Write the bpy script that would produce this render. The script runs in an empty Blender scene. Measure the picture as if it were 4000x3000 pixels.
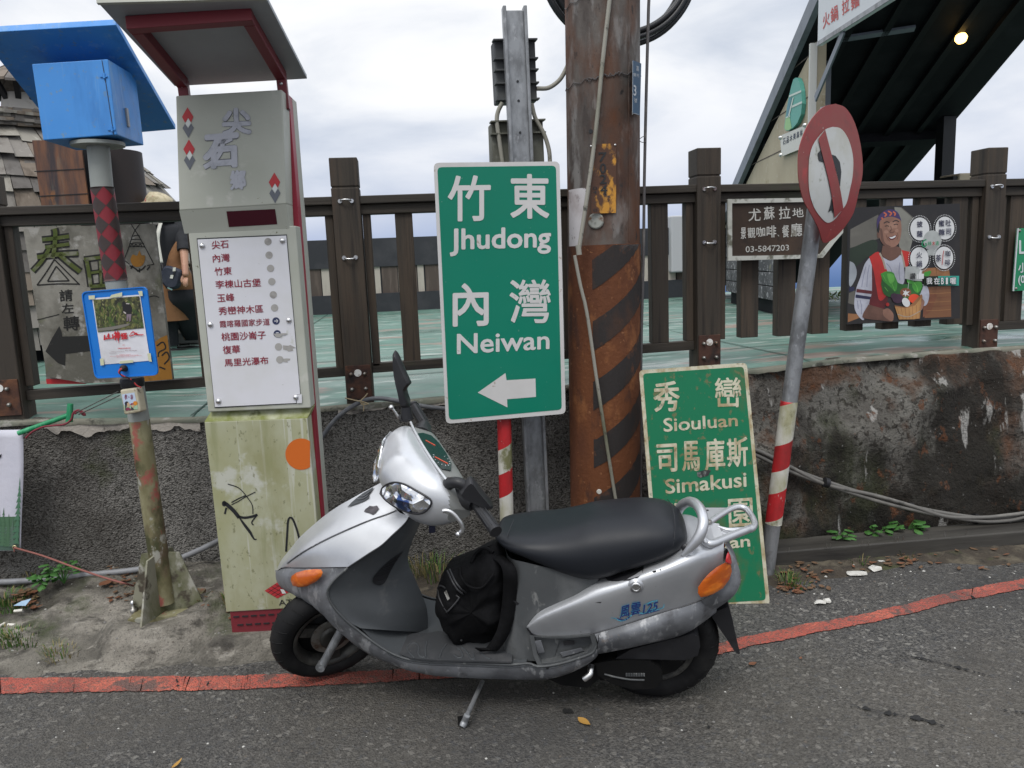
import bpy, bmesh, math, random
import numpy as np
from mathutils import Vector, Matrix, noise as mnoise
from mathutils.geometry import tessellate_polygon
D=bpy.data; SC=bpy.context.scene; COL=SC.collection
rad=math.radians
random.seed(7); rng=np.random.default_rng(7)
# ---------------------------------------------------------------- camera
FPX=3022.; CAM=np.array([0,0,1.45])
def _rx(a): c,s=math.cos(a),math.sin(a); return np.array([[1,0,0],[0,c,-s],[0,s,c]])
def _rz(a): c,s=math.cos(a),math.sin(a); return np.array([[c,-s,0],[s,c,0],[0,0,1]])
ROT=_rz(rad(-7.5))@_rx(rad(90-9.07))@_rz(rad(-2.35))
cd=D.cameras.new('camera'); cd.sensor_fit='HORIZONTAL'; cd.angle=2*math.atan(2000/FPX); cd.clip_start=.05; cd.clip_end=5000
co=D.objects.new('camera',cd); COL.objects.link(co)
co.matrix_world=Matrix.Translation(CAM)@Matrix(ROT.tolist()).to_4x4(); SC.camera=co
# ---------------------------------------------------------------- sky, sun, exposure
SUN_EL,SUN_AZ=rad(58),rad(205)
w=D.worlds.new('World'); SC.world=w; w.use_nodes=True
nt=w.node_tree; N=nt.nodes; L=nt.links; N.clear()
def nd(t,**k):
    n=N.new(t)
    for a,b in k.items():
        if a in n.inputs.keys(): n.inputs[a].default_value=b
        else: setattr(n,a,b)
    return n
def mth(op,a,b=None,c=None):
    n=N.new('ShaderNodeMath'); n.operation=op
    for i,v in enumerate((a,b,c)):
        if v is None: continue
        if isinstance(v,(int,float)): n.inputs[i].default_value=v
        else: L.new(v,n.inputs[i])
    return n.outputs[0]
def ramp(nodes,links,fac,stops):
    n=nodes.new('ShaderNodeValToRGB'); e=n.color_ramp.elements
    while len(e)<len(stops): e.new(.5)
    for el,(p,c) in zip(e,stops): el.position=p; el.color=(*c,1) if len(c)==3 else c
    links.new(fac,n.inputs[0]); return n.outputs[0]
tc=N.new('ShaderNodeTexCoord'); sp=N.new('ShaderNodeSeparateXYZ'); L.new(tc.outputs['Generated'],sp.inputs[0])
z=sp.outputs[2]
den=mth('ADD',mth('ABSOLUTE',z),.50)
cx=N.new('ShaderNodeCombineXYZ'); L.new(mth('DIVIDE',sp.outputs[0],den),cx.inputs[0]); L.new(mth('DIVIDE',sp.outputs[1],den),cx.inputs[1]); L.new(mth('MULTIPLY',z,2.6),cx.inputs[2])
n1=nd('ShaderNodeTexNoise',Scale=2.1,Detail=7.,Roughness=.52,Distortion=.35); L.new(cx.outputs[0],n1.inputs['Vector'])
cl=ramp(N,L,n1.outputs[0],[(.35,(.58,.63,.72)),(.45,(.73,.765,.83)),(.53,(.87,.885,.915)),(.62,(.96,.965,.975))])
n2=nd('ShaderNodeTexNoise',Scale=2.3,Detail=4.); L.new(tc.outputs['Generated'],n2.inputs['Vector'])
zz=mth('ADD',z,mth('MULTIPLY',mth('SUBTRACT',n2.outputs[0],.5),-.16))
lowf=ramp(N,L,zz,[(.0,(1,1,1)),(.055,(.78,.78,.78)),(.11,(.34,.34,.34)),(.21,(0,0,0))])
lowc=ramp(N,L,mth('ADD',mth('MULTIPLY',z,4.),.5),[(.0,(.06,.09,.14)),(.34,(.10,.18,.38)),(.50,(.22,.32,.58)),(.72,(.42,.49,.67))])
mx=N.new('ShaderNodeMix'); mx.data_type='RGBA'; L.new(lowf,mx.inputs[0]); L.new(cl,mx.inputs[6]); L.new(lowc,mx.inputs[7])
sky=N.new('ShaderNodeTexSky'); sky.sky_type='NISHITA'; sky.sun_disc=False; sky.sun_elevation=SUN_EL; sky.sun_rotation=SUN_AZ
zen=nd('ShaderNodeMapRange'); L.new(z,zen.inputs[0]); zen.inputs[1].default_value=.42; zen.inputs[2].default_value=.95; zen.inputs[3].default_value=1.; zen.inputs[4].default_value=2.3
b1=N.new('ShaderNodeBackground'); L.new(sky.outputs[0],b1.inputs[0]); b1.inputs[1].default_value=.05
b2=N.new('ShaderNodeBackground'); L.new(mx.outputs[2],b2.inputs[0]); L.new(zen.outputs[0],b2.inputs[1])
ms=N.new('ShaderNodeMixShader'); ms.inputs[0].default_value=.94; L.new(b1.outputs[0],ms.inputs[1]); L.new(b2.outputs[0],ms.inputs[2])
wo=N.new('ShaderNodeOutputWorld'); L.new(ms.outputs[0],wo.inputs[0])
sl=D.lights.new('sun','SUN'); sl.energy=1.35; sl.angle=rad(22); sl.color=(1,.97,.93)
so=D.objects.new('sun',sl); COL.objects.link(so)
sd=Vector((math.sin(SUN_AZ)*math.cos(SUN_EL),math.cos(SUN_AZ)*math.cos(SUN_EL),math.sin(SUN_EL)))
so.rotation_euler=sd.to_track_quat('Z','Y').to_euler(); so.location=(0,-4,6)
SC.view_settings.view_transform='Standard'; SC.view_settings.look='None'; SC.view_settings.exposure=.2; SC.view_settings.gamma=1; SC.view_settings.use_curve_mapping=False
# ---------------------------------------------------------------- measuring helpers (views of the photograph -> rays of this camera)
ZM={'1':(0,0,.5425),'2':(0,700,.4822),'3':(0,1500,.7233),'4':(700,850,.5124),'5':(1600,0,.5426),'6':(2600,0,.6329),'7':(2700,650,.5877),
'A':(1000,1300,.4822),'B':(1000,1900,.5727),'C':(1800,1850,.6027),'D':(2400,1350,.6629),'E':(2900,1300,.7232),'F':(1150,600,.6631),'G':(2100,500,.904),
'H':(0,250,.42194),'I':(0,1600,.42194),'J':(500,850,.36166),'K':(2750,850,.33153),'L':(3700,500,.57264),'M':(3250,750,.33153),'N':(0,2200,.48226),'O':(2000,2400,.90416),
'p':(0,0,1.),'q':(0,0,4000/2212)}
def ray(k,x,y):
    a,b,s=ZM[k]; return ROT@np.array([(a+s*x-2000)/FPX,-(b+s*y-1500)/FPX,-1.])
def onz(k,x,y,z=0.): d=ray(k,x,y); return CAM+d*(z-CAM[2])/d[2]
def ony(k,x,y,Y): d=ray(k,x,y); return CAM+d*(Y-CAM[1])/d[1]
class PL:
    """a plane standing in the scene; p() measures a point on it"""
    def __init__(s,p0,yaw=0,pitch=0,n=None):
        s.p0=np.array(p0,float); a,b=rad(yaw),rad(pitch)
        s.n=np.array(n,float) if n is not None else np.array([math.sin(a)*math.cos(b),-math.cos(a)*math.cos(b),math.sin(b)])
        s.n/=np.linalg.norm(s.n)
    def p(s,k,x,y,off=0.):
        d=ray(k,x,y); q=s.p0+s.n*off; t=np.dot(q-CAM,s.n)/np.dot(d,s.n); return CAM+d*t
# ---------------------------------------------------------------- mesh building
class MB:
    def __init__(s): s.v=[]; s.f=[]; s.m=[]; s.sm=[]
    def add(s,vs,fs,mi=0,smooth=False):
        o=len(s.v); s.v.extend([tuple(map(float,p)) for p in vs])
        for f in fs: s.f.append([o+i for i in f]); s.m.append(mi); s.sm.append(smooth)
        return s
    def box(s,c,size,ax=None,mi=0):
        c=np.array(c,float); h=np.array(size,float)/2
        A=np.eye(3) if ax is None else np.array(ax,float)
        vs=[c+A[0]*h[0]*i+A[1]*h[1]*j+A[2]*h[2]*k for i in(-1,1) for j in(-1,1) for k in(-1,1)]
        return s.add(vs,[(0,1,3,2),(4,6,7,5),(0,4,5,1),(2,3,7,6),(0,2,6,4),(1,5,7,3)],mi)
    def span(s,x0,x1,y0,y1,z0,z1,mi=0): return s.box(((x0+x1)/2,(y0+y1)/2,(z0+z1)/2),(x1-x0,y1-y0,z1-z0),None,mi)
    def hexa(s,a,b,mi=0,smooth=False):
        """two quads (lists of 4 points) joined as a solid"""
        return s.add(list(a)+list(b),[(3,2,1,0),(4,5,6,7)]+[(i,(i+1)%4,4+(i+1)%4,4+i) for i in range(4)],mi,smooth)
    def beam(s,p0,p1,w,h,up=(0,0,1),mi=0):
        p0=np.array(p0,float);p1=np.array(p1,float); d=p1-p0; l=np.linalg.norm(d); d/=l
        x=np.cross(d,up); x/=np.linalg.norm(x); y=np.cross(x,d)
        return s.box((p0+p1)/2,(l,w,h),(d,x,y),mi)
    def tube(s,pts,r,n=10,mi=0,caps=True,smooth=True,closed=False):
        P=[np.array(p,float) for p in pts]; m=len(P); R=r if hasattr(r,'__len__') else [r]*m
        T=[]
        for i in range(m):
            a=P[(i-1)%m] if closed or i>0 else P[i]; b=P[(i+1)%m] if closed or i<m-1 else P[i]
            t=b-a; T.append(t/(np.linalg.norm(t)+1e-12))
        u=np.cross(T[0],(0,0,1.)); 
        if np.linalg.norm(u)<.2: u=np.cross(T[0],(0,1.,0))
        u/=np.linalg.norm(u); vs=[]
        for i in range(m):
            u=u-T[i]*np.dot(u,T[i]); u/=np.linalg.norm(u); w=np.cross(T[i],u)
            for j in range(n):
                a=2*math.pi*j/n; vs.append(P[i]+(u*math.cos(a)+w*math.sin(a))*R[i])
        fs=[(i*n+j,i*n+(j+1)%n,((i+1)%m)*n+(j+1)%n,((i+1)%m)*n+j) for i in range(m if closed else m-1) for j in range(n)]
        s.add(vs,fs,mi,smooth)
        if caps and not closed:
            s.add(vs[:n],[list(range(n))[::-1]],mi); s.add(vs[-n:],[list(range(n))],mi)
        return s
    def lathe(s,o,axis,prof,n=24,mi=0,smooth=True,caps=True,arc=None):
        o=np.array(o,float); a=np.array(axis,float); a/=np.linalg.norm(a)
        u=np.cross(a,(0,0,1.)); 
        if np.linalg.norm(u)<.2: u=np.cross(a,(0,1.,0))
        u/=np.linalg.norm(u); w=np.cross(a,u); vs=[]
        for t,r in prof:
            for j in range(n): q=2*math.pi*j/n; vs.append(o+a*t+(u*math.cos(q)+w*math.sin(q))*r)
        m=len(prof); fs=[(i*n+j,i*n+(j+1)%n,(i+1)*n+(j+1)%n,(i+1)*n+j) for i in range(m-1) for j in range(n)]
        s.add(vs,fs,mi,smooth)
        if caps: s.add(vs[:n],[list(range(n))[::-1]],mi); s.add(vs[-n:],[list(range(n))],mi)
        return s
    def poly(s,pts,mi=0,back=None):
        """planar outline filled; back = vector to extrude it by"""
        P=[Vector([float(c) for c in p]) for p in pts]; tr=tessellate_polygon([P]); n=len(P)
        s.add(pts,tr,mi)
        if back is not None:
            b=np.array(back,float); q=[np.array(p)+b for p in pts]
            s.add(q,[t[::-1] for t in tr],mi); s.add(list(pts)+q,[(i,n+i,n+(i+1)%n,(i+1)%n) for i in range(n)],mi)
        return s
    def ring(s,outer,inner,mi=0,back=None):
        n=len(outer); s.add(list(outer)+list(inner),[(i,(i+1)%n,n+(i+1)%n,n+i) for i in range(n)],mi)
        if back is not None:
            b=np.array(back,float); o2=[np.array(p)+b for p in outer]; i2=[np.array(p)+b for p in inner]
            s.add(list(outer)+o2,[(i,n+i,n+(i+1)%n,(i+1)%n) for i in range(n)],mi)
            s.add(list(inner)+i2,[(i,(i+1)%n,n+(i+1)%n,n+i) for i in range(n)],mi)
        return s
    def grid(s,P,mi=0,smooth=True,closed=False):
        """P[i][j] points"""
        P=np.array(P,float); a,b=P.shape[:2]
        return s.add(P.reshape(-1,3),[(i*b+j,i*b+(j+1)%b,(i+1)*b+(j+1)%b,(i+1)*b+j) for i in range(a-1) for j in range(b if closed else b-1)],mi,smooth)
    def text(s,t,q,bold=0.,mi=0):
        """t inside the quad q = TL,TR,BR,BL (3-D points); bold thickens the strokes by that share of the height"""
        vs,fs=text_mesh(t,0.); q=[np.array(p,float) for p in q]
        wq=np.linalg.norm(q[1]-q[0]); hq=np.linalg.norm(q[3]-q[0]); nn=np.cross(q[1]-q[0],q[0]-q[3]); nn/=np.linalg.norm(nn)
        if bold: k=8; sh=[(0,0)]+[(bold*math.cos(2*math.pi*i/k)*hq/wq,bold*math.sin(2*math.pi*i/k)) for i in range(k)]
        else: sh=[(0,0)]
        mx_,my_=(bold*hq/wq,bold) if bold else (0,0)
        for i,(dx,dy) in enumerate(sh):
            o=[]
            for a,b in vs:
                a=mx_+a*(1-2*mx_)+dx; b=my_+b*(1-2*my_)+dy
                o.append((q[3]*(1-a)+q[2]*a)*(1-b)+(q[0]*(1-a)+q[1]*a)*b+nn*.00007*i)
            s.add(o,fs,mi)
        return s
_tx={}
def text_mesh(t,bold):
    if (t,bold) in _tx: return _tx[(t,bold)]
    c=D.curves.new('lettering','FONT'); c.body=t; c.size=1; c.resolution_u=3; c.fill_mode='FRONT'
    o=D.objects.new('lettering',c); COL.objects.link(o); dg=bpy.context.evaluated_depsgraph_get(); dg.update()
    m=D.meshes.new_from_object(o.evaluated_get(dg)); v=np.array([p.co[:2] for p in m.vertices]); f=[list(p.vertices) for p in m.polygons]
    if len(f) and m.polygons[0].normal.z<0: f=[g[::-1] for g in f]
    D.objects.remove(o); D.curves.remove(c); D.meshes.remove(m)
    lo,hi=v.min(0),v.max(0); v=(v-lo)/np.maximum(hi-lo,1e-6); _tx[(t,bold)]=(v,f); return v,f
def tag(o,label=None,cat=None,group=None,kind=None):
    for k,x in (('label',label),('category',cat),('group',group),('kind',kind)):
        if x: o[k]=x
    return o
ORG={}
def thing(name,label,cat,loc,group=None):
    o=D.objects.new(name,None); o.empty_display_size=.1; COL.objects.link(o); o.location=[float(c) for c in loc]; ORG[o.name]=np.array(loc,float)
    return tag(o,label,cat,group)
def obj(name,mb,mats,parent=None,label=None,org=None,bevel=0,seg=2,sub=0,solid=0):
    m=D.meshes.new(name); o0=ORG[parent.name] if parent else (np.array(org,float) if org is not None else np.zeros(3))
    m.from_pydata([tuple(np.array(p)-o0) for p in mb.v],[],mb.f)
    m.polygons.foreach_set('material_index',mb.m); m.polygons.foreach_set('use_smooth',mb.sm)
    for x in (mats if isinstance(mats,(list,tuple)) else [mats]): m.materials.append(x)
    m.update()
    o=D.objects.new(name,m); COL.objects.link(o); ORG[o.name]=o0
    if parent: o.parent=parent
    else: o.location=o0
    if label: o['label']=label
    if solid: k=o.modifiers.new('thickness','SOLIDIFY'); k.thickness=solid; k.offset=-1
    if bevel: k=o.modifiers.new('bevel','BEVEL'); k.width=bevel; k.segments=seg; k.limit_method='ANGLE'; k.angle_limit=rad(40); k.harden_normals=False
    if sub: k=o.modifiers.new('smooth','SUBSURF'); k.levels=sub; k.render_levels=sub
    return o
def single(name,mb,mats,label,cat,org,group=None,kind=None,**k):
    return tag(obj(name,mb,mats,None,label,org,**k),label,cat,group,kind)
def weld(o,d=1e-4):
    b=bmesh.new(); b.from_mesh(o.data); bmesh.ops.remove_doubles(b,verts=b.verts,dist=d); bmesh.ops.recalc_face_normals(b,faces=b.faces); b.to_mesh(o.data); b.free(); return o
def crom(pts,n):
    """Catmull-Rom through pts, n samples evenly by arc length"""
    P=np.array(pts,float); 
    if len(P)==2: t=np.linspace(0,1,n)[:,None]; return P[0]*(1-t)+P[1]*t
    Q=np.vstack([2*P[0]-P[1],P,2*P[-1]-P[-2]]); o=[]
    for i in range(1,len(Q)-2):
        for t in np.linspace(0,1,12,endpoint=False):
            a,b,c,d=Q[i-1],Q[i],Q[i+1],Q[i+2]
            o.append(.5*(2*b+(c-a)*t+(2*a-5*b+4*c-d)*t*t+(3*b-a-3*c+d)*t**3))
    o.append(P[-1]); o=np.array(o); s=np.r_[0,np.cumsum(np.linalg.norm(np.diff(o,axis=0),axis=1))]
    return np.array([np.interp(np.linspace(0,s[-1],n),s,o[:,k]) for k in range(o.shape[1])]).T
# ---------------------------------------------------------------- materials
def mat(name,base,rough=.6,metal=0.,layers=(),bump=None,spec=.5,coat=0.,trans=0.,emit=None,space='Object',rvar=None,ior=1.45):
    """layers: (colour, scale, lo, hi[, stretch xyz, detail, amount, offset, kind]) noise-masked patches painted over the base"""
    m=D.materials.new(name); m.use_nodes=True; T=m.node_tree; n=T.nodes; l=T.links; b=n['Principled BSDF']
    b.inputs['Base Color'].default_value=(*base,1); b.inputs['Roughness'].default_value=rough; b.inputs['Metallic'].default_value=metal
    b.inputs['Specular IOR Level'].default_value=spec; b.inputs['Coat Weight'].default_value=coat; b.inputs['Coat Roughness'].default_value=.12
    b.inputs['Transmission Weight'].default_value=trans; b.inputs['IOR'].default_value=ior
    if emit: b.inputs['Emission Color'].default_value=(*emit[0],1); b.inputs['Emission Strength'].default_value=emit[1]
    if not(layers or bump or rvar): return m
    tc=n.new('ShaderNodeTexCoord')
    def noise(scale,stretch=(1,1,1),detail=5.,off=0.,kind='noise'):
        mp=n.new('ShaderNodeMapping'); l.new(tc.outputs[space],mp.inputs[0]); mp.inputs['Scale'].default_value=stretch; mp.inputs['Location'].default_value=(off,off*1.7,off*.6)
        if kind in('voro','cell'):
            t=n.new('ShaderNodeTexVoronoi'); t.inputs['Scale'].default_value=scale
            if kind=='cell':
                l.new(mp.outputs[0],t.inputs['Vector']); sc_=n.new('ShaderNodeSeparateColor'); l.new(t.outputs['Color'],sc_.inputs[0]); return sc_.outputs[0]
        else: t=n.new('ShaderNodeTexNoise'); t.inputs['Scale'].default_value=scale; t.inputs['Detail'].default_value=detail; t.inputs['Roughness'].default_value=.6
        l.new(mp.outputs[0],t.inputs['Vector']); return t.outputs['Distance' if kind=='voro' else 0]
    cur=None
    for i,ly in enumerate(layers):
        col,sc,lo,hi=ly[:4]; st=ly[4] if len(ly)>4 else (1,1,1); de=ly[5] if len(ly)>5 else 5.; am=ly[6] if len(ly)>6 else 1.; of=ly[7] if len(ly)>7 else i*3.7; kd=ly[8] if len(ly)>8 else 'noise'
        nz_=noise(sc,st,de,of,kd)
        if len(ly)>9:   # stain that thickens along one axis: (axis, from, to, amount)
            ax_,g0,g1,am_=ly[9]; sx_=n.new('ShaderNodeSeparateXYZ'); l.new(tc.outputs[space],sx_.inputs[0]); mr_=n.new('ShaderNodeMapRange'); l.new(sx_.outputs[ax_],mr_.inputs[0]); mr_.inputs[1].default_value=g0; mr_.inputs[2].default_value=g1; mr_.inputs[3].default_value=0.; mr_.inputs[4].default_value=am_; ad_=n.new('ShaderNodeMath'); ad_.operation='ADD'; l.new(nz_,ad_.inputs[0]); l.new(mr_.outputs[0],ad_.inputs[1]); nz_=ad_.outputs[0]
        f=ramp(n,l,nz_,[(lo,(0,0,0)),(hi,(am,am,am))] if lo<hi else [(hi,(am,am,am)),(lo,(0,0,0))])
        x=n.new('ShaderNodeMix'); x.data_type='RGBA'; l.new(f,x.inputs[0]); x.inputs[7].default_value=(*col,1)
        if cur is None: x.inputs[6].default_value=(*base,1)
        else: l.new(cur,x.inputs[6])
        cur=x.outputs[2]
    if cur is not None: l.new(cur,b.inputs['Base Color'])
    if rvar:
        sc,lo,hi=rvar[:3]; r=n.new('ShaderNodeMapRange'); l.new(noise(sc,rvar[3] if len(rvar)>3 else (1,1,1),4.,11.),r.inputs[0]); r.inputs[1].default_value=.35; r.inputs[2].default_value=.65; r.inputs[3].default_value=lo; r.inputs[4].default_value=hi; l.new(r.outputs[0],b.inputs['Roughness'])
    if bump:
        prev=None
        for bp in (bump if isinstance(bump,list) else [bump]):
            sc,st,di=bp[:3]; bn=n.new('ShaderNodeBump'); bn.inputs['Strength'].default_value=st; bn.inputs['Distance'].default_value=di
            l.new(noise(sc,bp[3] if len(bp)>3 else (1,1,1),6.,5.,bp[4] if len(bp)>4 else 'noise'),bn.inputs['Height'])
            if prev: l.new(prev,bn.inputs['Normal'])
            prev=bn.outputs[0]
        l.new(prev,b.inputs['Normal'])
    return m
def srgb(r,g,b): return tuple((c/255/12.92 if c<=10 else ((c/255+.055)/1.055)**2.4) for c in (r,g,b))
# ================================================================ SETTING
DK=[(-9,.87),(-2.5,.86),(-1.68,.846),(-.98,.808),(-.39,.819),(.1,.829),(1.7,.874),(2.15,.897),(2.7,.905),(9,.905)]
def zd(x): return float(np.interp(x,[a for a,_ in DK],[b for _,b in DK]))
m_asph=mat('asphalt',(.064,.061,.056),.85,layers=[((.105,.100,.092),170,.66,.70,(1,1,1),2.,.75,0.,'cell'),((.020,.020,.020),140,.74,.78,(1,1,1),2.,.8,3.,'cell'),((.135,.128,.115),105,.87,.90,(1,1,1),2.,.8,7.,'cell'),((.21,.20,.18),75,.955,.97,(1,1,1),2.,.75,5.,'cell'),((.047,.045,.042),.9,.48,.66,(1,1,1),5.,.75),((.088,.078,.062),.55,.50,.68,(1,1,1),5.,.55,9.),((.022,.022,.022),2.3,.60,.72,(1,1,1),6.,.8,13.),((.055,.06,.068),40,.56,.70,(1,1,1),2.,.4,17.)],
  bump=[(150,.8,.006,(1,1,1),'voro'),(60,.5,.008),(7,.25,.015)],rvar=(3,.7,.95))
b=MB(); b.grid([[(x,y,0) for x in (-60,60)] for y in (-60,3.75)],smooth=False); tag(obj('road',b,m_asph),kind='structure')
# raised concrete apron on the left
m_apr=mat('apron_concrete',(.15,.138,.115),.92,layers=[((.25,.23,.195),2.6,.44,.58,(1,1,1),7.),((.085,.078,.065),5.5,.48,.60,(.6,1,1),7.,.9),((.30,.28,.24),22,.57,.66,(.5,1.3,1),6.,.75),((.04,.036,.03),11,.545,.64,(.6,1.2,1),7.,.9),((.045,.058,.02),3.4,.53,.64,(1,1,1),7.,.85),((.030,.026,.019),1.5,.52,.62,(1,1,1),6.,.85,14.),((.07,.067,.06),130,.60,.66,(1,1,1),2.,.7)],
  bump=[(14,.9,.03),(60,.9,.010),(170,.6,.005)])
AB=[(-9,3.20),(-2.2,3.0),(-1.62,2.93),(-1.25,2.885),(-1.02,2.90),(-.93,2.955),(-.84,2.94),(-.74,2.90),(-.60,2.90),(-.52,2.96),(-.44,3.2),(-.3,3.8)]
def aph(x,y):
    e=float(np.interp(x,[a for a,_ in AB],[b_ for _,b_ in AB]))
    d=y-e+.09*(mnoise.fractal(Vector((x*3.3,y*3.3,1)),1.,2.,5))
    h=.012+.21*d if d>0 else .012+.5*d
    h=min(h,.125+.02*d)
    px_=max(0,max(-.80-x,x+.36)); py_=max(0,2.87-y+.02*mnoise.noise(Vector((x*9,1,1)))); h=max(h,.082-.9*px_-1.5*py_) if y<3.35 else h
    rp_=math.hypot((x+1.04)/1.15,y-3.10); h=max(h,.118-1.5*max(0,rp_-.17+.03*mnoise.noise(Vector((x*8,y*8,2)))))
    m=.07*math.exp(-((x+.80)**2/.012+(y-3.10)**2/.012))      # mortar heap at the pillar foot
    return h+.022*mnoise.fractal(Vector((x*7,y*7,3)),1.,2.,5)*min(1,max(0,d*6))+m*(1+.5*mnoise.noise(Vector((x*25,y*25,0))))
xs=np.r_[np.linspace(-4.2,-2.3,24),np.linspace(-2.27,-.28,150)]; ys=np.linspace(2.62,3.66,110)
b=MB(); b.grid([[(x,y,aph(x,y)) for x in xs] for y in ys]); tag(obj('pavement',b,m_apr),kind='structure')
# soil strip along the wall foot on the right
m_soil=mat('soil',(.045,.036,.026),.95,layers=[((.10,.085,.06),9,.5,.65),((.02,.018,.014),20,.55,.7),((.05,.06,.02),5,.58,.7)],bump=[(40,.9,.01),(14,.6,.02)])
xs=np.linspace(-.35,3.6,120); ys=np.linspace(3.0,3.66,34)
def soh(x,y):
    d=y-(3.28 if x<1.5 else 3.12)+.10*mnoise.fractal(Vector((x*2.5,y*2.5,7)),1.,2.,5)
    return .006+.10*d if d<0 else .006+.06*d+.012*mnoise.fractal(Vector((x*14,y*14,3)),1.,2.,4)*min(1,d*8)
b=MB(); b.grid([[(x,y,soh(x,y)) for x in xs] for y in ys]); tag(obj('soil',b,m_soil),kind='structure')
# painted red kerb line
m_red=mat('red_line_paint',(.36,.082,.058),.8,layers=[((.24,.066,.05),2.6,.45,.58,(1,1,1),6.),((.45,.115,.075),6,.52,.64,(1,1,1),6.),((.10,.07,.06),55,.575,.64,(1,1,1),4.,.75),((.075,.066,.06),7,.585,.62,(1,1,1),8.,.85),((.13,.075,.06),140,.60,.70,(1,1,1),2.,.6,5.,'cell')],bump=[(150,.8,.006,(1,1,1),'voro'),(45,.5,.006)])
top=[(-60,2690),(0,2652),(370,2650),(683,2645),(815,2645),(1000,2640),(1500,2622),(1700,2608),(2300,2590),(2780,2520),(3100,2452),(3400,2396),(3740,2310),(4000,2263),(4400,2190)]
bot=[(-60,2745),(0,2712),(370,2706),(670,2700),(800,2698),(1000,2694),(1500,2668),(1700,2655),(2300,2635),(2780,2562),(3100,2494),(3400,2435),(3740,2352),(4000,2303),(4400,2228)]
b=MB(); T_=[];B_=[]
for i in range(len(top)-1):
    for t in np.linspace(0,1,34,endpoint=False):
        for src,dst in ((top,T_),(bot,B_)):
            p=np.array(src[i])*(1-t)+np.array(src[i+1])*t; q=onz('p',*p); dst.append((q[0]+random.gauss(0,.003),q[1]+random.gauss(0,.0022)+.007*mnoise.noise(Vector((q[0]*9,0,len(src)+q[1]))),.0045 ))
def ext(P,q,n=60): return [tuple(np.array(P)*(1-t)+np.array(q)*t+[0,.004*mnoise.noise(Vector((t*40,q[1],0))),0]) for t in np.linspace(1/n,1,n)]
T_=ext(T_[0],(-7,3.10,.0045))[::-1]+T_+ext(T_[-1],(8,3.55,.0045)); B_=ext(B_[0],(-7,2.99,.0045))[::-1]+B_+ext(B_[-1],(8,3.46,.0045))
b.grid([T_,B_],smooth=False); tag(obj('road_marking',b,m_red),kind='structure')
# tar seams and oil marks on the road
m_tar=mat('tar',(.012,.012,.012),.7,bump=(90,.6,.004))
def seam(name,pts,wd,k='O'):
    b=MB(); P=crom([onz(k,*p) for p in pts],150); a=[];c=[]
    for i,p in enumerate(P):
        t=P[min(i+1,149)]-P[max(i-1,0)]; t/=np.linalg.norm(t); n_=np.array([-t[1],t[0],0]); w_=wd*max(.03,.30+.8*mnoise.noise(Vector(p*34))+.9*mnoise.noise(Vector(p*110)))*math.sin(math.pi*(i+.3)/150)**.5; p=p+n_*wd*.35*mnoise.noise(Vector(p*60))
        a.append(p+n_*w_+[0,0,.0065]); c.append(p-n_*w_*.8+[0,0,.0065])
    b.grid([a,c],smooth=False); tag(obj(name,b,m_tar),kind='structure')
seam('road_seam',[(1460,402),(1560,420),(1680,444),(1780,462),(1870,490)],.022)
seam('road_seam',[(1660,180),(1760,195),(1900,228),(2000,255),(2075,275)],.010)
seam('road_seam',[(2110,415),(2150,425),(2200,430),(2260,442)],.012)
seam('line_crack',[(1425,925),(1432,960),(1440,1000),(1420,1015),(1400,1038)],.006,'N')
seam('line_crack',[(1692,970),(1680,995),(1662,1010),(1655,1036)],.005,'N')
seam('line_crack',[(1165,1408),(1200,1420),(1235,1428),(1252,1445)],.010,'E')
seam('road_stain',[(218,424),(240,424),(272,426)],.03)
seam('road_stain',[(834,492),(845,493),(858,494)],.02)
# terrace deck, green painted concrete
m_deck=mat('green_deck_paint',(.066,.135,.106),.45,layers=[((.10,.178,.145),1.6,.47,.56,(.35,1,1),7.,.9),((.10,.20,.16),3.5,.45,.7),((.30,.35,.31),6,.575,.61,(.35,1.6,1),8.,.85),((.25,.16,.13),2.2,.585,.64,(.5,1.3,1),7.,.75),((.20,.19,.165),9,.60,.64,(.3,1.6,1),7.,.7),((.04,.09,.07),9,.62,.72,(.5,1.5,1),5.,.5)],rvar=(1.6,.22,.7,(.5,1,1)),bump=[(30,.15,.004),(5,.1,.01)])
xs=[a for a in np.linspace(-9,9,73)]; ys=[3.575,3.7,4.2,5.2,7.,10.9]
b=MB(); b.grid([[(x,y,(zd(x)-.012 if y<3.6 else zd(x))*(1-min(1,max(0,(y-3.7)/2)))+.862*min(1,max(0,(y-3.7)/2))) for x in xs] for y in ys])
tag(obj('terrace',b,m_deck),kind='structure')
m_joint=mat('deck_joint',(.03,.06,.048),.9)
def zdeck(x,y): return zd(x)*(1-min(1,max(0,(y-3.7)/2)))+.862*min(1,max(0,(y-3.7)/2))
b=MB()
for y in (4.35,5.1,5.9,6.9,8.2,9.4): b.grid([[(x,y-.006,zdeck(x,y)+.003) for x in np.linspace(-8,8,60)],[(x,y+.006,zdeck(x,y)+.003) for x in np.linspace(-8,8,60)]],smooth=False)
for x in np.arange(-7.0,8,1.5): b.grid([[(x-.005,y,zdeck(x,y)+.0045) for y in np.linspace(3.62,10.1,40)],[(x+.005,y,zdeck(x,y)+.0045) for y in np.linspace(3.62,10.1,40)]],smooth=False)
tag(obj('terrace_joint',b,m_joint),kind='structure')
m_lip=mat('bare_concrete_lip',(.17,.165,.13),.9,layers=[((.12,.13,.10),7,.46,.60,(.5,1,1),6.),((.27,.26,.23),14,.55,.65),((.05,.05,.04),12,.60,.68)],bump=(40,.6,.006))
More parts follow.
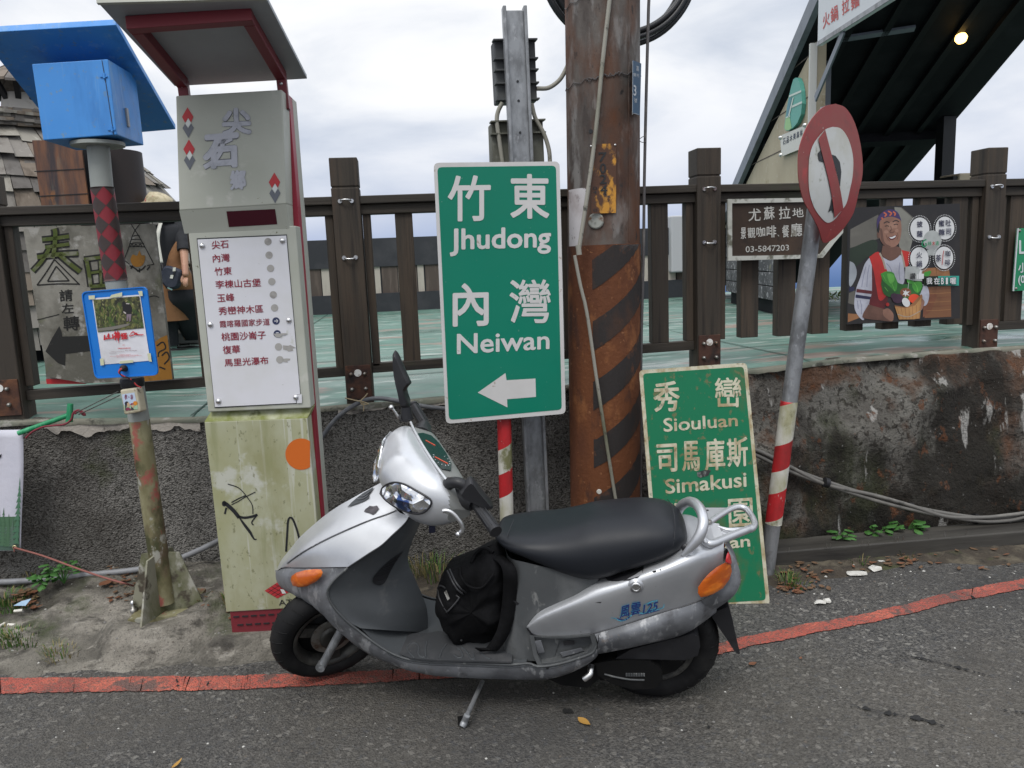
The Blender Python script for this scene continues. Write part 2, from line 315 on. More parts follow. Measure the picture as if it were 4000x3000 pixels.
b=MB(); xs=np.linspace(-6,6,260); b.grid([[(x,3.562-.012*mnoise.noise(Vector((x*7,3,0))),zd(x)-.018-.012*abs(mnoise.noise(Vector((x*11,1,0))))) for x in xs],[(x,3.560,zd(x)-.004) for x in xs],[(x,3.585+.016*mnoise.noise(Vector((x*5,0,0))),zd(x)+.005) for x in xs],[(x,3.592+.02*mnoise.noise(Vector((x*5,2,0))),zd(x)+.001) for x in xs]]); tag(obj('terrace_edge',b,m_lip),kind='structure')
# retaining wall
m_peb=mat('pebble_dash',(.15,.143,.13),.95,layers=[((.22,.21,.19),2.2,.45,.62),((.24,.23,.21),85,.72,.80,(1,1,1),2.,.55,4.,'cell'),((.028,.026,.022),95,.5,.62,(1,1,1),3.,.9),((.22,.21,.19),110,.6,.7,(1,1,1),2.,.6,8.),((.035,.03,.024),1.1,.52,.72),((.045,.055,.018),2.4,.62,.75),((.26,.25,.22),4.2,.69,.73,(1,1,.5),6.,.6)],bump=[(120,.85,.009,(1,1,1.2),'voro'),(60,.6,.008)])
m_rub=mat('stained_wall_concrete',(.17,.162,.142),.95,layers=[((.10,.092,.08),3.4,.45,.56,(1,1,.8),8.),((.035,.030,.024),34,.53,.60,(1.,1,.8),6.,.85,2.),
  ((.115,.052,.025),3.0,.51,.61,(1,1,.75),8.,.85,11.,'noise',(0,1.0,2.1,.05)),((.030,.036,.012),2.6,.53,.64,(1.2,1,.6),8.,.9,6.,'noise',(2,.75,.1,.10)),((.017,.014,.010),2.2,.50,.60,(1.,1,.7),9.,.95,4.,'noise',(0,1.1,2.3,.14)),
  ((.40,.39,.365),6,.605,.64,(1.5,1,.3),9.,.85,8.,'noise',(0,1.6,2.6,.05)),((.13,.05,.02),13,.60,.66,(1,1,.7),6.,.8,3.),((.012,.011,.009),48,.60,.66,(1,1,.7),5.,.8,9.),((.24,.235,.22),60,.66,.72,(1,1,.7),4.,.8,5.)],bump=[(28,1.,.04),(90,1.,.016)])
_rg=np.array([ony('E',*p,3.5)[[0,2]] for p in ((40,540),(150,510),(300,495),(450,480),(600,420),(700,350),(770,260),(860,232),(1000,215),(1300,150),(1521,120))])
def ridge(x,z_):
    zr=float(np.interp(x,_rg[:,0],_rg[:,1])); t=(zr-z_)/.09; return .06*min(1,max(0,t))**.7*min(1,max(0,(x-1.25)/.4))*(1-.35*min(1,max(0,(zr-z_-.1)/.5)))
def wall_strip(xs,yb,yt,topz,amp,zs):
    G=[]
    for t in zs:
        row=[]
        for x in xs:
            zt=topz(x); zz_=-.05+(zt+.05)*t; n_=mnoise.fractal(Vector((x*2.6,zz_*2.6,4.)),1.,2.,5)
            y=yb(x)+(yt(x)-yb(x))*t**1.3-amp(x)*n_-(ridge(x,zz_) if x>1.2 else 0)
            row.append((x,y,zz_+(.012*mnoise.noise(Vector((x*9,0,2))) if t==1 else 0)))
        G.append(row)
    G.append([(x,yt(x)+.10,zd(x)-.004) for x in xs])
    return G
wt=thing('retaining_wall','rough grey roadside retaining wall under the terrace, pebble-dashed left and rust-stained right','wall',(.5,3.58,0))
zs=np.linspace(0,1,44)
b=MB(); b.grid(wall_strip(np.linspace(-6,1.05,200),lambda x:3.575,lambda x:3.575,lambda x:zd(x)-.012,lambda x:.008,zs)); obj('pebble_dash_face',b,m_peb,wt)
b=MB(); b.grid(wall_strip(np.linspace(1.05,6,190),lambda x:3.575-min(1,(x-1.05)/.6)*.17,lambda x:3.575-min(1,max(0,(x-2.3)/.6))*.03,lambda x:zd(x)-.012,lambda x:.008+.05*min(1,max(0,(x-1.2)/.5)),zs)); obj('stained_face',b,m_rub,wt)
# pale plaster band broken along the top of the left wall
m_pl=mat('plaster_band',(.36,.33,.29),.9,layers=[((.12,.11,.10),6,.5,.66),((.06,.05,.04),14,.6,.7)],bump=[(40,.6,.01)])
for x0,x1,dep in ((-1.60,-.95,.055),(-.72,-.42,.03),(-.34,.35,.025)):
    b=MB(); xs=np.linspace(x0,x1,60); up=[(x,3.566,zd(x)-.013) for x in xs]; lo=[(x,3.563,zd(x)-.016-dep*max(.05,.55+1.1*mnoise.fractal(Vector((x*6,0,0)),1.,2.,5))) for x in xs]
    b.grid([up,lo],smooth=False); obj('plaster_band',b,m_pl,wt)
# ================================================================ TIMBER FENCE
m_wood=mat('dark_stained_timber',(.040,.032,.024),.72,layers=[((.062,.045,.031),9,.44,.62,(1.5,1.5,.12),6.),((.014,.011,.009),22,.5,.68,(2,2,.08),5.,.8),((.07,.035,.02),2.2,.62,.75,(1,1,.4),5.,.7),((.035,.05,.02),2.8,.66,.8,(1,1,.6),5.,.55)],bump=[(45,.5,.004,(2,2,.07)),(120,.3,.002)])
m_woodx=mat('dark_stained_rail',(.032,.027,.021),.7,layers=[((.05,.04,.03),9,.45,.7,(.12,1.5,1.5),6.),((.012,.010,.009),22,.5,.68,(.08,2,2),5.,.8),((.035,.055,.018),2.4,.64,.75,(.6,1,1),5.,.7)],bump=[(45,.5,.004,(.07,2,2))])
m_rust=mat('rusted_steel_plate',(.075,.035,.024),.8,metal=.2,layers=[((.14,.06,.03),7,.5,.66),((.03,.02,.018),14,.5,.66)],bump=(60,.5,.004))
m_steel=mat('bright_steel',(.6,.6,.6),.28,metal=1.,rvar=(30,.2,.5))
m_bolt=mat('dull_bolt',(.30,.29,.27),.45,metal=.9,layers=[((.12,.06,.03),30,.5,.7)])
m_white=mat('white_paint_dab',(.7,.69,.66),.6,layers=[((.35,.3,.25),40,.55,.65)])
fe=thing('timber_fence','long dark brown timber railing with square posts standing on the retaining wall','fence',(.7,3.65,.85))
PST=[(-1.86,-1.70,1.90,.86,.12),(-.302,-.178,1.932,.835,.12),(1.402,1.522,1.938,.885,.12),(2.915,3.025,1.908,.885,.125)]
for i,(x0,x1,zt,zb,dp) in enumerate(PST):
    b=MB(); y0=3.62; g=zt-.125
    b.span(x0,x1,y0,y0+dp,zb-.03,g-.006); b.span(x0+.004,x1-.004,y0+.004,y0+dp-.004,g-.012,g+.004); b.span(x0,x1,y0,y0+dp,g,zt)
    po=obj('post',b,m_wood,fe,bevel=.004)
    b=MB(); xc=(x0+x1)/2; b.span(x0+.004,x1-.006,y0-.008,y0,zb+.005,zb+.165); pp=obj('foot_plate',b,m_rust,po,bevel=.002)
    for dx in (-.033,.03):
        for dz in (.055,.125): b=MB(); b.lathe((xc+dx,y0-.024,zb+dz),(0,1,0),[(0,.0),(.003,.008),(.016,.009)],10,caps=False); obj('bolt',b,m_bolt,po)
    b=MB(); b.lathe((xc-.002,y0-.0105,zb+.13),(0,1,0),[(0,.017),(.002,.017)],14); obj('paint_dab',b,m_white,po)
    for dz,s_ in ((.19,1),(.44,-1)):
        b=MB(); zc=zt-dz; b.tube(crom([(xc-.022,y0+.002,zc),(xc-.02,y0-.014,zc+.004*s_),(xc,y0-.02,zc+.006*s_),(xc+.02,y0-.014,zc+.004*s_),(xc+.022,y0+.002,zc)],12),.004,8)
        for s2 in (-1,1): b.lathe((xc+s2*.026,y0-.006,zc),(0,1,0),[(0,.009),(.006,.011)],10)
        obj('metal_eye',b,m_steel,po)
    for s_ in (-1,1):                                    # pair of boards flanking each post
        bx=x0-.040 if s_<0 else x1+.004
        b=MB(); b.span(bx,bx+.036,3.66,3.72,1.02 if i>1 else .985,1.70); obj('baluster',b,m_wood,fe,bevel=.003)
def rail(x0,x1,z0,z1):
    b=MB(); n=10; X=np.linspace(x0,x1,n)
    for (dz0,dz1,ya,yb) in ((0,-.036,3.628,3.735),(-.037,-.082,3.648,3.715)):
        G=[]
        for x in X:
            zc=z0+(z1-z0)*(x-x0)/(x1-x0); G.append([(x,ya,zc+dz0),(x,yb,zc+dz0),(x,yb,zc+dz1),(x,ya,zc+dz1)])
        b.grid(G,smooth=False,closed=True)
        b.add(G[0],[(0,1,2,3)]); b.add(G[-1],[(3,2,1,0)])
    obj('top_rail',b,m_woodx,fe,bevel=.004)
for (x0,x1,za,zb_) in ((-3.2,-1.86,1.765,1.764),(-1.70,-.302,1.763,1.765),(-.178,1.402,1.765,1.771),(1.522,2.915,1.768,1.755),(3.025,4.6,1.755,1.74)): rail(x0,x1,za,zb_)
for (x0,x1,za,zb_) in ((-3.2,-1.86,.985,.985),(-1.70,-.302,.965,.99),(-.178,1.402,.998,1.02),(3.025,4.6,1.03,1.03)):
    b=MB(); b.beam((x0,3.685,za-.022),(x1,3.685,zb_-.022),.05,.045); obj('bottom_rail',b,m_woodx,fe,bevel=.003)
for (x0,x1,zb_) in ((-.945,-.86,.98),(-.62,-.54,.98),(-.028,.052,.995),(.29,.37,1.0),(.52,.60,1.),(.75,.83,1.),(.97,1.05,1.),(1.188,1.272,1.018),(1.645,1.735,1.021),(1.838,1.93,1.018),(2.02,2.11,1.02),(2.205,2.298,1.026),(2.402,2.495,1.024),(2.585,2.677,1.028),(2.763,2.852,1.03),(3.09,3.19,1.03),(3.28,3.37,1.03),(3.47,3.56,1.03),(3.66,3.75,1.03)):
    b=MB(); b.span(x0,x1,3.662,3.722,zb_,1.70); obj('baluster',b,m_wood,fe,bevel=.003)
# ================================================================ FAR PARAPET ACROSS THE TERRACE
m_blk=mat('black_board',(.026,.028,.033),.55,layers=[((.05,.05,.055),3,.5,.75)],bump=(20,.2,.004))
m_pale=mat('pale_slat',(.42,.385,.33),.8,layers=[((.32,.29,.25),5,.5,.7,(2,2,.5))])
m_brn=mat('brown_slat',(.075,.058,.048),.8,layers=[((.14,.11,.09),6,.5,.7,(2,2,.3))])
pw=thing('parapet','low black parapet with pale and brown slats across the far edge of the green terrace','parapet',(1.,10.3,.86))
b=MB(); b.span(-3.3,3.75,10.2,10.34,1.44,1.80); b.span(-3.3,3.75,10.24,10.34,.86,1.44); obj('black_panel',b,m_blk,pw)
b=MB(); b.span(-3.3,3.75,10.18,10.235,.855,1.10); obj('skirting',b,m_blk,pw)
b=MB(); c=MB(); x=-3.25
while x<3.7:
    w_=random.choice([.10,.14,.2]); b.span(x,x+w_,10.215,10.238,1.10,1.44); x+=w_+.01
    w_=random.choice([.08,.11,.16]); c.span(x,x+w_,10.22,10.238,1.10,1.44); x+=w_+.02
s=obj('slat',b,m_brn,pw); s['kind']='stuff'; s=obj('slat',c,m_pale,pw); s['kind']='stuff'
b=MB(); b.span(3.55,3.85,10.1,10.4,1.2,1.95); obj('pier',b,mat('grey_pier',(.4,.41,.42),.8),pw,bevel=.02)
# ================================================================ SIGNS, POLES, TOTEM
ZM.update({'P':(300,1100,.24115),'R':(440,1420,.16886),'S':(2230,500,.24107),'T':(2430,200,.16883),'U':(2700,1700,.39177)})
def rounded(pts,r,n=5):
    """planar quad with rounded corners"""
    o=[];P=[np.array(p,float) for p in pts];m=len(P)
    for i in range(m):
        a,b_,c=P[i-1],P[i],P[(i+1)%m]; u=(a-b_)/np.linalg.norm(a-b_); v=(c-b_)/np.linalg.norm(c-b_)
        p0,p1=b_+u*r,b_+v*r
        for t in np.linspace(0,1,n): o.append(p0*(1-t)**2+2*b_*t*(1-t)+p1*t*t)
    return o
def circ(pl,k,x,y,rx,ry=None,n=24,off=0.,a0=0,a1=360,rot=0):
    ry=ry or rx; o=[]
    for i in range(n+(0 if a1-a0==360 else 1)):
        a=rad(a0+(a1-a0)*i/n); dx,dy=rx*math.cos(a),ry*math.sin(a); c,s=math.cos(rad(rot)),math.sin(rad(rot)); o.append(pl.p(k,x+dx*c-dy*s,y+dx*s+dy*c,off))
    return o
def stroke(b,pl,k,pts,wd,off,mi=0,n=None,taper=False):
    """painted brush line of width wd (view units)"""
    P=crom(pts,n or max(4,len(pts)*5)); A=[];B=[]
    for i,p in enumerate(P):
        t=P[min(i+1,len(P)-1)]-P[max(i-1,0)]; t/=np.linalg.norm(t)+1e-9; w_=wd/2*(1 if not taper else max(.15,math.sin(math.pi*(.12+.8*i/len(P)))))
        A.append(pl.p(k,p[0]-t[1]*w_,p[1]+t[0]*w_,off)); B.append(pl.p(k,p[0]+t[1]*w_,p[1]-t[0]*w_,off))
    b.grid([A,B],mi,smooth=False)
def poly(b,pl,k,pts,off,mi=0,back=None): b.poly([pl.p(k,*p,off) for p in pts],mi,back)
def text(b,pl,k,t,TL,TR,BR,BL,off,bold=0.,mi=0): b.text(t,[pl.p(k,*p,off) for p in (TL,TR,BR,BL)],bold,mi)
def dome(b,p,n_,r,h,seg=12,mi=0): b.lathe(np.array(p,float),n_,[(-.001,r),(h*.45,r*.9),(h*.8,r*.6),(h,r*.05)],seg,mi,caps=False)
def band_tube(b,p0,p1,r,z0,edges,rise,cols,n=28,seam=0.,proud=0.):
    """wrapped sleeve with slanted bands; edges = list of distances along the axis"""
    p0=np.array(p0,float);p1=np.array(p1,float); a=p1-p0; Lg=np.linalg.norm(a); a/=Lg
    u=np.cross(a,(0,1.,0)); u/=np.linalg.norm(u); v=np.cross(a,u)
    for i in range(len(edges)-1):
        rows=[]
        for t in np.linspace(0,1,8):
            row=[]
            for j in range(n+1):
                q=seam+2*math.pi*j/n; h=edges[i]*(1-t)+edges[i+1]*t+rise*math.sin((q-seam)/2-math.pi/2)
                h=min(max(h,0),Lg); row.append(p0+a*h+(u*math.cos(q)+v*math.sin(q))*(r+proud))
            rows.append(row)
        b.grid(rows,cols[i%len(cols)])
    return u,v
m_galv=mat('galvanised_steel',(.30,.31,.32),.45,metal=.55,layers=[((.17,.175,.18),16,.45,.65,(1,1,.5)),((.42,.43,.44),40,.6,.72,(1,1,.6),3.,.7),((.10,.09,.075),5,.62,.75)],bump=(60,.15,.002))
m_sgreen=mat('sign_green_sheeting',(.003,.185,.115),.45,spec=.35,layers=[((.006,.17,.105),1.2,.45,.7),((.20,.32,.26),70,.73,.76,(1,1,1),2.,.5),((.05,.16,.11),5,.70,.8,(1,1,.4),4.,.6)],rvar=(4,.35,.55))
m_swhite=mat('sign_white_sheeting',(.58,.57,.555),.5,layers=[((.49,.475,.45),2.5,.5,.75),((.30,.24,.17),30,.68,.74,(1,1,1),3.,.7),((.34,.22,.12),6,.70,.78,(1,1,.4),4.,.7)])
m_swhite2=mat('weathered_cream_lettering',(.47,.45,.34),.7,layers=[((.30,.24,.13),14,.47,.62,(1,1,.6)),((.17,.12,.06),30,.58,.68,(1,1,1),4.,.8),((.10,.14,.09),22,.62,.7)])
m_sgreen2=mat('weathered_sign_green',(.004,.135,.06),.55,spec=.3,layers=[((.012,.13,.06),2.,.45,.7),((.10,.085,.03),6,.54,.66,(1,1,.45),7.,.6),((.14,.12,.055),34,.60,.67,(1,1,.8),4.,.75),((.01,.07,.035),3,.6,.8)],rvar=(5,.4,.7))
m_sred=mat('reflective_red',(.43,.02,.024),.45,layers=[((.24,.02,.02),7,.46,.62,(1,1,.6),6.),((.5,.45,.4),45,.68,.72,(1,1,1),3.,.7)])
m_spw=mat('dirty_white_sleeve',(.54,.53,.48),.5,layers=[((.33,.32,.20),6,.45,.60,(1,1,.5),6.),((.15,.15,.07),12,.56,.66,(1,1,.7),6.),((.5,.25,.2),30,.7,.74)])
# ---- upright green direction sign on a striped post
P1=PL((.40,3.20,1.31),5,-1)
s1=thing('direction_sign','clean tall green road sign reading Jhudong and Neiwan with a white left arrow','road sign',(.40,3.23,0))
c4=[P1.p('F',*p) for p in ((820,54),(1562,46),(1598,1532),(893,1592))]; nb=P1.n
b=MB(); b.poly(rounded(c4,.022),0,-nb*.004); pan=obj('sign_panel',b,m_swhite,s1)
b=MB(); b.poly(rounded([P1.p('F',*p,.001) for p in ((842,80),(1541,71),(1575,1508),(911,1569))],.018)); obj('green_field',b,m_sgreen,pan)
b=MB(); o=.002
for t,TL,TR,BR,BL,bd in (('竹',(903,130),(1157,126),(1157,397),(903,400),.016),('東',(1268,120),(1502,120),(1502,385),(1272,383),.022),('內',(932,765),(1145,760),(1145,1015),(932,1020),.022),('灣',(1265,742),(1510,740),(1510,998),(1270,1000),.014),
    ('Jhudong',(915,442),(1512,428),(1512,590),(915,606),.026),('Neiwan',(957,1062),(1503,1040),(1503,1152),(957,1183),.026)): text(b,P1,'F',t,TL,TR,BR,BL,o,bd)
obj('lettering',b,m_swhite,pan)
b=MB(); poly(b,P1,'F',((1080,1408),(1243,1293),(1250,1335),(1420,1325),(1423,1433),(1253,1447),(1255,1495)),o); obj('arrow',b,m_swhite,pan)
b=MB(); p0=np.array([.376,3.262,-.02]); p1=np.array([.389,3.262,.80]); ed=[.80,.745,.655,.545,.44,.36,.0]; ed=[e+.02 for e in ed]
band_tube(b,p0,p1,.0305,0,[e for e in ed],.03,[1,1,0,1,0,0],seam=-math.pi/2)
obj('post',b,[m_spw,m_sred],s1)
b=MB()
for zc in (.92,1.68): b.tube([p1*0+[.385+.01,3.252,zc-.14],p1*0+[.385+.012,3.252,zc]],.030,12)
b.tube([[.388,3.262,.78],[.412,3.262,1.80]],.0285,14); obj('upper_post',b,m_galv,s1)
# ---- weathered green sign leaning on the ground
P2_=PL((1.18,3.02,.50),-11,12)
s2=thing('direction_sign','weathered green road sign reading Siouluan and Simakusi, standing on the ground leaned back behind the scooter','road sign',(1.18,2.93,0)); s2['label']='weathered green road sign reading Siouluan and Simakusi, leaning on the ground behind the scooter'
b=MB(); b.poly(rounded([P2_.p('D',*p) for p in ((145,145),(780,100),(917,1527),(255,1562))],.02),0,-P2_.n*.004); pan=obj('sign_panel',b,m_swhite2,s2)
b=MB(); b.poly(rounded([P2_.p('D',*p,.001) for p in ((168,165),(762,124),(893,1500),(278,1537))],.016)); obj('green_field',b,m_sgreen2,pan)
b=MB()
for t,TL,TR,BR,BL,bd in (('秀',(228,214),(383,206),(388,388),(230,392),.02),('巒',(590,190),(748,185),(748,362),(594,368),.014),('司',(247,582),(368,575),(372,742),(255,748),.02),('馬',(397,564),(497,560),(507,738),(400,742),.018),('庫',(533,550),(647,543),(655,733),(535,740),.018),('斯',(660,548),(784,536),(790,712),(665,720),.018),
   ('Siouluan',(287,428),(725,400),(728,475),(290,510),.026),('Simakusi',(297,787),(777,742),(780,832),(302,876),.026),('桃',(250,935),(400,925),(408,1095),(258,1105),.016),('園',(668,905),(812,895),(820,1068),(676,1078),.014),('Taoyuan',(330,1160),(798,1115),(802,1205),(338,1255),.026)): text(b,P2_,'D',t,TL,TR,BR,BL,.002,bd)
obj('lettering',b,m_swhite2,pan)
b=MB(); poly(b,P2_,'D',((350,1400),(610,1385),(605,1345),(750,1380),(620,1452),(615,1420),(352,1436)),.002); obj('arrow',b,m_swhite2,pan)
m_blackv=mat('black_vinyl',(.02,.022,.022),.5,layers=[((.12,.13,.12),60,.55,.65)])
b=MB(); poly(b,P2_,'U',((57,372),(120,350),(198,345),(170,402),(90,425),(62,410)),.003); obj('small_sticker',b,m_blackv,pan)
# ---- no-left-turn disc on a leaning grey pole
nl=thing('no_left_turn_sign','dented round no-left-turn sign with red ring on a grey pole leaning right','road sign',(1.5,3.07,0))
PD=PL((1.70,2.985,1.85),32,0)
dsk=[('6',p) for p in ((1050,640),(1110,665),(1160,740),(1195,850),(1215,980),(1215,1080),(1195,1190))]+[('7',p) for p in ((1100,300),(1080,355),(1040,430),(992,486),(950,506),(925,485),(900,435),(865,380),(800,290),(757,225),(725,130),(712,40))]+[('6',p) for p in ((822,940),(845,850),(880,770),(930,700),(985,655))]
inn=[('6',p) for p in ((1030,783),(1075,790),(1110,825),(1140,890),(1158,980),(1155,1080),(1140,1170))]+[('7',p) for p in ((1045,235),(1032,268),(1010,305),(985,345),(955,370),(925,368),(880,330),(835,275),(800,200),(782,110))]+[('6',p) for p in ((884,1010),(890,960),(905,905),(935,855),(985,800))]
m_ring=mat('faded_red_ring',(.25,.034,.033),.55,layers=[((.22,.055,.045),3,.45,.65),((.12,.05,.04),8,.58,.72),((.34,.045,.04),12,.60,.70),((.5,.48,.42),60,.70,.73)])
m_dwhite=mat('faded_sign_white',(.52,.53,.51),.55,layers=[((.42,.41,.33),3,.5,.7),((.25,.26,.2),20,.62,.72)])
m_dblk=mat('sign_black',(.016,.018,.02),.55,layers=[((.07,.075,.08),14,.6,.75)])
def bend(P): # the lower-left edge is folded back
    q=[]
    for p in P:
        a=max(0,(1.74-p[2])); q.append(np.array(p)-PD.n*(a*a*.55))
    return q
def dpoly(b,pts,off,back=None,radial=True):
    P=[PD.p(k,*p,off) for k,p in pts]
    if not radial:
        n=len(P); A_=crom(P[:2],14); B_=crom([P[3],P[2]],14) if n==4 else None
        if n==4:
            A_=crom([P[0],P[3]],3); L_=crom([P[1],P[2]],24); R_=crom([P[0],P[3]],24); b.grid([bend(list(L_)),bend(list(R_))],smooth=True); return
        b.poly(bend(P)); return
    Q=crom(np.vstack([P,P[:1]]),90)[:-1]; c=Q.mean(0); g=[bend([c+(q-c)*s_ for q in Q]) for s_ in np.linspace(1,.02,14)]
    b.grid(g,closed=True); b.poly(g[-1])
    if back is not None: g2=[[np.array(p)+back for p in r_] for r_ in g]; b.grid(g2,closed=True); b.grid([g[0],g2[0]],closed=True)
b=MB(); dpoly(b,dsk,0,-PD.n*.003); dk=obj('disc',b,m_ring,nl)
b=MB(); dpoly(b,inn,.0015); obj('white_field',b,m_dwhite,dk)
b=MB(); dpoly(b,[('6',p) for p in ((938,948),(962,922),(1000,945),(1050,962),(1076,1000),(1085,1060),(1079,1150),(1060,1142),(1062,1080),(1050,1040),(1002,1010),(947,992))],.0035,None,False); dpoly(b,[('7',p) for p in ((950,215),(966,265),(962,310),(950,290),(930,305),(938,255),(940,215))],.0035,None,False); obj('arrow',b,m_dblk,dk)
b=MB(); dpoly(b,[('6',p) for p in ((943,858),(985,800),(1112,1288),(1066,1345))],.0055,None,False); obj('slash',b,m_ring,dk)
def axis_pt(X,Y,Z,dist_y): return ony(X,Y,Z,dist_y)
b=MB(); q0=onz('p',2990,2268,-.03); yv=q0[1]; top=ony('p',3238,420,3.10); md=lambda y: ony('p',3083-.129*(y-1567),y,yv+(3.10-yv)*(2268-y)/1850)
b.tube([q0,top],.0335,16); obj('pole',b,m_galv,nl)
b=MB(); a_=md(2045); c_=md(1567); Lg=np.linalg.norm(c_-a_); band_tube(b,a_,c_,.036,0,[-.02,.03,.16,.26,.38,.56,.7],.035,[0,1,0,1,0,1],seam=-math.pi/2); obj('striped_sleeve',b,[m_spw,m_sred],nl)
b=MB(); s_=md(800); b.lathe(s_-[0,0,.0],(top-q0),[(0,.037),(.03,.037)],18); b.beam(s_+[.0,0,.01],PD.p('6',1020,1210,-.004),.03,.004); obj('clamp_band',b,m_galv,nl)
# ---- utility pole
ut=thing('utility_pole','thick steel utility pole, rusty orange below with black diagonal stripes','utility pole',(.86,3.39,0))
PA=np.array([.855,3.39,-.1]); PB=np.array([.937,3.39,5.]); UR=.158
m_pst=mat('weathered_pole_steel',(.125,.11,.098),.75,metal=.25,layers=[((.058,.047,.042),6,.44,.58,(1,1,.3),7.),((.20,.19,.18),13,.54,.64,(1,1,.35),7.),((.115,.045,.02),1.9,.47,.58,(1,1,.45),7.,.95),((.05,.022,.014),3.5,.60,.70,(1,1,.4),6.,.85),((.03,.027,.026),26,.62,.7,(1,1,.5))],bump=[(70,.4,.003),(18,.3,.006,(1,1,.4))])
m_prust=mat('orange_rust',(.125,.041,.013),.85,layers=[((.085,.028,.012),3,.43,.60,(1,1,.5),7.),((.20,.075,.025),9,.56,.66,(1,1,.5),7.),((.045,.02,.014),7,.555,.64,(1,1,.4),7.,.85),((.22,.095,.04),40,.64,.68)],bump=[(50,.6,.005),(12,.4,.008)])
m_pdark=mat('faded_black_stripe',(.022,.018,.017),.8,layers=[((.045,.024,.016),5,.49,.62,(1,1,.6),7.),((.10,.04,.018),15,.585,.66,(1,1,.7),7.,.8)],bump=(50,.4,.004))
def ucol(r0,za,zb_,mi,b,n=44,nz=30):
    G=[]
    for z_ in np.linspace(za,zb_,nz):
        c=PA+(PB-PA)*(z_+.1)/5.1; G.append([c+np.array([math.cos(2*math.pi*j/n),math.sin(2*math.pi*j/n),0])*r0 for j in range(n)])
    b.grid(G,mi,closed=True); return G
zj=1.50
b=MB(); G=ucol(UR,zj-.01,5.,0,b); b.add(G[-1],[list(range(44))]); obj('upper_shaft',b,m_pst,ut)
b=MB(); G=ucol(UR+.004,-.1,zj,0,b); b.ring([p for p in G[-1]],[np.array(p)+(PA+(PB-PA)*(zj+.1)/5.1-p)*.04 for p in G[-1]]); jk=obj('lower_jacket',b,m_prust,ut)
def on_pole(th,z_,off=0.):   # th: degrees, 0 = facing the road (-Y), + = towards +X
    c=PA+(PB-PA)*(z_+.1)/5.1; a=rad(th); return np.array([c[0]+math.sin(a)*(UR+off),c[1]-math.cos(a)*(UR+off),z_])
b=MB()
for k in range(7):
    zc=-.26+.262*k
    G=[]
    for t in np.linspace(0,1,5):
        row=[]
        for th in np.linspace(-32,100,26):
            z_=zc+.128*t+.30*((th+32)/132)**1.15+(.006*mnoise.noise(Vector((th*.2,t*3,k))) )
            row.append(on_pole(th,min(z_,zj-.003),.0058))
        G.append(row)
    b.grid(G)
obj('black_stripes',b,m_pdark,jk)
b=MB(); G=[]
for t in np.linspace(0,1,20):
    z_=1.74-.29*t; G.append([on_pole(-84+u*(44-18*t+8*mnoise.noise(Vector((t*9,1,1)))),z_,.0015) for u in np.linspace(0,1,8)])
b.grid(G); obj('white_paint_patch',b,mat('chipped_white_paint',(.55,.53,.54),.7,layers=[((.15,.12,.11),20,.58,.66),((.4,.36,.36),5,.5,.7)]),ut)
b=MB(); b.tube([on_pole(28,zj+.01,.001),on_pole(28,3.2,.001)],.003,6); obj('seam',b,m_pst,ut)
m_yel=mat('chipped_yellow_enamel',(.50,.235,.03),.5,layers=[((.075,.032,.016),9,.49,.54,(1,1,.6),8.),((.05,.03,.024),22,.6,.68)],bump=(60,.3,.003))
PU=PL(on_pole(-4,1.78,.004),-2,0)
b=MB(); b.poly([PU.p('S',*p) for p in ((318,268),(735,250),(728,1375),(330,1388))],0,-PU.n*-.0025); npl=obj('number_plate',b,m_yel,ut)
b=MB()
for t,x0,y0,x1,y1 in (('7',450,395,580,550),('0',468,575,572,735),('2',468,755,578,905),('4',475,930,590,1070)): text(b,PU,'S',t,(x0,y0),(x1,y0-3),(x1,y1-3),(x0,y1),.0045,.02)
for t,x0,y0,x1,y1 in (('0',358,950,428,1005),('4',358,1020,418,1062),('0',362,1308,428,1352)): text(b,PU,'S',t,(x0,y0),(x1,y0),(x1,y1),(x0,y1),.0045)
obj('lettering',b,m_dblk,npl)
for x,y in ((328,295),(716,275)):
    b=MB(); dome(b,PU.p('S',x,y,.003),PU.n,.005,.004); obj('rivet',b,m_steel,npl)
m_addr=mat('address_plate_blue',(.035,.085,.15),.5,layers=[((.05,.11,.18),8,.5,.7)])
a0=on_pole(62,2.2,.006); PAd=PL(a0,62,0)
b=MB(); b.poly(rounded([PAd.p('T',*p) for p in ((240,212),(432,285),(400,1490),(240,1430))],.008),0,PAd.n*.0025); ap=obj('address_plate',b,m_addr,ut)
m_pw=mat('plate_white',(.55,.58,.6),.5)
b=MB(); text(b,PAd,'T','3',(262,775),(328,790),(328,1040),(262,1025),.0035,.03); text(b,PAd,'T','嘉',(330,330),(388,350),(388,470),(330,450),.0035); text(b,PAd,'T','樂',(262,490),(322,505),(322,600),(262,585),.0035); text(b,PAd,'T','村',(335,510),(392,525),(392,610),(335,595),.0035); text(b,PAd,'T','號',(280,1080),(345,1095),(345,1200),(280,1185),.0035)
stroke(b,PAd,'T',((246,225),(247,700),(240,1415),(255,1432),(380,1465)),9,.0035); obj('lettering',b,m_pw,ap)
m_pvc=mat('mouldy_pvc',(.27,.26,.22),.6,layers=[((.13,.13,.085),7,.45,.65,(1,1,.4)),((.05,.05,.04),18,.6,.7)])
def pipe(name,par,pts,r,m,Y,n=30,off=0): 
    b=MB(); P=[ony(*p,Y) for p in pts]; b.tube(crom(P,n),r,8); return obj(name,b,m,par)
pipe('conduit',ut,[('5',1448,-80),('5',1440,0),('5',1390,440),('5',1345,900),('5',1290,1330),('G',178,530)],.0088,m_pvc,3.213)
b=MB(); b.tube([ony('G',175,505,3.212),ony('G',180,548,3.212)],.0115,10); obj('conduit_end',b,m_pvc,ut)
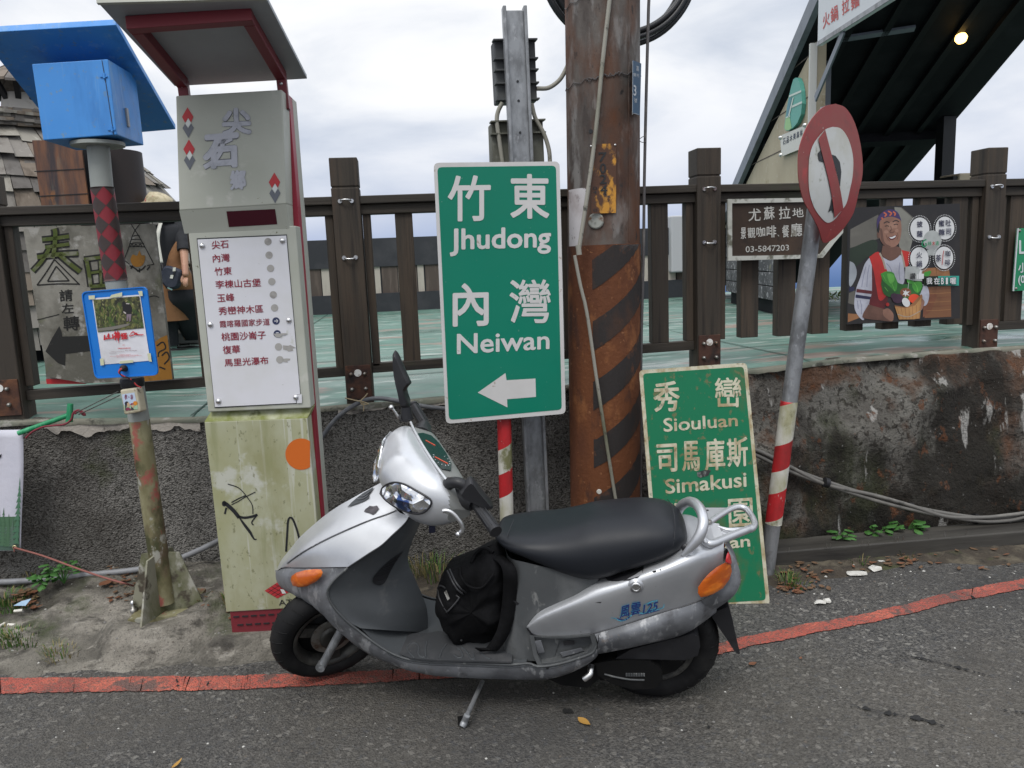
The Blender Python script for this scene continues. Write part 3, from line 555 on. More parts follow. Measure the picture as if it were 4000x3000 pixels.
pipe('conduit',ut,[('G',160,550),('G',185,680),('G',215,810),('G',262,1130),('G',335,1590),('p',2420,2000)],.0075,m_pvc,3.214)
m_cab=mat('dark_cable',(.075,.07,.07),.55,layers=[((.14,.13,.12),12,.55,.7)])
pipe('cable',ut,[('5',1727,-90),('5',1722,0),('5',1716,220),('5',1703,700),('5',1690,1300),('G',457,560),('G',447,1000),('G',445,1590),('p',2505,2010)],.0068,m_cab,3.33)
def tie(z0,z1,th0,th1):
    b=MB(); b.tube([on_pole(t,z0+(z1-z0)*i/23+.008*math.sin(i*1.9),.004) for i,t in enumerate(np.linspace(th0,th1,24))],.0017,5); obj('tie_wire',b,m_cab,ut)
tie(2.475,2.52,-95,60); tie(2.155,2.205,-92,75); tie(2.165,2.19,-40,20)
b=MB(); P_=ony('5',1663,1010,3.33); b.tube(crom([P_+[-.02,0,.006],P_+[.004,-.01,-.01],P_+[.02,-.008,-.004],P_+[.012,-.008,.014],P_+[-.004,0,.006]],20),.0016,5); obj('tie_wire',b,m_cab,ut)
b=MB(); b.lathe(on_pole(-26,1.60,.001),(-.4,-.9,0),[(0,.034),(.004,.034),(.006,.028)],20); obj('round_washer',b,mat('chipped_plate',(.3,.31,.28),.6,layers=[((.12,.06,.03),30,.5,.65),((.08,.08,.07),18,.55,.7)]),ut)
b=MB(); b.lathe(on_pole(-24,.42,.005),(-.4,-.9,0),[(0,.012),(.0015,.010)],9); obj('lime_spot',b,m_tgray if 'm_tgray' in globals() else m_spw,jk)
b=MB(); b.lathe(on_pole(-33,1.965,-.004),(-.5,-.85,0),[(0,.009),(.0055,.009)],12); obj('bolt_hole',b,m_dblk,ut)
# coil of cable hung behind the pole
b=MB(); cc=ony('q',1338,-84,3.66)
for i in range(9):
    R_=.365+.028*math.cos(i*2.1)+.012*random.random()-.03; oy=.04*math.sin(i*2.1); cx_=.012*random.uniform(-1,1); cz_=.012*random.uniform(-1,1)
    b.tube([cc+[cx_+R_*math.cos(a),oy+.006*math.sin(3*a+i),cz_+R_*math.sin(a)] for a in np.linspace(0,2*math.pi,72,endpoint=False)],.0125,8,closed=True)
single('cable_coil',b,mat('black_rubber_cable',(.022,.023,.025),.42,layers=[((.06,.06,.065),9,.55,.7)]),'big coil of thick black cable hung on the steel utility pole','cable coil',cc)
# ---- galvanised channel post with junction boxes
ch=thing('channel_post','galvanised steel channel post with weathered junction boxes, behind the clean green sign','post',(.55,3.42,0))
a0,a1=ony('5',752,50,3.42),ony('p',2100,1990,3.42); a1=a1+(a1-a0)*.17; ax=(a0-a1)/np.linalg.norm(a0-a1); hw=.053
b=MB(); xx=np.cross((0,-1.,0),ax); xx/=np.linalg.norm(xx); yy=np.cross(ax,xx); Lg=np.linalg.norm(a0-a1)
b.box((a0+a1)/2-ax*.006,(hw*2-.028,.006,Lg-.014),(xx,yy,ax)); 
for s_ in (-1,1): b.box((a0+a1)/2+xx*s_*(hw-.009),(.014,.05,Lg),(xx,yy,ax)); b.box((a0+a1)/2+xx*s_*(hw-.001),(.012,.012,Lg-.002),(xx,yy,ax)) if 0 else None
chm=obj('channel',b,m_galv,ch,bevel=.003)
for t in (.19,.265,.39,.535,.66):
    b=MB(); p=a0-ax*(.10+t*1.05)+[0,-.0045,0]; b.lathe(p,(0,-1,0),[(0,.0055),(.001,.0055)],12); obj('bolt_hole',b,m_dblk,chm)
m_jb=mat('dark_junction_box',(.055,.058,.062),.7,layers=[((.11,.115,.11),5,.5,.7),((.02,.02,.02),12,.6,.7)],bump=(40,.3,.003))
m_jb2=mat('mouldy_meter_box',(.125,.125,.10),.75,layers=[((.055,.055,.04),6,.46,.65,(1,1,.4)),((.20,.20,.17),14,.6,.72)],bump=(40,.3,.003))
Pj=PL((.52,3.47,2.2),3,0)
def jbox(name,k,q,dep,m,ridges):
    f=[Pj.p(k,*p) for p in q]; bk=[p-Pj.n*dep for p in f]; b=MB(); b.hexa(f,bk); o=obj(name,b,m,ch,bevel=.006)
    for t in ridges:
        b=MB(); l=np.array(f[0])*(1-t)+np.array(f[3])*t; r_=np.array(f[1])*(1-t)+np.array(f[2])*t; d_=(r_-l)/np.linalg.norm(r_-l); b.beam(l-d_*.006,r_+d_*.006,dep*.5,.006); obj('rib',b,m,o)
    return o
jbox('junction_box','5',((607,285),(903,280),(920,728),(630,735)),.09,m_jb,(.02,.32,.50,.71,.97))
jbox('meter_box','5',((590,880),(960,866),(985,1500),(612,1510)),.10,m_jb2,(.0,.14))
pipe('conduit',ch,[('5',915,638),('5',1000,632),('5',1075,580),('5',1120,510),('5',1150,440)],.0095,m_pvc,3.47)
pipe('conduit',ch,[('5',668,740),('5',638,800),('5',628,870),('5',645,1000),('5',672,1190)],.0095,m_pvc,3.45)
pipe('conduit',ch,[('5',878,745),('5',905,850),('5',965,960),('5',1003,1080),('5',1012,1200)],.0095,m_pvc,3.45)
# ================================================================ DESTINATION TOTEM
m_tot=mat('totem_grey_paint',(.42,.43,.375),.5,layers=[((.35,.36,.30),2.,.42,.7),((.25,.25,.13),3.5,.60,.76,(1,1,.5),5.,.8),((.48,.48,.43),9,.62,.72),((.10,.10,.05),40,.70,.74)],rvar=(4,.4,.6))
m_totlow=mat('totem_mossy_paint',(.36,.365,.255),.6,layers=[((.285,.285,.15),2.2,.42,.60,(1,1,.6),6.),((.46,.465,.395),34,.555,.60,(1,1,.035),3.,.7),((.225,.22,.10),3.2,.50,.62,(1,1,.5),7.,.7),((.47,.475,.43),5,.56,.63,(1,1,1),7.,.75),((.12,.12,.05),60,.63,.68,(1,1,.6),3.,.6),((.20,.21,.09),16,.56,.66,(1,1,.12),5.,.5)])
m_totmoss=mat('totem_ledge_moss',(.40,.41,.28),.7,layers=[((.17,.19,.045),7,.44,.6),((.07,.08,.02),15,.58,.7),((.5,.5,.42),6,.62,.7)])
m_tred=mat('totem_red_stripe',(.30,.022,.042),.45,layers=[((.22,.02,.03),3,.5,.7)])
m_tframe=mat('totem_red_steel',(.17,.022,.03),.45,layers=[((.15,.03,.035),4,.5,.7),((.08,.04,.03),20,.65,.72)])
m_pan=mat('white_enamel_panel',(.62,.62,.65),.35,layers=[((.56,.56,.55),2.2,.5,.7),((.33,.34,.22),9,.665,.74,(1,1,.6),6.,.8),((.2,.19,.14),55,.72,.75)])
m_trd=mat('totem_red_text',(.24,.018,.035),.5)
m_tgray=mat('peeled_grey',(.33,.32,.30),.7,layers=[((.22,.21,.20),14,.5,.65)])
TP=PL((-.56,2.90,1.27),-5,.5); tn=TP.n; tnh=np.array([tn[0],tn[1],0]); tnh/=np.linalg.norm(tnh)
tt=thing('destination_totem','tall grey roadside totem with a white panel of red place names and a small roof','totem',(-.57,2.97,.03))
def slab(name,q,dep0,dep1,m,par,bevel=.004):
    """q: (view,x,y) TL TR BR BL on the totem front; solid between two depths behind it"""
    f=[TP.p(*p) for p in q]; b=MB(); b.hexa([p-tnh*dep0 for p in f],[p-tnh*dep1 for p in f]); return obj(name,b,m,par,bevel=bevel)
# body layers: grey front, red core slab, grey back slab
body=slab('body',(('4',68,100),('4',888,62),('4',1005,1450),('4',222,1482)),-.002,.075,m_tot,tt)
q0=[TP.p(*p) for p in (('1',1272,690),('1',2052,648),('A',500,1659),('3',1300,1330))]
e_=TP.p('A',0,0)
def col(name,x0l,x1l,dep0,dep1,m,zb_=.06,zt=None):
    """vertical slab by totem-plane X offsets at head and foot"""
    pass
hl=TP.p('1',1272,690); hr=TP.p('1',2034,648); fl=TP.p('3',1228,1215); fr=np.array(hr)+(np.array(fl)-np.array(hl)); 
exx=np.array([math.cos(rad(-5)),math.sin(rad(-5)),0])
lowL=TP.p('3',1103,205); lowR=TP.p('A',415,692)
foot_z=.055
def down(p,q,z_): t=(z_-p[2])/(q[2]-p[2]); return p+(q-p)*t
leftfoot=down(lowL,TP.p('3',1220,1220),.170); wlow=np.linalg.norm(lowR-lowL)
rightfoot=leftfoot+(lowR-lowL)/wlow*wlow*1.0; rightfoot[2]=.170
def dep(p,d): return np.array(p)-tnh*d
core=[hl+exx*.012,hr+exx*.004,rightfoot+exx*.0,leftfoot+exx*.012]
b=MB(); b.hexa([dep(p,.076) for p in core],[dep(p,.128) for p in core]); obj('red_core',b,m_tred,tt,bevel=.002)
b=MB(); b.hexa([dep(p,.129) for p in core],[dep(p,.20) for p in core]); obj('back_slab',b,m_tot,tt,bevel=.003)
# lower box with a mossy sloping ledge
f=[lowL,lowR,rightfoot,leftfoot]; OUT=.045
b=MB(); b.hexa([dep(p,-OUT*0-.0) for p in f],[dep(p,.0755) for p in f]); low=obj('lower_box',b,m_totlow,tt,bevel=.003)
tl,tr=TP.p('3',1130,150),TP.p('A',450,610)
b=MB(); b.hexa([dep(tl,.03),dep(tr,.03),lowR-tnh*.001,lowL-tnh*.001],[dep(tl,.07),dep(tr,.07),dep(lowR,.07),dep(lowL,.07)]); obj('ledge',b,m_totmoss,low)
b=MB(); b.hexa([dep(leftfoot+exx*.012,.005),dep(rightfoot-exx*.012,.005),dep(rightfoot-exx*.012,.005)*[1,1,0]+[0,0,.07],dep(leftfoot+exx*.012,.005)*[1,1,0]+[0,0,.07]],[dep(leftfoot+exx*.012,.17),dep(rightfoot-exx*.012,.17),dep(rightfoot-exx*.012,.17)*[1,1,0]+[0,0,.07],dep(leftfoot+exx*.012,.17)*[1,1,0]+[0,0,.07]]); 
pli=obj('plinth',b,m_tframe,tt,bevel=.003)
b=MB()
for r_ in (0,1):
    for i in range(9): 
        c=dep(leftfoot+exx*(.035+.033*i+.012*r_),.003); c[2]=.148-.034*r_; b.box(c,(.022,.004,.0045),(exx,np.cross((0,0,1),exx),(0,0,1)))
s_=obj('vent_slot',b,m_dblk,pli)
# head
HF=[('1',1265,690),('1',2030,645),('1',2060,1468),('1',1290,1516)]
f=[TP.p(*p,.03) for p in HF]; bt=[TP.p('1',1290,1516,.03),TP.p('1',2060,1468,.03),TP.p('4',838,85,.002),TP.p('4',40,122,.002)]
b=MB(); b.hexa(f,[dep(p,.105) for p in f]); hd=obj('head',b,m_tot,tt,bevel=.004)
b=MB(); b.hexa(bt,[dep(bt[0],.10),dep(bt[1],.10),dep(bt[2],.074),dep(bt[3],.074)]); hb=obj('head_chin',b,m_tot,hd)
nch=np.cross(bt[1]-bt[0],bt[3]-bt[0]); nch/=np.linalg.norm(nch); nch*= -np.sign(nch[1]); PCh=PL(bt[0],n=nch)
b=MB(); b.poly([PCh.p('1',*p,.002) for p in ((1630,1522),(1980,1505),(1997,1615),(1648,1635))]); obj('display_window',b,mat('dark_red_acrylic',(.055,.006,.014),.15),hb)
PH=PL(f[0],n=tn)
m_dred=mat('sticker_red',(.42,.03,.035),.5); m_dgry=mat('sticker_grey',(.115,.125,.145),.5); m_dwht=mat('sticker_white',(.58,.6,.58),.5)
for dx,dy in ((0,0),(10,232),(625,470)):
    b=MB()
    poly(b,PH,'1',[(x+dx,y+dy) for x,y in ((1350,772),(1392,840),(1376,882),(1355,848),(1333,884),(1310,842))],.0015,0)
    poly(b,PH,'1',[(x+dx,y+dy) for x,y in ((1355,852),(1375,886),(1355,920),(1334,890))],.0015,1)
    poly(b,PH,'1',[(x+dx,y+dy) for x,y in ((1332,890),(1355,925),(1376,888),(1395,920),(1356,993),(1314,922))],.0015,2)
    obj('diamond_sticker',b,[m_dred,m_dwht,m_dgry],hd)
m_cal1=mat('peeled_letter_outline',(.13,.135,.15),.6); m_cal2=mat('silver_letter',(.40,.41,.45),.5,layers=[((.30,.31,.34),18,.5,.65)])
b=MB(); c=MB()
for t,q in (('尖',((1592,780),(1808,772),(1815,968),(1600,978))),('石',((1462,970),(1720,950),(1728,1205),(1458,1222))),('鄉',((1652,1226),(1770,1220),(1776,1362),(1658,1372)))):
    text(b,PH,'1',t,*q,.001,.062); text(c,PH,'1',t,*q,.002,.045)
for sgn,mm in ((b,30),(c,20)): 
    stroke(sgn,PH,'1',((1470,1205),(1540,1160),(1590,1090),(1610,1010),(1640,985)),mm+12,.001 if sgn is b else .002); stroke(sgn,PH,'1',((1560,1010),(1610,1020),(1670,995)),mm+14,.001 if sgn is b else .002)
obj('letter_outline',b,m_cal1,hd); obj('lettering',c,m_cal2,hd)
# list panel
PP=PL(TP.p('4',500,700,.004),n=tn)
b=MB(); b.poly([PP.p('4',*p,.0) for p in ((133,158),(820,128),(925,1345),(893,1352),(897,1418),(270,1452))],0,-PP.n*.0015); obj('panel_shadow_gap',b,m_dblk,body)
b=MB(); b.poly([PP.p('4',*p,.0025) for p in ((139,167),(815,137),(922,1345),(890,1350),(892,1413),(272,1444))],0,-PP.n*.002); lp=obj('list_panel',b,m_pan,body)
b=MB(); b.poly([PP.p('4',*p,.0035) for p in ((895,1352),(934,1345),(936,1412),(897,1415))]); obj('panel_corner',b,m_pan,body)
b=MB()
for t,TL,TR,BR,BL in (('尖石',(245,177),(374,168),(378,230),(250,241)),('內灣',(252,280),(383,272),(387,335),(258,343)),('竹東',(266,381),(398,373),(402,435),(272,443)),('李棟山古堡',(273,480),(620,463),(624,525),(279,541)),('玉峰',(286,582),(418,575),(422,638),(292,646)),('秀巒神木區',(297,682),(638,663),(642,724),(303,744)),('霞喀羅國家步道',(307,786),(688,766),(692,820),(312,839)),('桃園沙崙子',(318,879),(658,862),(662,925),(325,941)),('復華',(330,978),(461,970),(465,1033),(335,1041)),('馬里光瀑布',(342,1078),(677,1058),(682,1117),(347,1136))):
    text(b,PP,'4',t,TL,TR,BR,BL,.0035,.012 if len(t)<6 else .006)
obj('lettering',b,m_trd,lp)
for i,(x,y) in enumerate(((677,183),(685,286),(696,387),(706,488),(717,588),(727,688),(738,788),(747,885),(757,985),(767,1083))):
    b=MB(); b.poly(circ(PP,'4',x,y,28,28,22,.0035),0 if i not in (6,7) else 1)
    if i in (6,7): 
        if i==6: stroke(b,PP,'4',((x-14,y+1),(x+13,y)),6,.0042,2); stroke(b,PP,'4',((x+2,y-13),(x+15,y),(x+4,y+13)),5,.0042,2,n=3)
        else: stroke(b,PP,'4',((x-10,y-7),(x+12,y-8)),6,.0042,2); poly(b,PP,'4',((x-28,y),(x+20,y-2),(x+55,y-4),(x+80,y),(x+60,y+10),(x+35,y+12),(x+25,y+28),(x-10,y+26)),.0048,0)
    if i==8: poly(b,PP,'4',((x+33,y-12),(x+75,y-8),(x+90,y-14),(x+135,y+8),(x+108,y+12),(x+112,y+30),(x+78,y+36),(x+60,y+26),(x+36,y+22)),.0035,0)
    if i==9: poly(b,PP,'4',((x+20,y-6),(x+50,y-10),(x+80,y-8),(x+74,y+6),(x+58,y+8),(x+60,y+22),(x+24,y+16)),.0035,0)
    obj('list_marker',b,[m_tgray,mat('navy_marker',(.022,.03,.08),.5),m_pan] if i in(6,7) else m_tgray,lp)
for x,y in ((175,215),(787,176),(238,816),(836,783),(300,1400),(889,1370)):
    b=MB(); dome(b,PP.p('4',x,y,.003),PP.n,.0105,.008,16); obj('dome_bolt',b,m_steel,lp)
# lower box decoration
PLo=PL(lowL,n=tn)
m_orange=mat('orange_sticker',(.52,.115,.012),.45); m_ink=mat('black_paint_line',(.012,.013,.015),.5)
b=MB(); b.poly([PLo.p('A',*p,.0015) for p in [(365+127*math.cos(a),983+127*math.sin(a)) for a in np.linspace(rad(55),rad(305),40)]]); obj('orange_dot',b,m_orange,low)
b=MB()
stroke(b,PLo,'3',((1230,540),(1290,562),(1335,612),(1362,655),(1366,702)),5,.0015); stroke(b,PLo,'3',((1380,583),(1325,610),(1290,632),(1250,652)),5,.0015); stroke(b,PLo,'3',((1250,640),(1290,618),(1325,603)),6,.0015)
b.poly(circ(PLo,'3',1210,646,12,15,16,.0015)); stroke(b,PLo,'3',((1205,638),(1230,655),(1262,685),(1292,722)),20,.0015); stroke(b,PLo,'3',((1222,668),(1214,702)),10,.0015); stroke(b,PLo,'3',((1285,715),(1320,722),(1360,716),(1390,706)),13,.0015); stroke(b,PLo,'3',((1390,706),(1360,745),(1368,762)),7,.0015); stroke(b,PLo,'3',((1290,718),(1320,760),(1350,800),(1372,837),(1386,838)),15,.0015,taper=True)
stroke(b,PLo,'B',((205,445),(212,330),(220,230),(240,213),(258,240),(280,300),(295,358)),14,.0015)
obj('archer_drawing',b,m_ink,low)
b=MB(); poly(b,PLo,'B',((58,712),(150,652),(255,705),(146,764)),.0015); poly(b,PLo,'B',((165,700),(190,704),(205,730),(180,732)),.0022,1); 
for t in (.25,.5,.75):
    l=lambda a,c,t: (a[0]+(c[0]-a[0])*t,a[1]+(c[1]-a[1])*t)
    A_,B_2,C_2,D_2=(58,712),(150,652),(255,705),(146,764)
    stroke(b,PLo,'B',(l(A_,B_2,t),l(D_2,C_2,t)),3,.002,2); stroke(b,PLo,'B',(l(A_,D_2,t),l(B_2,C_2,t)),3,.002,2)
obj('diamond_emblem',b,[m_dred,m_dwht,m_ink],low)
b=MB(); text(b,PLo,'B','ATAYAL',(152,774),(425,762),(430,800),(157,812),.0015,.004); obj('lettering',b,m_ink,low)
# roof and its red frame
m_roofu=mat('totem_roof_grey',(.30,.32,.34),.5,layers=[((.24,.255,.27),2,.45,.7),((.36,.37,.36),20,.62,.72)])
b0=[ony('1',1258,622,3.02),ony('1',2212,568,3.02)]; n0=[ony('1',705,22,2.48),ony('1',1918,-10,2.48)]
upv=np.cross(b0[1]-b0[0],n0[0]-b0[0]); upv/=np.linalg.norm(upv); upv*=np.sign(upv[2])
f=[n0[0],n0[1],b0[1],b0[0]]
b=MB(); b.hexa(f,[p+upv*.016 for p in f]); rf=obj('roof_panel',b,m_roofu,tt,bevel=.002)
b=MB(); b.beam(n0[0]+upv*.01-[0,.004,0],n0[1]+upv*.01-[0,.004,0],.012,.028,upv); obj('roof_trim',b,m_tot,rf)
def under(x,y,d=.022): 
    PR=PL(b0[0]-upv*d,n=upv); return PR.p('1',x,y)
ul,ur=under(965,178),under(1778,120); pl_,pr_=under(1308,590),under(2018,535)
dl=(pl_-ul); dr=(pr_-ur)
b=MB(); b.beam(ul-(ur-ul)/np.linalg.norm(ur-ul)*.018,ur+(ur-ul)/np.linalg.norm(ur-ul)*.018,.034,.04,upv); obj('cross_bar',b,m_tframe,tt,bevel=.003)
for a_,c_,lw in ((ul,pl_,'1'),(ur,pr_,'1')):
    u_=(c_-a_)/np.linalg.norm(c_-a_); b=MB(); b.beam(a_+u_*.018,c_+u_*.02,.034,.04,upv); obj('roof_arm',b,m_tframe,tt,bevel=.003)
    p=c_+u_*.012; b=MB(); b.beam(p+[0,0,.012],[p[0]+.004,p[1],hl[2]-.05],.034,.034,(0,1,0)); obj('roof_post',b,m_tframe,tt,bevel=.003)
    b=MB(); dome(b,[p[0],p[1]-.018,hl[2]+.035],(0,-1,0),.006,.004); obj('bolt',b,m_steel,tt)
# ================================================================ BLUE SOLAR POST
m_blue=mat('blue_powder_coat',(.045,.235,.60),.4,layers=[((.065,.27,.64),1.5,.45,.7),((.12,.24,.40),40,.60,.68),((.03,.16,.44),5,.52,.66,(1,1,.25)),((.16,.33,.55),26,.58,.66,(1,1,.05),4.,.5)],bump=(160,.12,.001),rvar=(6,.35,.55))
m_blue2=mat('blue_sign_plate',(.008,.16,.55),.4,layers=[((.012,.18,.58),2,.45,.7),((.2,.12,.08),40,.735,.75)])
m_bpole=mat('grey_painted_pole',(.29,.31,.29),.55,layers=[((.22,.235,.22),4,.45,.7),((.12,.13,.10),14,.62,.72)])
m_bmoss=mat('mossy_pole',(.155,.14,.07),.75,layers=[((.24,.225,.13),9,.46,.60,(1,1,.5),6.),((.095,.05,.04),2.4,.50,.57,(1,1,.6),6.,.92),((.05,.052,.02),9,.52,.64,(1,1,.6),6.),((.30,.07,.06),7,.565,.61,(1,1,.8),7.,.85),((.33,.33,.29),14,.59,.64,(1,1,.7),6.,.8)],bump=(60,.3,.003))
bp=thing('solar_post','leaning post with a blue steel box under a tilted blue panel, left of the totem','post',(-1.03,3.1,.1))
yb=3.08
pt=[ony('1',706,1045,yb),ony('1',780,1659,yb),ony('2',948,870,yb),ony('3',752,200,yb),ony('3',812,660,yb),ony('3',893,1180,yb)]
p_sleeve0=ony('1',735,1350,yb); p_sleeve1=ony('2',940,822,yb)
b=MB(); b.tube([pt[0],p_sleeve0,p_sleeve1,ony('3',752,195,yb)],.0378,18); pole=obj('pole',b,m_bpole,bp)
b=MB(); b.tube([ony('3',752,195,yb),pt[5]],.0372,18); obj('lower_pole',b,m_bmoss,bp)
m_slr=mat('sleeve_red',(.22,.018,.028),.5,layers=[((.13,.02,.025),4,.5,.7)]); m_sld=mat('sleeve_brown',(.045,.032,.03),.55,layers=[((.09,.03,.03),6,.5,.7),((.04,.07,.03),5,.62,.75)])
b=MB(); nn,rows=28,30; aa=p_sleeve1-p_sleeve0; La=np.linalg.norm(aa); ad=aa/La; uu=np.cross(ad,(0,1.,0)); uu/=np.linalg.norm(uu); vv=np.cross(ad,uu)
b.tube([p_sleeve0,p_sleeve1],.0395,24)
def sl(th,h): return p_sleeve0+ad*h+(uu*math.cos(th)+vv*math.sin(th))*.0402
dia=La/5.0
for k in range(6):
    for j in range(4):
        th0=j*math.pi/2+.35; h0=dia*(k)
        for s_,t_ in ((1,0),(-1,0)):
            pass
        G=[]
        for t in np.linspace(-1,1,9):
            w_=(1-abs(t))*math.pi/4; G.append([sl(th0+u*w_,min(max(h0+t*dia/2*1.0,0),La)) for u in np.linspace(-1,1,7)])
        b.grid(G,1)
obj('diamond_sleeve',b,[m_slr,m_sld],pole)
Bx=PL((-1.10,3.0,2.06),-3,4); f=[Bx.p('1',*p) for p in ((228,460),(775,425),(840,970),(310,1010))]; dpt=np.array([Bx.n[0],Bx.n[1],0])*.25
b=MB(); b.hexa(f,[p-dpt for p in f]); bx=obj('steel_box',b,m_blue,bp,bevel=.003)
b=MB(); stroke(b,Bx,'1',((733,432),(762,600),(790,780),(818,968)),5,.0015); obj('door_gap',b,m_dblk,bx)
for x,y in ((750,555),(806,938)):
    b=MB(); b.tube([Bx.p('1',x-4,y-28,.004),Bx.p('1',x+2,y+10,.004)],.004,8); b.beam(Bx.p('1',x-30,y-3,.002),Bx.p('1',x+24,y-5,.002),.004,.004); obj('hinge',b,m_blue,bx)
sx=(f[2]-dpt*.55)*.5+(f[1]-dpt*.55)*.5; b=MB(); b.box(sx+[.003,-.03,-.05],(.006,.018,.065)); obj('latch',b,m_galv,bx)
fl_c=ony('1',700,1035,3.12); b=MB(); b.lathe(pt[0]+(pt[0]-pt[1])/np.linalg.norm(pt[0]-pt[1])*-.004,(pt[0]-pt[1]),[(0,.09),(.012,.09)],28); obj('flange',b,m_bpole,bp)
n0=[ony('1',-158,238,2.97),ony('1',835,180,2.97)]; b0=[ony('1',451,1000,3.55),ony('1',1265,932,3.55)]
upv2=np.cross(n0[1]-n0[0],b0[0]-n0[0]); upv2/=np.linalg.norm(upv2); upv2*=np.sign(upv2[2]); f2=[n0[0],n0[1],b0[1],b0[0]]
b=MB(); b.hexa(f2,[p+upv2*.024 for p in f2]); obj('tilted_panel',b,m_blue,bp,bevel=.002)
# notice plate, sensor box, clamp
PB_=PL((-1.05,3.0,1.24),-19,0)
f=rounded([PB_.p('2',*p) for p in ((655,912),(1186,868),(1282,1588),(768,1617))],.022)
b=MB(); b.poly(f,0,-PB_.n*.006); npz=obj('notice_plate',b,m_blue2,bp)
inner=rounded([PB_.p('2',*p,.004) for p in ((664,920),(1178,877),(1273,1580),(776,1608))],.02); out2=rounded([PB_.p('2',*p,.004) for p in ((655,912),(1186,868),(1282,1588),(768,1617))],.022)
b=MB(); b.ring(out2,inner,0,-PB_.n*.004); obj('plate_rim',b,m_blue2,npz)
RB=PL(ony('R',380,850,3.0),-14,3)
f=[RB.p('R',*p) for p in ((160,612),(548,560),(645,1120),(265,1190))]; b=MB(); b.hexa(f,[p-RB.n*.045 for p in f])
m_cream=mat('grubby_cream_plastic',(.46,.42,.31),.5,layers=[((.25,.22,.13),12,.52,.65),((.12,.10,.07),30,.62,.7)]); sb=obj('sensor_box',b,m_cream,bp,bevel=.006)
b=MB(); poly(b,RB,'R',((208,715),(505,668),(585,1055),(285,1092)),.001,0); poly(b,RB,'R',((258,960),(330,985),(560,900),(585,1055),(285,1092)),.0014,1); b.poly(circ(RB,'R',520,920,52,52,20,.0018),2)
for r_ in (40,62,84,106): 
    for s_ in (0,180):
        if r_>40: stroke(b,RB,'R',[(372+r_*.85*math.cos(rad(s_+a)),775+r_*.85*math.sin(rad(s_+a))) for a in (-42,-20,0,20,42)],11,.002,3)
b.poly(circ(RB,'R',372,775,12,12,12,.002),3)
b.poly(circ(RB,'R',325,925,48,50,18,.002),4); poly(b,RB,'R',((285,930),(320,960),(320,1000),(310,1040),(320,1085),(290,1080)),.002,4); poly(b,RB,'R',((330,930),(365,890),(392,930),(400,985),(380,1010),(340,1000)),.0024,5); poly(b,RB,'R',((310,1030),(350,1010),(420,1040),(425,1075),(300,1088)),.0024,3)
poly(b,RB,'R',((405,945),(440,912),(490,930),(480,960),(430,975)),.0024,3); poly(b,RB,'R',((430,960),(485,945),(500,990),(480,1020),(440,1010)),.0026,5); poly(b,RB,'R',((425,985),(445,1010),(500,1060),(430,1075)),.0024,4)
obj('sensor_sticker',b,[mat('sticker_sky',(.42,.50,.62),.5),mat('sticker_field',(.30,.45,.30),.5),mat('sticker_sun',(.55,.20,.02),.5),mat('sticker_maroon',(.20,.03,.07),.5),mat('sticker_ink',(.02,.02,.03),.5),mat('sticker_skin',(.45,.32,.20),.5)],sb)
pR=ony('R',540,400,yb); ud=(pt[3]-pt[2])/np.linalg.norm(pt[3]-pt[2])
m_tape=mat('black_tape',(.012,.012,.014),.5,bump=(60,.5,.004))
b=MB(); b.lathe(ony('R',440,330,yb),ud,[(0,.040),(.006,.043),(.03,.042),(.035,.040)],18); b.lathe(ony('R',300,115,3.0),(-.2,-1,.2),[(0,.012),(.02,.012),(.026,.006)],14); obj('taped_joint',b,m_tape,bp)
m_rw=mat('red_wire',(.42,.03,.03),.5)
for off_,m_ in ((0,m_rw),(14,m_tape),(-10,m_rw)):
    b=MB(); b.tube(crom([ony('R',300+off_,120+off_,2.985),ony('R',200+off_,130+off_,2.975),ony('R',150+off_,205,2.972),ony('R',220,280+off_,2.975),ony('R',330+off_,320,2.98),ony('R',430,380+off_,2.985)],24),.0024,6); obj('loose_wire',b,m_,bp)
b=MB(); b.tube(crom([ony('R',500,440,2.995),ony('R',560,510,2.995),ony('R',660,555,3.0)],10),.0024,6); obj('loose_wire',b,m_rw,bp)
# base plate, gussets, bolts
bz=.128
gp=[onz('3',*p,bz) for p in ((688,1274),(832,1262),(985,1248),(1022,1215),(1112,1105),(860,1085))]
b=MB(); b.poly(gp,0,(0,0,-.02)); bpl=obj('base_plate',b,m_bmoss,bp,bevel=.002)
ctr=ony('3',893,1180,yb); ctr[2]=bz
m_plate=mat('mossy_galvanised_plate',(.22,.215,.16),.8,layers=[((.10,.105,.05),6,.44,.58,(1,1,.6),7.),((.36,.355,.31),11,.55,.62,(1,1,.6),7.,.85),((.06,.05,.035),14,.56,.65)],bump=(40,.3,.003))
def fin(d,pts):
    d=np.array(d,float)/np.linalg.norm(d); nrm=np.array([-d[1],d[0],0])*.004; P_=[ctr+d*a+[0,0,h] for a,h in pts]; b=MB(); b.poly([p+nrm for p in P_],0,-2*nrm); obj('gusset',b,m_plate,bp)
fs_=((.0,.0),(.15,.0),(.14,.03),(.075,.235),(.035,.24),(.0,.10))
fin((-.97,.25,0),fs_); fin((.97,-.0,0),fs_); fin((-.35,-.94,0),fs_); fin((.35,.94,0),fs_)
for p in ((722,1228),(965,1190)):
    b=MB(); c=onz('3',*p,bz); b.lathe(c,(0,0,1),[(0,.014),(.012,.014),(.013,.007),(.035,.007)],10); obj('anchor_bolt',b,m_bolt,bpl); b=MB(); dome(b,c+[0,0,.035],(0,0,1),.010,.012); obj('bolt_cap',b,m_steel,bpl)
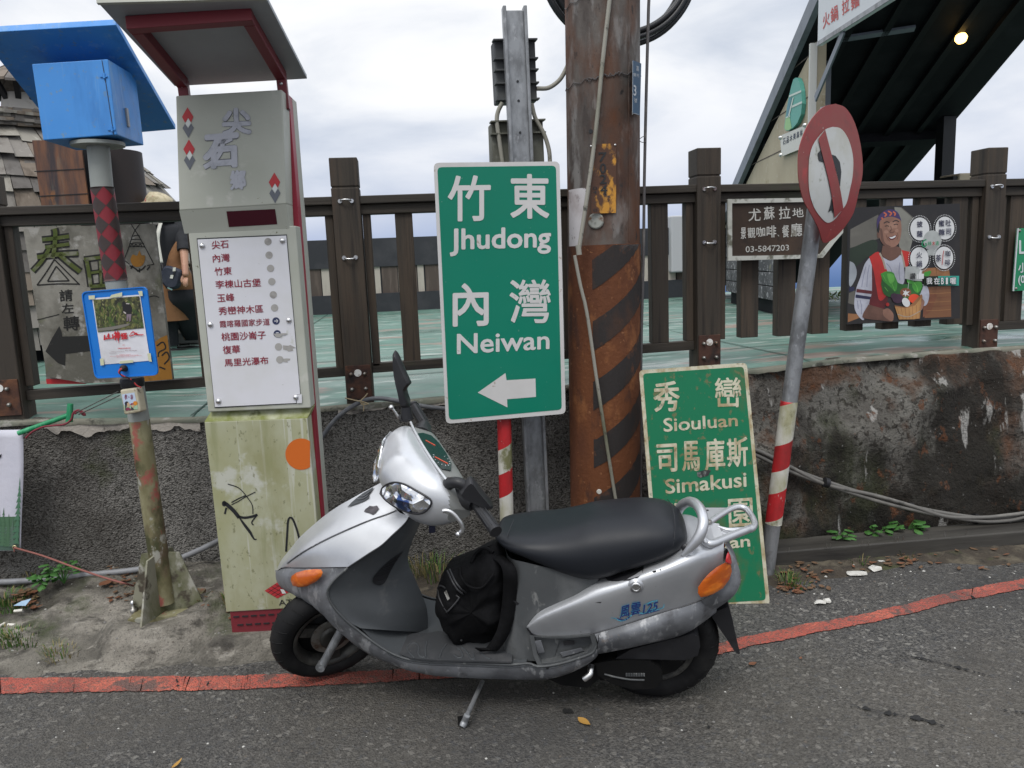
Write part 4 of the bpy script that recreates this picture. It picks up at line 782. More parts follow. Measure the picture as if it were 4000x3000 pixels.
# taped poster on the plate
ps=thing('notice_poster','white film poster with a jungle picture and red brush title, taped on the blue plate','poster',PB_.p('P',720,780,.002))
m_paper=mat('damp_paper',(.66,.66,.70),.6,layers=[((.56,.56,.58),5,.5,.7)],bump=(9,.25,.01))
b=MB(); G=[]
for i in range(9):
    for_ =[]
    for j in range(8):
        u,v=j/7,i/8; q=[np.array(p) for p in ((247,270),(1025,210),(1190,1280),(410,1345))]; p=(q[0]*(1-u)+q[1]*u)*(1-v)+(q[3]*(1-u)+q[2]*u)*v
        for_.append(PB_.p('P',p[0],p[1],.0022+.0012*mnoise.noise(Vector((u*3,v*4,1)))))
    G.append(for_)
b.grid(G); pap=obj('paper',b,m_paper,ps)
m_jung=mat('jungle_print',(.05,.055,.022),.6,layers=[((.16,.16,.05),60,.48,.60,(1,1,.7)),((.015,.016,.012),45,.5,.62),((.30,.28,.13),95,.60,.68),((.05,.10,.02),30,.55,.7)])
b=MB(); poly(b,PB_,'P',((268,295),(1010,235),(1082,752),(340,818)),.0045,0)
poly(b,PB_,'P',((340,760),(560,730),(770,690),(865,675),(840,710),(700,755),(520,790),(345,800)),.0050,3)
poly(b,PB_,'P',((735,340),(765,315),(800,350),(860,350),(895,420),(890,500),(880,640),(860,660),(850,530),(835,530),(830,650),(805,660),(795,530),(760,500),(740,430)),.0050,1)
poly(b,PB_,'P',((795,348),(855,352),(850,366),(800,362)),.0055,2); poly(b,PB_,'P',((755,480),(800,505),(795,525),(760,505)),.0055,2); poly(b,PB_,'P',((805,530),(885,525),(870,640),(850,650),(840,560),(828,640),(808,640)),.0055,4)
for i in range(46):
    x=random.uniform(320,720); y=random.uniform(420,700); a=random.uniform(-.5,.5); l_=random.uniform(40,110); stroke(b,PB_,'P',((x,y),(x+l_*math.sin(a)*.6,y-l_*.55),(x+l_*math.sin(a)*1.2,y-l_)),random.uniform(5,10),.0052,5 if i%3 else 6,n=4)
obj('picture',b,[m_jung,mat('print_black',(.012,.011,.012),.6),mat('print_pale',(.5,.46,.42),.6),mat('print_stone',(.17,.16,.14),.6),mat('print_mauve',(.20,.15,.18),.6),mat('print_leaf',(.09,.14,.03),.6),mat('print_straw',(.24,.23,.09),.6)],pap)
b=MB(); o=.0055
for t,q in (('山',((440,845),(590,830),(600,925),(435,950))),('神',((600,800),(695,795),(700,960),(600,950))),('怪',((705,830),(820,822),(825,930),(708,945))),('人',((845,805),(1085,850),(1085,870),(845,892)))): text(b,PB_,'P',t,*q,o,.045)
stroke(b,PB_,'P',((435,945),(480,915),(510,850)),14,o); stroke(b,PB_,'P',((845,880),(910,812),(950,850),(1010,862),(1085,852)),18,o,taper=True); stroke(b,PB_,'P',((665,800),(672,900),(678,1000)),11,o,taper=True)
for y0,x0,x1,w_ in ((1028,742,778,9),(1082,665,868,13),(1118,780,972,8),(1136,550,770,6),(1158,520,640,6),(1182,690,875,4),(1212,535,1050,4),(1198,640,1000,4),(1226,650,940,4)):
    x=x0
    while x<x1: l_=random.uniform(8,20); stroke(b,PB_,'P',((x,y0-.03*(x-x0)),(min(x+l_,x1),y0-.03*(x-x0+l_))),w_,o,0 if y0 in(1082,1028) or y0>1170 else 1,n=2); x+=l_+random.uniform(4,8)
obj('lettering',b,[mat('print_red',(.50,.02,.03),.6),mat('print_grey',(.30,.22,.24),.6)],pap)
m_tp=mat('yellowed_tape',(.55,.56,.38),.35)
for q in (((190,228),(292,222),(288,286),(195,290)),((560,215),(735,172),(732,240),(520,268)),((990,155),(1060,150),(1068,232),(1020,235)),((372,1250),(430,1240),(440,1352),(385,1360)),((700,1288),(910,1268),(915,1312),(690,1330)),((1140,1165),(1195,1158),(1215,1300),(1165,1290))):
    b=MB(); poly(b,PB_,'P',q,.0062); obj('tape',b,m_tp,pap)
# ================================================================ MOTOR SCOOTER (its own frame: u forwards, v up, w to its left = towards the road)
RC=np.array([.814,2.306,0.]); FC=np.array([-.434,2.659,0.]); SU=(FC-RC)/np.linalg.norm(FC-RC); WH=np.cross((0,0,1.),SU); LEAN=rad(8)
SV=np.array([0,0,1.])*math.cos(LEAN)+WH*math.sin(LEAN); SW_=WH*math.cos(LEAN)-np.array([0,0,1.])*math.sin(LEAN)
def G(u,v,w): return RC+SU*u+SV*v+SW_*w
def S(k,x,y,w):
    d=ray(k,x,y); t=np.dot(RC+SW_*w-CAM,SW_)/np.dot(d,SW_); return CAM+d*t
def uv(p): q=np.array(p)-RC; return np.array([q@SU,q@SV,q@SW_])
def mir(p): p=np.array(p,float); return p-2*np.outer((p-RC)@SW_,SW_).reshape(p.shape)
def tr(k,pts): return np.array([S(k,*p) for p in pts])
def seg_crom(P,n):
    """Catmull-Rom with n samples in every span, spans kept in step"""
    P=np.array(P,float); Q=np.vstack([2*P[0]-P[1],P,2*P[-1]-P[-2]]); o=[]
    for i in range(1,len(Q)-2):
        for t in np.linspace(0,1,n,endpoint=False):
            a,b,c,d=Q[i-1],Q[i],Q[i+1],Q[i+2]; o.append(.5*(2*b+(c-a)*t+(2*a-5*b+4*c-d)*t*t+(3*b-a-3*c+d)*t**3))
    o.append(P[-1]); return np.array(o)
def loft(curves,n=4,m=8,even=0):
    C_=[crom(c,even) if even else seg_crom(c,n) for c in curves]; C_=np.array(C_)
    return [crom(C_[:,i],m) if len(C_)>1 else C_[:,i] for i in range(C_.shape[1])]
def both(b,grid,mi=0):
    g=np.array(grid); b.grid(g,mi); b.grid(np.array([mir(r) for r in g]),mi)
sc=thing('motor_scooter','scratched silver motor scooter with black seat leaning on its side stand at the roadside','scooter',(.2,2.45,0))
m_sil=mat('silver_paint',(.53,.54,.555),.35,metal=.55,layers=[((.40,.41,.43),3,.45,.7),((.22,.22,.22),90,.72,.75,(1,1,.4),3.,.6)],coat=.5,rvar=(2.5,.27,.42),bump=(420,.05,.0006))
m_scr=mat('scratched_grey_silver',(.20,.207,.22),.45,metal=.45,layers=[((.11,.114,.122),5,.46,.60),((.36,.365,.37),30,.55,.62,(1,1,.4),8.,.75),((.10,.10,.105),12,.58,.7),((.20,.16,.13),9,.66,.75)],bump=[(60,.25,.002),(20,.15,.003)],rvar=(7,.35,.65))
m_dgr=mat('dark_grey_plastic',(.055,.06,.064),.5,spec=.35,layers=[((.075,.08,.085),3,.48,.7),((.20,.20,.20),40,.68,.74,(1,1,.6),5.,.5),((.16,.155,.145),6,.62,.8)],bump=(300,.08,.0008),rvar=(4,.40,.6))
m_mgr=mat('scuffed_mid_grey_plastic',(.062,.066,.068),.55,layers=[((.10,.104,.105),7,.50,.64,(1,1,.5)),((.24,.24,.23),36,.62,.72,(1,1,.5),6.,.7),((.07,.07,.07),12,.6,.72)],bump=(80,.15,.0015),rvar=(7,.45,.7))
m_blk=mat('black_plastic',(.014,.014,.016),.38,layers=[((.03,.03,.032),8,.5,.7)],rvar=(8,.3,.55))
m_mblk=mat('engine_black',(.006,.006,.006),.6,spec=.25,layers=[((.016,.015,.014),9,.5,.7),((.06,.055,.05),28,.65,.74)])
m_rub=mat('rubber_mat',(.032,.034,.037),.75,layers=[((.06,.06,.062),8,.5,.7),((.11,.11,.108),40,.66,.74)],bump=(160,.3,.001))
m_tyre=mat('tyre_rubber',(.008,.008,.0085),.7,spec=.25,layers=[((.02,.0195,.019),7,.5,.7)],bump=(70,.25,.002))
m_vinyl=mat('seat_vinyl',(.009,.0105,.014),.42,spec=.36,layers=[((.016,.018,.021),3,.5,.7)],bump=[(900,.22,.0006)],rvar=(3,.36,.5))
m_alloy=mat('rack_alloy_paint',(.50,.51,.53),.32,metal=.6,layers=[((.36,.37,.38),14,.6,.72)],coat=.4)
m_amb=mat('amber_lens',(.44,.085,.004),.12,coat=.8,layers=[((.60,.15,.01),26,.5,.62,(.4,1,1.4)),((.35,.05,.004),14,.56,.7)],bump=(70,.35,.004,(.3,1,1)))
m_redl=mat('red_lens',(.50,.018,.02),.1,coat=1.,bump=(60,.2,.003))
m_chrome=mat('lamp_reflector',(.75,.76,.78),.09,metal=1.,layers=[((.05,.10,.28),11,.60,.63,(1.,1,.6),3.),((.10,.10,.11),15,.60,.64)],bump=(24,1.,.02,(1,1,1),'voro'),coat=1.)
m_gla=mat('dial_glass',(.012,.022,.022),.06,coat=1.)
# --- front cowl
Rg=tr('B',[(138,580,0),(168,510,0),(235,425,0),(300,345,0),(400,255,0),(480,190,0),(560,135,0),(640,90,0),(720,45,0),(790,8,0),(860,-30,0)])
Mg=tr('B',[(150,570,.018),(215,520,.052),(290,465,.075),(370,415,.09),(450,372,.098),(530,333,.102),(610,297,.103),(700,258,.10),(790,222,.094),(880,192,.083),(960,160,.07)])
Eg=tr('B',[(170,556,.028),(270,555,.075),(380,554,.115),(500,552,.145),(632,550,.168),(700,505,.172),(780,452,.171),(860,400,.163),(940,325,.145),(1015,255,.118),(1052,200,.098)])
b=MB(); both(b,loft([Rg,Mg,Eg],3,13)); fc=obj('front_cowl',b,m_sil,sc)
cr=[p+SW_*.0035 for p in Mg[1:]]; b=MB(); b.tube(crom(cr,40),.0022,6); obj('crease',b,m_scr,fc)
b=MB(); b.tube(crom([p+SW_*.002 for p in Eg[4:]],40),.0032,6); b.tube(crom([p+SW_*.0015 for p in Eg[:5]],30),.0016,6); obj('edge_seam',b,m_blk,fc)
def on_cowl(x,y,off=.004,grids=[None]):
    if grids[0] is None: grids[0]=np.array(loft([Rg,Mg,Eg],8,30)).reshape(-1,3)
    g=grids[0]; d=ray('B',x,y); d/=np.linalg.norm(d); r=g-CAM; t=r@d; e=np.linalg.norm(r-np.outer(t,d),axis=1); i=np.argsort(e)[:4]; return CAM+d*(np.average(t[i],weights=1/(e[i]+1e-4))-off)
b=MB(); b.poly([on_cowl(*p) for p in ((735,172),(745,155),(760,145),(775,132),(800,136),(825,130),(838,150),(826,165),(812,185),(795,192),(775,182))]); obj('torn_sticker',b,mat('torn_sticker_dark',(.045,.04,.045),.6,layers=[((.10,.09,.10),20,.5,.65)]),fc)
b=MB(); b.poly([on_cowl(*p,.005) for p in ((622,142),(650,110),(690,75),(730,45),(800,5),(795,20),(770,55),(768,80),(735,102),(690,118))]); nv=obj('nose_vent',b,m_dgr,fc)
b=MB()
for q in (((690,80),(705,88),(740,78),(765,58)),((715,62),(728,68),(752,55),(775,35))): b.tube(crom([on_cowl(*p,.007) for p in q],8),.002,5)
obj('vent_rib',b,m_scr,nv)
# --- lower front fairing and sill
T=tr('B',[(139,572,0),(200,556,.045),(320,555,.095),(480,552,.142),(628,552,.169),(590,585,.175),(545,625,.179),(505,675,.182),(490,715,.183),(500,765,.183),(540,830,.182),(620,915,.178),(700,980,.172),(800,1057,.172),(900,1122,.172),(1000,1166,.172),(1100,1186,.172),(1250,1197,.172),(1500,1206,.172),(1746,1212,.172)])
T=np.vstack([T,tr('C',[(440,1228,.172),(500,1247,.17),(600,1238,.168),(720,1208,.166),(850,1160,.163),(880,1110,.160)])])
Bt=tr('B',[(135,590,0),(134,625,.02),(150,665,.04),(185,702,.06),(240,738,.082),(290,760,.098),(335,783,.108),(385,815,.118),(430,850,.126),(475,890,.132),(520,937,.137),(600,1012,.142),(680,1080,.145),(760,1130,.146),(850,1176,.146),(950,1215,.146),(1060,1253,.146),(1250,1288,.146),(1500,1305,.146),(1746,1314,.146)])
Bt=np.vstack([Bt,tr('C',[(440,1334,.146),(530,1330,.146),(630,1312,.145),(740,1275,.143),(840,1215,.142),(890,1172,.14)])])
Mm=(T+Bt)/2+np.outer(np.array([.004,.01,.016,.02,.02,.018,.016,.015,.015,.014,.014,.014,.014]+[.013]*13),SW_)
Un=np.array([p-SW_*min(.10,(p-RC)@SW_) +SV*.012 for p in Bt])
b=MB(); both(b,loft([T,Mm,Bt,Un],3,12)); lf=obj('lower_fairing',b,m_scr,sc)
rim=[p+SW_*.002 for p in T[4:]]; b=MB(); R_=crom(rim,110); b.tube(R_,.0042,6); b.tube([mir(p) for p in R_],.0042,6); obj('edge_rail',b,m_mgr,lf)
b=MB(); b.tube(crom([p+SW_*.001-SV*.011 for p in T[14:24]],60),.0022,6); obj('edge_groove',b,m_dgr,lf)
b=MB()
for q in ([('B',1242,1236,.1615),('B',1240,1262,.160),('B',1245,1290,.151)],[('B',1182,1196,.1735),('B',1181,1214,.172)],[('C',893,1048,.1685),('C',892,1075,.1755),('C',888,1108,.1765)]): b.tube(crom([S(*p) for p in q],8),.0016,5)
obj('panel_gap',b,m_blk,lf)
for k_,x,y,w_ in (('B',470,770,.168),('B',1003,1215,.163),('C',560,1255,.172)):
    b=MB(); dome(b,S(k_,x,y,w_),SW_,.006,.003,10); obj('screw',b,m_blk,lf)
# front indicators
def lens(k,pts,bul,cen=None,w_=None):
    P=tr(k,pts); c=P.mean(0); vs=[c+SW_*bul]; n=len(P); rings=[(1,0),(.8,.6),(.5,.88)]; 
    for s_,h in rings: vs+=[c+(p-c)*s_+SW_*bul*h for p in P]
    fs=[(1+r*n+i,1+r*n+(i+1)%n,1+(r+1)*n+(i+1)%n,1+(r+1)*n+i) for r in range(len(rings)-1) for i in range(n)]+[(1+2*n+i,1+2*n+(i+1)%n,0) for i in range(n)]
    return vs,fs
ip=[(236,640,.112),(242,612,.11),(275,588,.115),(330,572,.127),(400,564,.142),(445,566,.152),(455,585,.156),(445,615,.158),(410,650,.153),(350,682,.141),(290,690,.128),(250,678,.118)]
ip=[(x,y,w_+.012) for x,y,w_ in ip]
vs,fs=lens('B',ip,.014); b=MB(); b.add(vs,fs,0,True); obj('indicator',b,m_amb,sc); b=MB(); b.add([mir(np.array(p)) for p in vs],fs,0,True); obj('indicator',b,m_amb,sc)
# --- leg shield (inner face)
Lq=tr('B',[(1052,200,.098),(1015,255,.118),(900,372,.156),(780,452,.171),(640,550,.169),(560,612,.178),(498,690,.182),(492,740,.183),(540,830,.182),(620,915,.178),(715,968,.170)])
M1=tr('B',[(1098,205,.055),(1064,280,.072),(985,390,.098),(900,490,.108),(838,580,.112),(800,650,.118),(785,720,.122),(820,800,.122),(870,870,.118),(920,940,.108),(955,985,.098)])
Cq=tr('B',[(1132,215,.015),(1102,290,.0),(1060,390,.0),(1036,480,.0),(1046,545,.0),(1072,600,.0),(1098,660,.0),(1135,745,.0),(1165,835,.0),(1173,930,0),(1168,995,0)])
b=MB(); both(b,loft([Lq,M1,Cq],4,14)); ls=obj('leg_shield',b,m_dgr,sc)
LSg=np.array(loft([Lq,M1,Cq],8,30)).reshape(-1,3)
def on_ls(x,y,off=.004):
    g=LSg; d=ray('B',x,y); d/=np.linalg.norm(d); r=g-CAM; t=r@d; e=np.linalg.norm(r-np.outer(t,d),axis=1); i=np.argsort(e)[:4]; return CAM+d*(np.average(t[i],weights=1/(e[i]+1e-4))-off)
b=MB(); b.poly([on_ls(*p,.006) for p in crom([(1010,440),(965,500),(922,570),(888,640),(868,665),(835,674),(802,660),(797,632),(830,585),(880,535),(945,482),(1010,440)],40)[:-1]]); obj('recess',b,m_blk,ls)
# --- floor
Ne=tr('B',[(715,968,.166),(800,1050,.166),(900,1114,.166),(1000,1160,.166),(1100,1180,.166),(1250,1190,.166),(1500,1199,.166),(1746,1205,.166)]); Ne=np.vstack([Ne,tr('C',[(425,1222,.166)])])
b=MB(); g=seg_crom(Ne,3); b.grid([[p+(mir(p)-p)*t for t in np.linspace(0,1,9)] for p in g],0); fl=obj('floorboard',b,m_dgr,sc)
mt_=tr('B',[(735,960,.16),(765,937,.13)]); 
pv=PL(G(.6,.236,0),n=SV)
b=MB(); b.poly([pv.p('B',*p) for p in ((722,975),(740,945),(770,940),(900,985),(1040,1004),(1165,1000),(1240,985),(1746,1040),(1746,1195),(1250,1185),(1060,1172),(960,1135),(860,1080),(780,1025))],0,-SV*.006); fm=obj('floor_mat',b,m_rub,fl)
b=MB()
for q in (((985,1165),(960,1110),(960,1060),(975,1020)),((1080,1172),(1050,1140),(1030,1100),(1060,1070),(1100,1075),(1110,1110),(1105,1140),(1125,1165),(1150,1165)),((1160,1165),(1155,1120),(1165,1060)),((1250,1175),(1270,1120),(1300,1075)),((1350,1150),(1380,1170),(1410,1160),(1395,1120),(1375,1105)),((1400,1095),(1440,1130),(1465,1175),(1490,1175),(1480,1140)),((1520,1110),(1560,1160),(1600,1180))):
    b.tube(crom([pv.p('B',*p) for p in q],30),.0028,5)
obj('mat_ridge',b,m_dgr,fm)
# --- under-seat panel
F0=tr('C',[(318,545,.075),(316,650,.085),(310,800,.095),(300,950,.105),(285,1100,.115),(280,1215,.12)])
F1=tr('C',[(420,575,.12),(400,690,.128),(370,830,.132),(350,960,.138),(340,1090,.142),(338,1215,.145)])
F2=tr('C',[(700,640,.135),(640,740,.14),(560,860,.142),(500,960,.144),(470,1080,.148),(450,1215,.15)])
F3=tr('C',[(900,660,.13),(860,760,.135),(780,860,.135),(700,960,.135),(640,1080,.14),(600,1215,.14)])
F00=np.array([p-SW_*((p-RC)@SW_)+SU*.028 for p in F0])
b=MB(); both(b,loft([F00,F0,F1,F2,F3],3,18)); us=obj('underseat_panel',b,m_mgr,sc)
b=MB(); P_=tr('C',[(325,820,.13),(360,828,.132),(378,842,.134),(370,852,.134),(330,845,.13)]); b.poly(P_); obj('hook_slot',b,m_blk,us)
# --- rear side cowl
Tc=tr('C',[(430,986,.148),(495,908,.145),(600,846,.138),(740,778,.128),(880,692,.120),(1050,660,.116),(1190,598,.112),(1310,553,.107),(1440,494,.098),(1580,470,.082),(1705,445,.06)])
Mc=tr('C',[(428,993,.152),(500,950,.166),(600,905,.174),(740,848,.179),(880,795,.180),(1050,738,.179),(1190,686,.176),(1310,645,.169),(1440,600,.156),(1560,560,.130),(1700,560,.075)])
Bc=tr('C',[(430,1000,.151),(470,1043,.148),(560,1058,.146),(700,1057,.146),(860,1039,.146),(1040,988,.145),(1180,944,.142),(1310,902,.136),(1440,862,.126),(1550,822,.112),(1665,762,.09)])
b=MB(); both(b,loft([Tc,Mc,Bc],4,16)); b.grid([[p+(mir(p)-p)*t for t in np.linspace(0,1,7)] for p in seg_crom(Tc[6:],4)]); rcw=obj('rear_cowl',b,m_sil,sc)
b=MB(); b.tube(crom([p+SW_*.001 for p in Bc],60),.003,6); obj('cowl_seam',b,m_blk,rcw)
RCg=np.array(loft([Tc,Mc,Bc],8,30)).reshape(-1,3)
def on_rc(x,y,off=.003):
    g=RCg; d=ray('C',x,y); d/=np.linalg.norm(d); r=g-CAM; t=r@d; e=np.linalg.norm(r-np.outer(t,d),axis=1); i=np.argsort(e)[:4]; return CAM+d*(np.average(t[i],weights=1/(e[i]+1e-4))-off)
b=MB(); b.poly([on_rc(*p,.002) for p in ((935,672),(950,690),(990,700),(1090,692),(1150,672),(1178,640),(1188,602),(1100,630),(1000,655))]); obj('hand_recess',b,m_blk,rcw)
lp_=on_rc(1135,730,.0); b=MB(); b.lathe(lp_-SW_*.004,SW_,[(0,.024),(.004,.023),(.005,.017),(.0055,.017)],22); lk=obj('seat_lock',b,m_alloy,rcw); b=MB(); b.lathe(lp_,SW_,[(0,.015),(.009,.0145),(.0095,.010),(.007,.009)],18); b.box(lp_+SW_*.0095,(.003,.013,.001),(SU,SV,SW_)); obj('key_barrel',b,m_steel,lk)
# badge
m_bc=mat('badge_cyan',(.12,.45,.60),.4); m_bn=mat('badge_navy',(.03,.045,.22),.4)
b=MB()
def rstroke(b,pts,wd,off,mi,taper=True):
    P=crom(pts,6*len(pts)); A=[];B=[]
    for i,p in enumerate(P):
        t=P[min(i+1,len(P)-1)]-P[max(i-1,0)]; t/=np.linalg.norm(t)+1e-9; w_=wd/2*(max(.2,math.sin(math.pi*(.1+.8*i/len(P)))) if taper else 1); A.append(on_rc(p[0]-t[1]*w_,p[1]+t[0]*w_,off)); B.append(on_rc(p[0]+t[1]*w_,p[1]-t[0]*w_,off))
    b.grid([A,B],mi,smooth=False)
rstroke(b,((972,935),(1000,940),(1040,955),(1080,940),(1110,915),(1150,905),(1200,905),(1260,885),(1310,870),(1318,845)),10,.003,0); rstroke(b,((1010,940),(1060,950),(1100,925)),9,.0032,1); rstroke(b,((1190,850),(1240,830),(1280,822)),7,.003,0); rstroke(b,((1150,920),(1210,905),(1290,885)),6,.0032,1)
for t,q in (('風',((1035,862),(1100,842),(1090,920),(1028,938))),('雲',((1105,838),(1168,828),(1158,905),(1098,920))),('125',((1185,848),(1280,825),(1270,880),(1178,905)))):
    b.text(t,[on_rc(*p,.0036) for p in q],.035,0); b.text(t,[on_rc(x+2,y+2,.0046) for x,y in q],.012,1)
obj('badge',b,[m_bc,m_bn],rcw)
for q in (((1240,632),(1262,626),(1270,636),(1248,642)),((1285,622),(1300,618),(1298,628)),((870,836),(912,833),(905,840))):
    b=MB(); b.poly([on_rc(*p,.002) for p in q]); obj('paint_chip',b,m_mblk,rcw)
# --- tail lamp and cap
tl_=[(1538,735,.134),(1570,690,.132),(1610,645,.126),(1660,605,.114),(1715,575,.092),(1750,590,.075),(1757,635,.068),(1742,685,.078),(1700,742,.100),(1640,780,.118),(1590,797,.130),(1555,802,.137),(1537,775,.138)]
vs,fs=lens('C',[(x,y,w_+.008) for x,y,w_ in tl_],.012); b=MB(); b.add(vs,fs,0,True); tlm=obj('tail_indicator',b,m_amb,sc); b=MB(); b.add([mir(np.array(p)) for p in vs],fs,0,True); obj('tail_indicator',b,m_amb,sc)
rl=[(1715,573,.096),(1722,530,.085),(1733,505,.07),(1748,530,.06),(1757,570,.06),(1755,592,.068),(1735,585,.084)]
vs,fs=lens('C',[(x,y,w_+.008) for x,y,w_ in rl],.008); b=MB(); b.add(vs,fs,0,True); obj('tail_light',b,m_redl,sc); b=MB(); b.add([mir(np.array(p)) for p in vs],fs,0,True); obj('tail_light',b,m_redl,sc)
k0=tr('C',[(1705,447,.058),(1738,510,.058),(1752,570,.056),(1752,640,.062),(1725,700,.08),(1660,765,.10),(1560,822,.125)]); k2=tr('C',[(1722,452,0),(1765,535,0),(1792,600,0),(1806,655,0),(1806,700,0),(1765,775,0),(1650,890,0)])
km=(k0+k2)/2+np.outer([.004,.006,.01,.018,.028,.035,.03],SW_)-np.outer([.0,.005,.01,.012,.012,.01,.0],SU); b=MB(); both(b,loft([k0,km,k2],4,10)); obj('tail_cap',b,m_scr,sc)
# --- rear under-cover
Tu=tr('C',[(868,1040,.150),(1040,989,.149),(1180,945,.146),(1310,903,.140),(1440,863,.129),(1550,824,.115),(1665,772,.092)]); Mu=tr('C',[(890,1105,.170),(1040,1062,.172),(1180,1025,.168),(1310,988,.158),(1440,950,.142),(1545,905,.125),(1660,835,.09)]); Bu=tr('C',[(870,1175,.142),(1040,1144,.142),(1180,1112,.138),(1310,1083,.128),(1420,1052,.118),(1520,1003,.105),(1655,900,.07)])
Uu=np.array([p-SW_*.07 for p in Bu]); b=MB(); both(b,loft([Tu,Mu,Bu,Uu],4,12)); uc=obj('rear_undercover',b,m_scr,sc)
# --- foot-peg tray
b=MB(); o_=tr('C',[(445,1045,.156),(560,1058,.160),(700,1057,.162),(868,1040,.163),(885,1110,.163),(850,1160,.163),(720,1207,.165),(600,1237,.167),(500,1247,.168),(470,1180,.162)]); i_=np.array([o_.mean(0)+(p-o_.mean(0))*.86 for p in o_]); b.ring(o_,i_); b.ring(i_,i_-SW_*.028); b.poly(i_-SW_*.028); pg=obj('peg_tray',b,m_mgr,sc)
b=MB(); c_=o_.mean(0)
q_=tr('C',[(662,1086,.142),(735,1082,.142),(738,1108,.142),(668,1114,.142)]); b.poly(q_); obj('tray_slot',b,m_blk,pg)
b=MB(); b.hexa(tr('C',[(478,1085,.160),(520,1078,.160),(545,1160,.160),(500,1168,.160)]),tr('C',[(478,1085,.14),(520,1078,.14),(545,1160,.14),(500,1168,.14)])); b.hexa(tr('C',[(640,1160,.158),(780,1128,.158),(800,1150,.158),(660,1190,.158)]),tr('C',[(640,1160,.138),(780,1128,.138),(800,1150,.138),(660,1190,.138)])); obj('peg_rib',b,m_scr,pg,bevel=.002)
# --- seat
st=[((236,385),(246,418),.035),((250,312),(258,452),.075),((300,281),(312,498),.105),((400,262),(425,547),.128),((520,247),(500,580),.138),((620,233),(590,622),.145),((740,206),(690,662),.152),((860,170),(805,694),.156),((1000,152),(925,684),.156),((1150,143),(1080,633),.152),((1250,150),(1190,598),.146),((1340,172),(1300,560),.135),((1410,222),(1388,516),.113),((1450,300),(1432,482),.08),((1464,385),(1455,445),.035)]
rows=[]
for tp,bt_,hw in st:
    a=uv(S('C',*bt_,hw*.93)); c=uv(S('C',*tp,-.55*hw)); row=[]
    for wf,hf in ((0,-.02),(.55,-.02),(.86,-.01),(.97,.06),(1.,.22),(.985,.45),(.93,.66),(.80,.83),(.58,.945),(.30,.99),(0,1.)):
        row.append(G(a[0]+(c[0]-a[0])*max(hf,0),a[1]+(c[1]-a[1])*hf,hw*wf))
    rows.append(row)
rows=np.array(rows); rr=np.array([crom(rows[:,j],60) for j in range(rows.shape[1])]).transpose(1,0,2)
b=MB(); both(b,rr); seat=obj('seat',b,m_vinyl,sc); weld(seat,.0008)
def on_seat(x,y,off=.001):
    g=rr.reshape(-1,3); d=ray('C',x,y); d/=np.linalg.norm(d); r=g-CAM; t=r@d; e=np.linalg.norm(r-np.outer(t,d),axis=1); i=[j for j in np.argsort(e)[:8]]; i=sorted(i,key=lambda j:t[j])[:3]; return CAM+d*(np.mean(t[i])-off)
b=MB()
for q in (((1338,165),(1365,200),(1382,260),(1388,330),(1385,400),(1375,470)),((345,300),(330,330),(312,375),(300,410))): b.tube(crom([on_seat(*p,.0012) for p in q],24),.0011,5)
obj('seam_stitching',b,mat('seam_thread',(.022,.023,.027),.6),seat)
# --- grab rail and carrier
pr=PL(G(-.1,.602,0),n=SV*.985-SU*.17)
def tu(pts,r,n=40,fl=None): 
    b=MB(); b.tube(crom(pts,n),r,12); return b
hp=tr('C',[(1442,528,.128),(1490,478,.13),(1535,425,.128),(1562,370,.120),(1572,310,.100),(1560,250,.062),(1530,203,.010),(1490,182,-.05),(1452,192,-.09),(1425,215,-.115),(1405,250,-.125)])
b=MB(); P_=crom(hp,60); b.tube(P_,[.009+.007*min(1,i/10) for i in range(60)],12); gr=obj('grab_rail',b,m_alloy,sc)
lp2=[pr.p('U',*p) for p in ((185,868),(260,815),(340,765),(410,728),(480,716),(545,735),(590,785),(625,850),(632,895),(600,935),(540,945),(460,950),(360,945),(270,915))]
b=MB(); b.tube(crom(lp2,70),[.0105]*60+[.0105-.0006*i for i in range(10)],10); obj('carrier_loop',b,m_alloy,gr)
b=MB(); b.tube(crom([pr.p('U',*p) for p in ((105,1010),(160,1075),(215,1082),(330,1035),(450,985),(540,950),(600,925))],40),.0125,10); obj('carrier_arm',b,m_alloy,gr)
b=MB(); b.poly([pr.p('U',*p,-.004) for p in ((110,985),(160,940),(200,905),(300,925),(470,955),(330,1030),(215,1075),(160,1065))],0,-SV*.008); b.poly([pr.p('U',*p,-.002) for p in ((95,722),(360,722),(330,760),(200,845),(150,850),(120,800))],0,-SV*.008); b.poly([pr.p('U',*p,-.002) for p in ((140,850),(205,850),(215,900),(150,905))],0,-SV*.012); obj('carrier_plate',b,m_alloy,gr)
for q in ((160,748),(268,996)):
    b=MB(); b.lathe(pr.p('U',*q,-.0015 if q[1]<900 else -.0035),SV,[(0,.005),(.0006,.005)],12); obj('plate_hole',b,m_dblk,gr)
b=MB(); c_=pr.p('U',172,876,-.001); b.lathe(c_,SV,[(0,.009),(.008,.009),(.009,.006)],14); obj('bolt',b,m_bolt,gr)
b=MB(); c_=S('C',1460,480,.122); b.lathe(c_,SW_,[(0,.014),(.006,.013),(.008,.006)],14); obj('bolt',b,m_blk,gr)
b=MB(); b.hexa([G(-.02,.575,s_*.10) if 0 else G(u_,v_,w_) for u_,v_,w_ in ((.02,.555,.10),(-.165,.515,.055),(-.165,.515,-.055),(.02,.555,-.10))],[G(u_,v_-.03,w_) for u_,v_,w_ in ((.02,.555,.10),(-.165,.515,.055),(-.165,.515,-.055),(.02,.555,-.10))]); obj('tail_lid',b,m_sil,sc,bevel=.008)
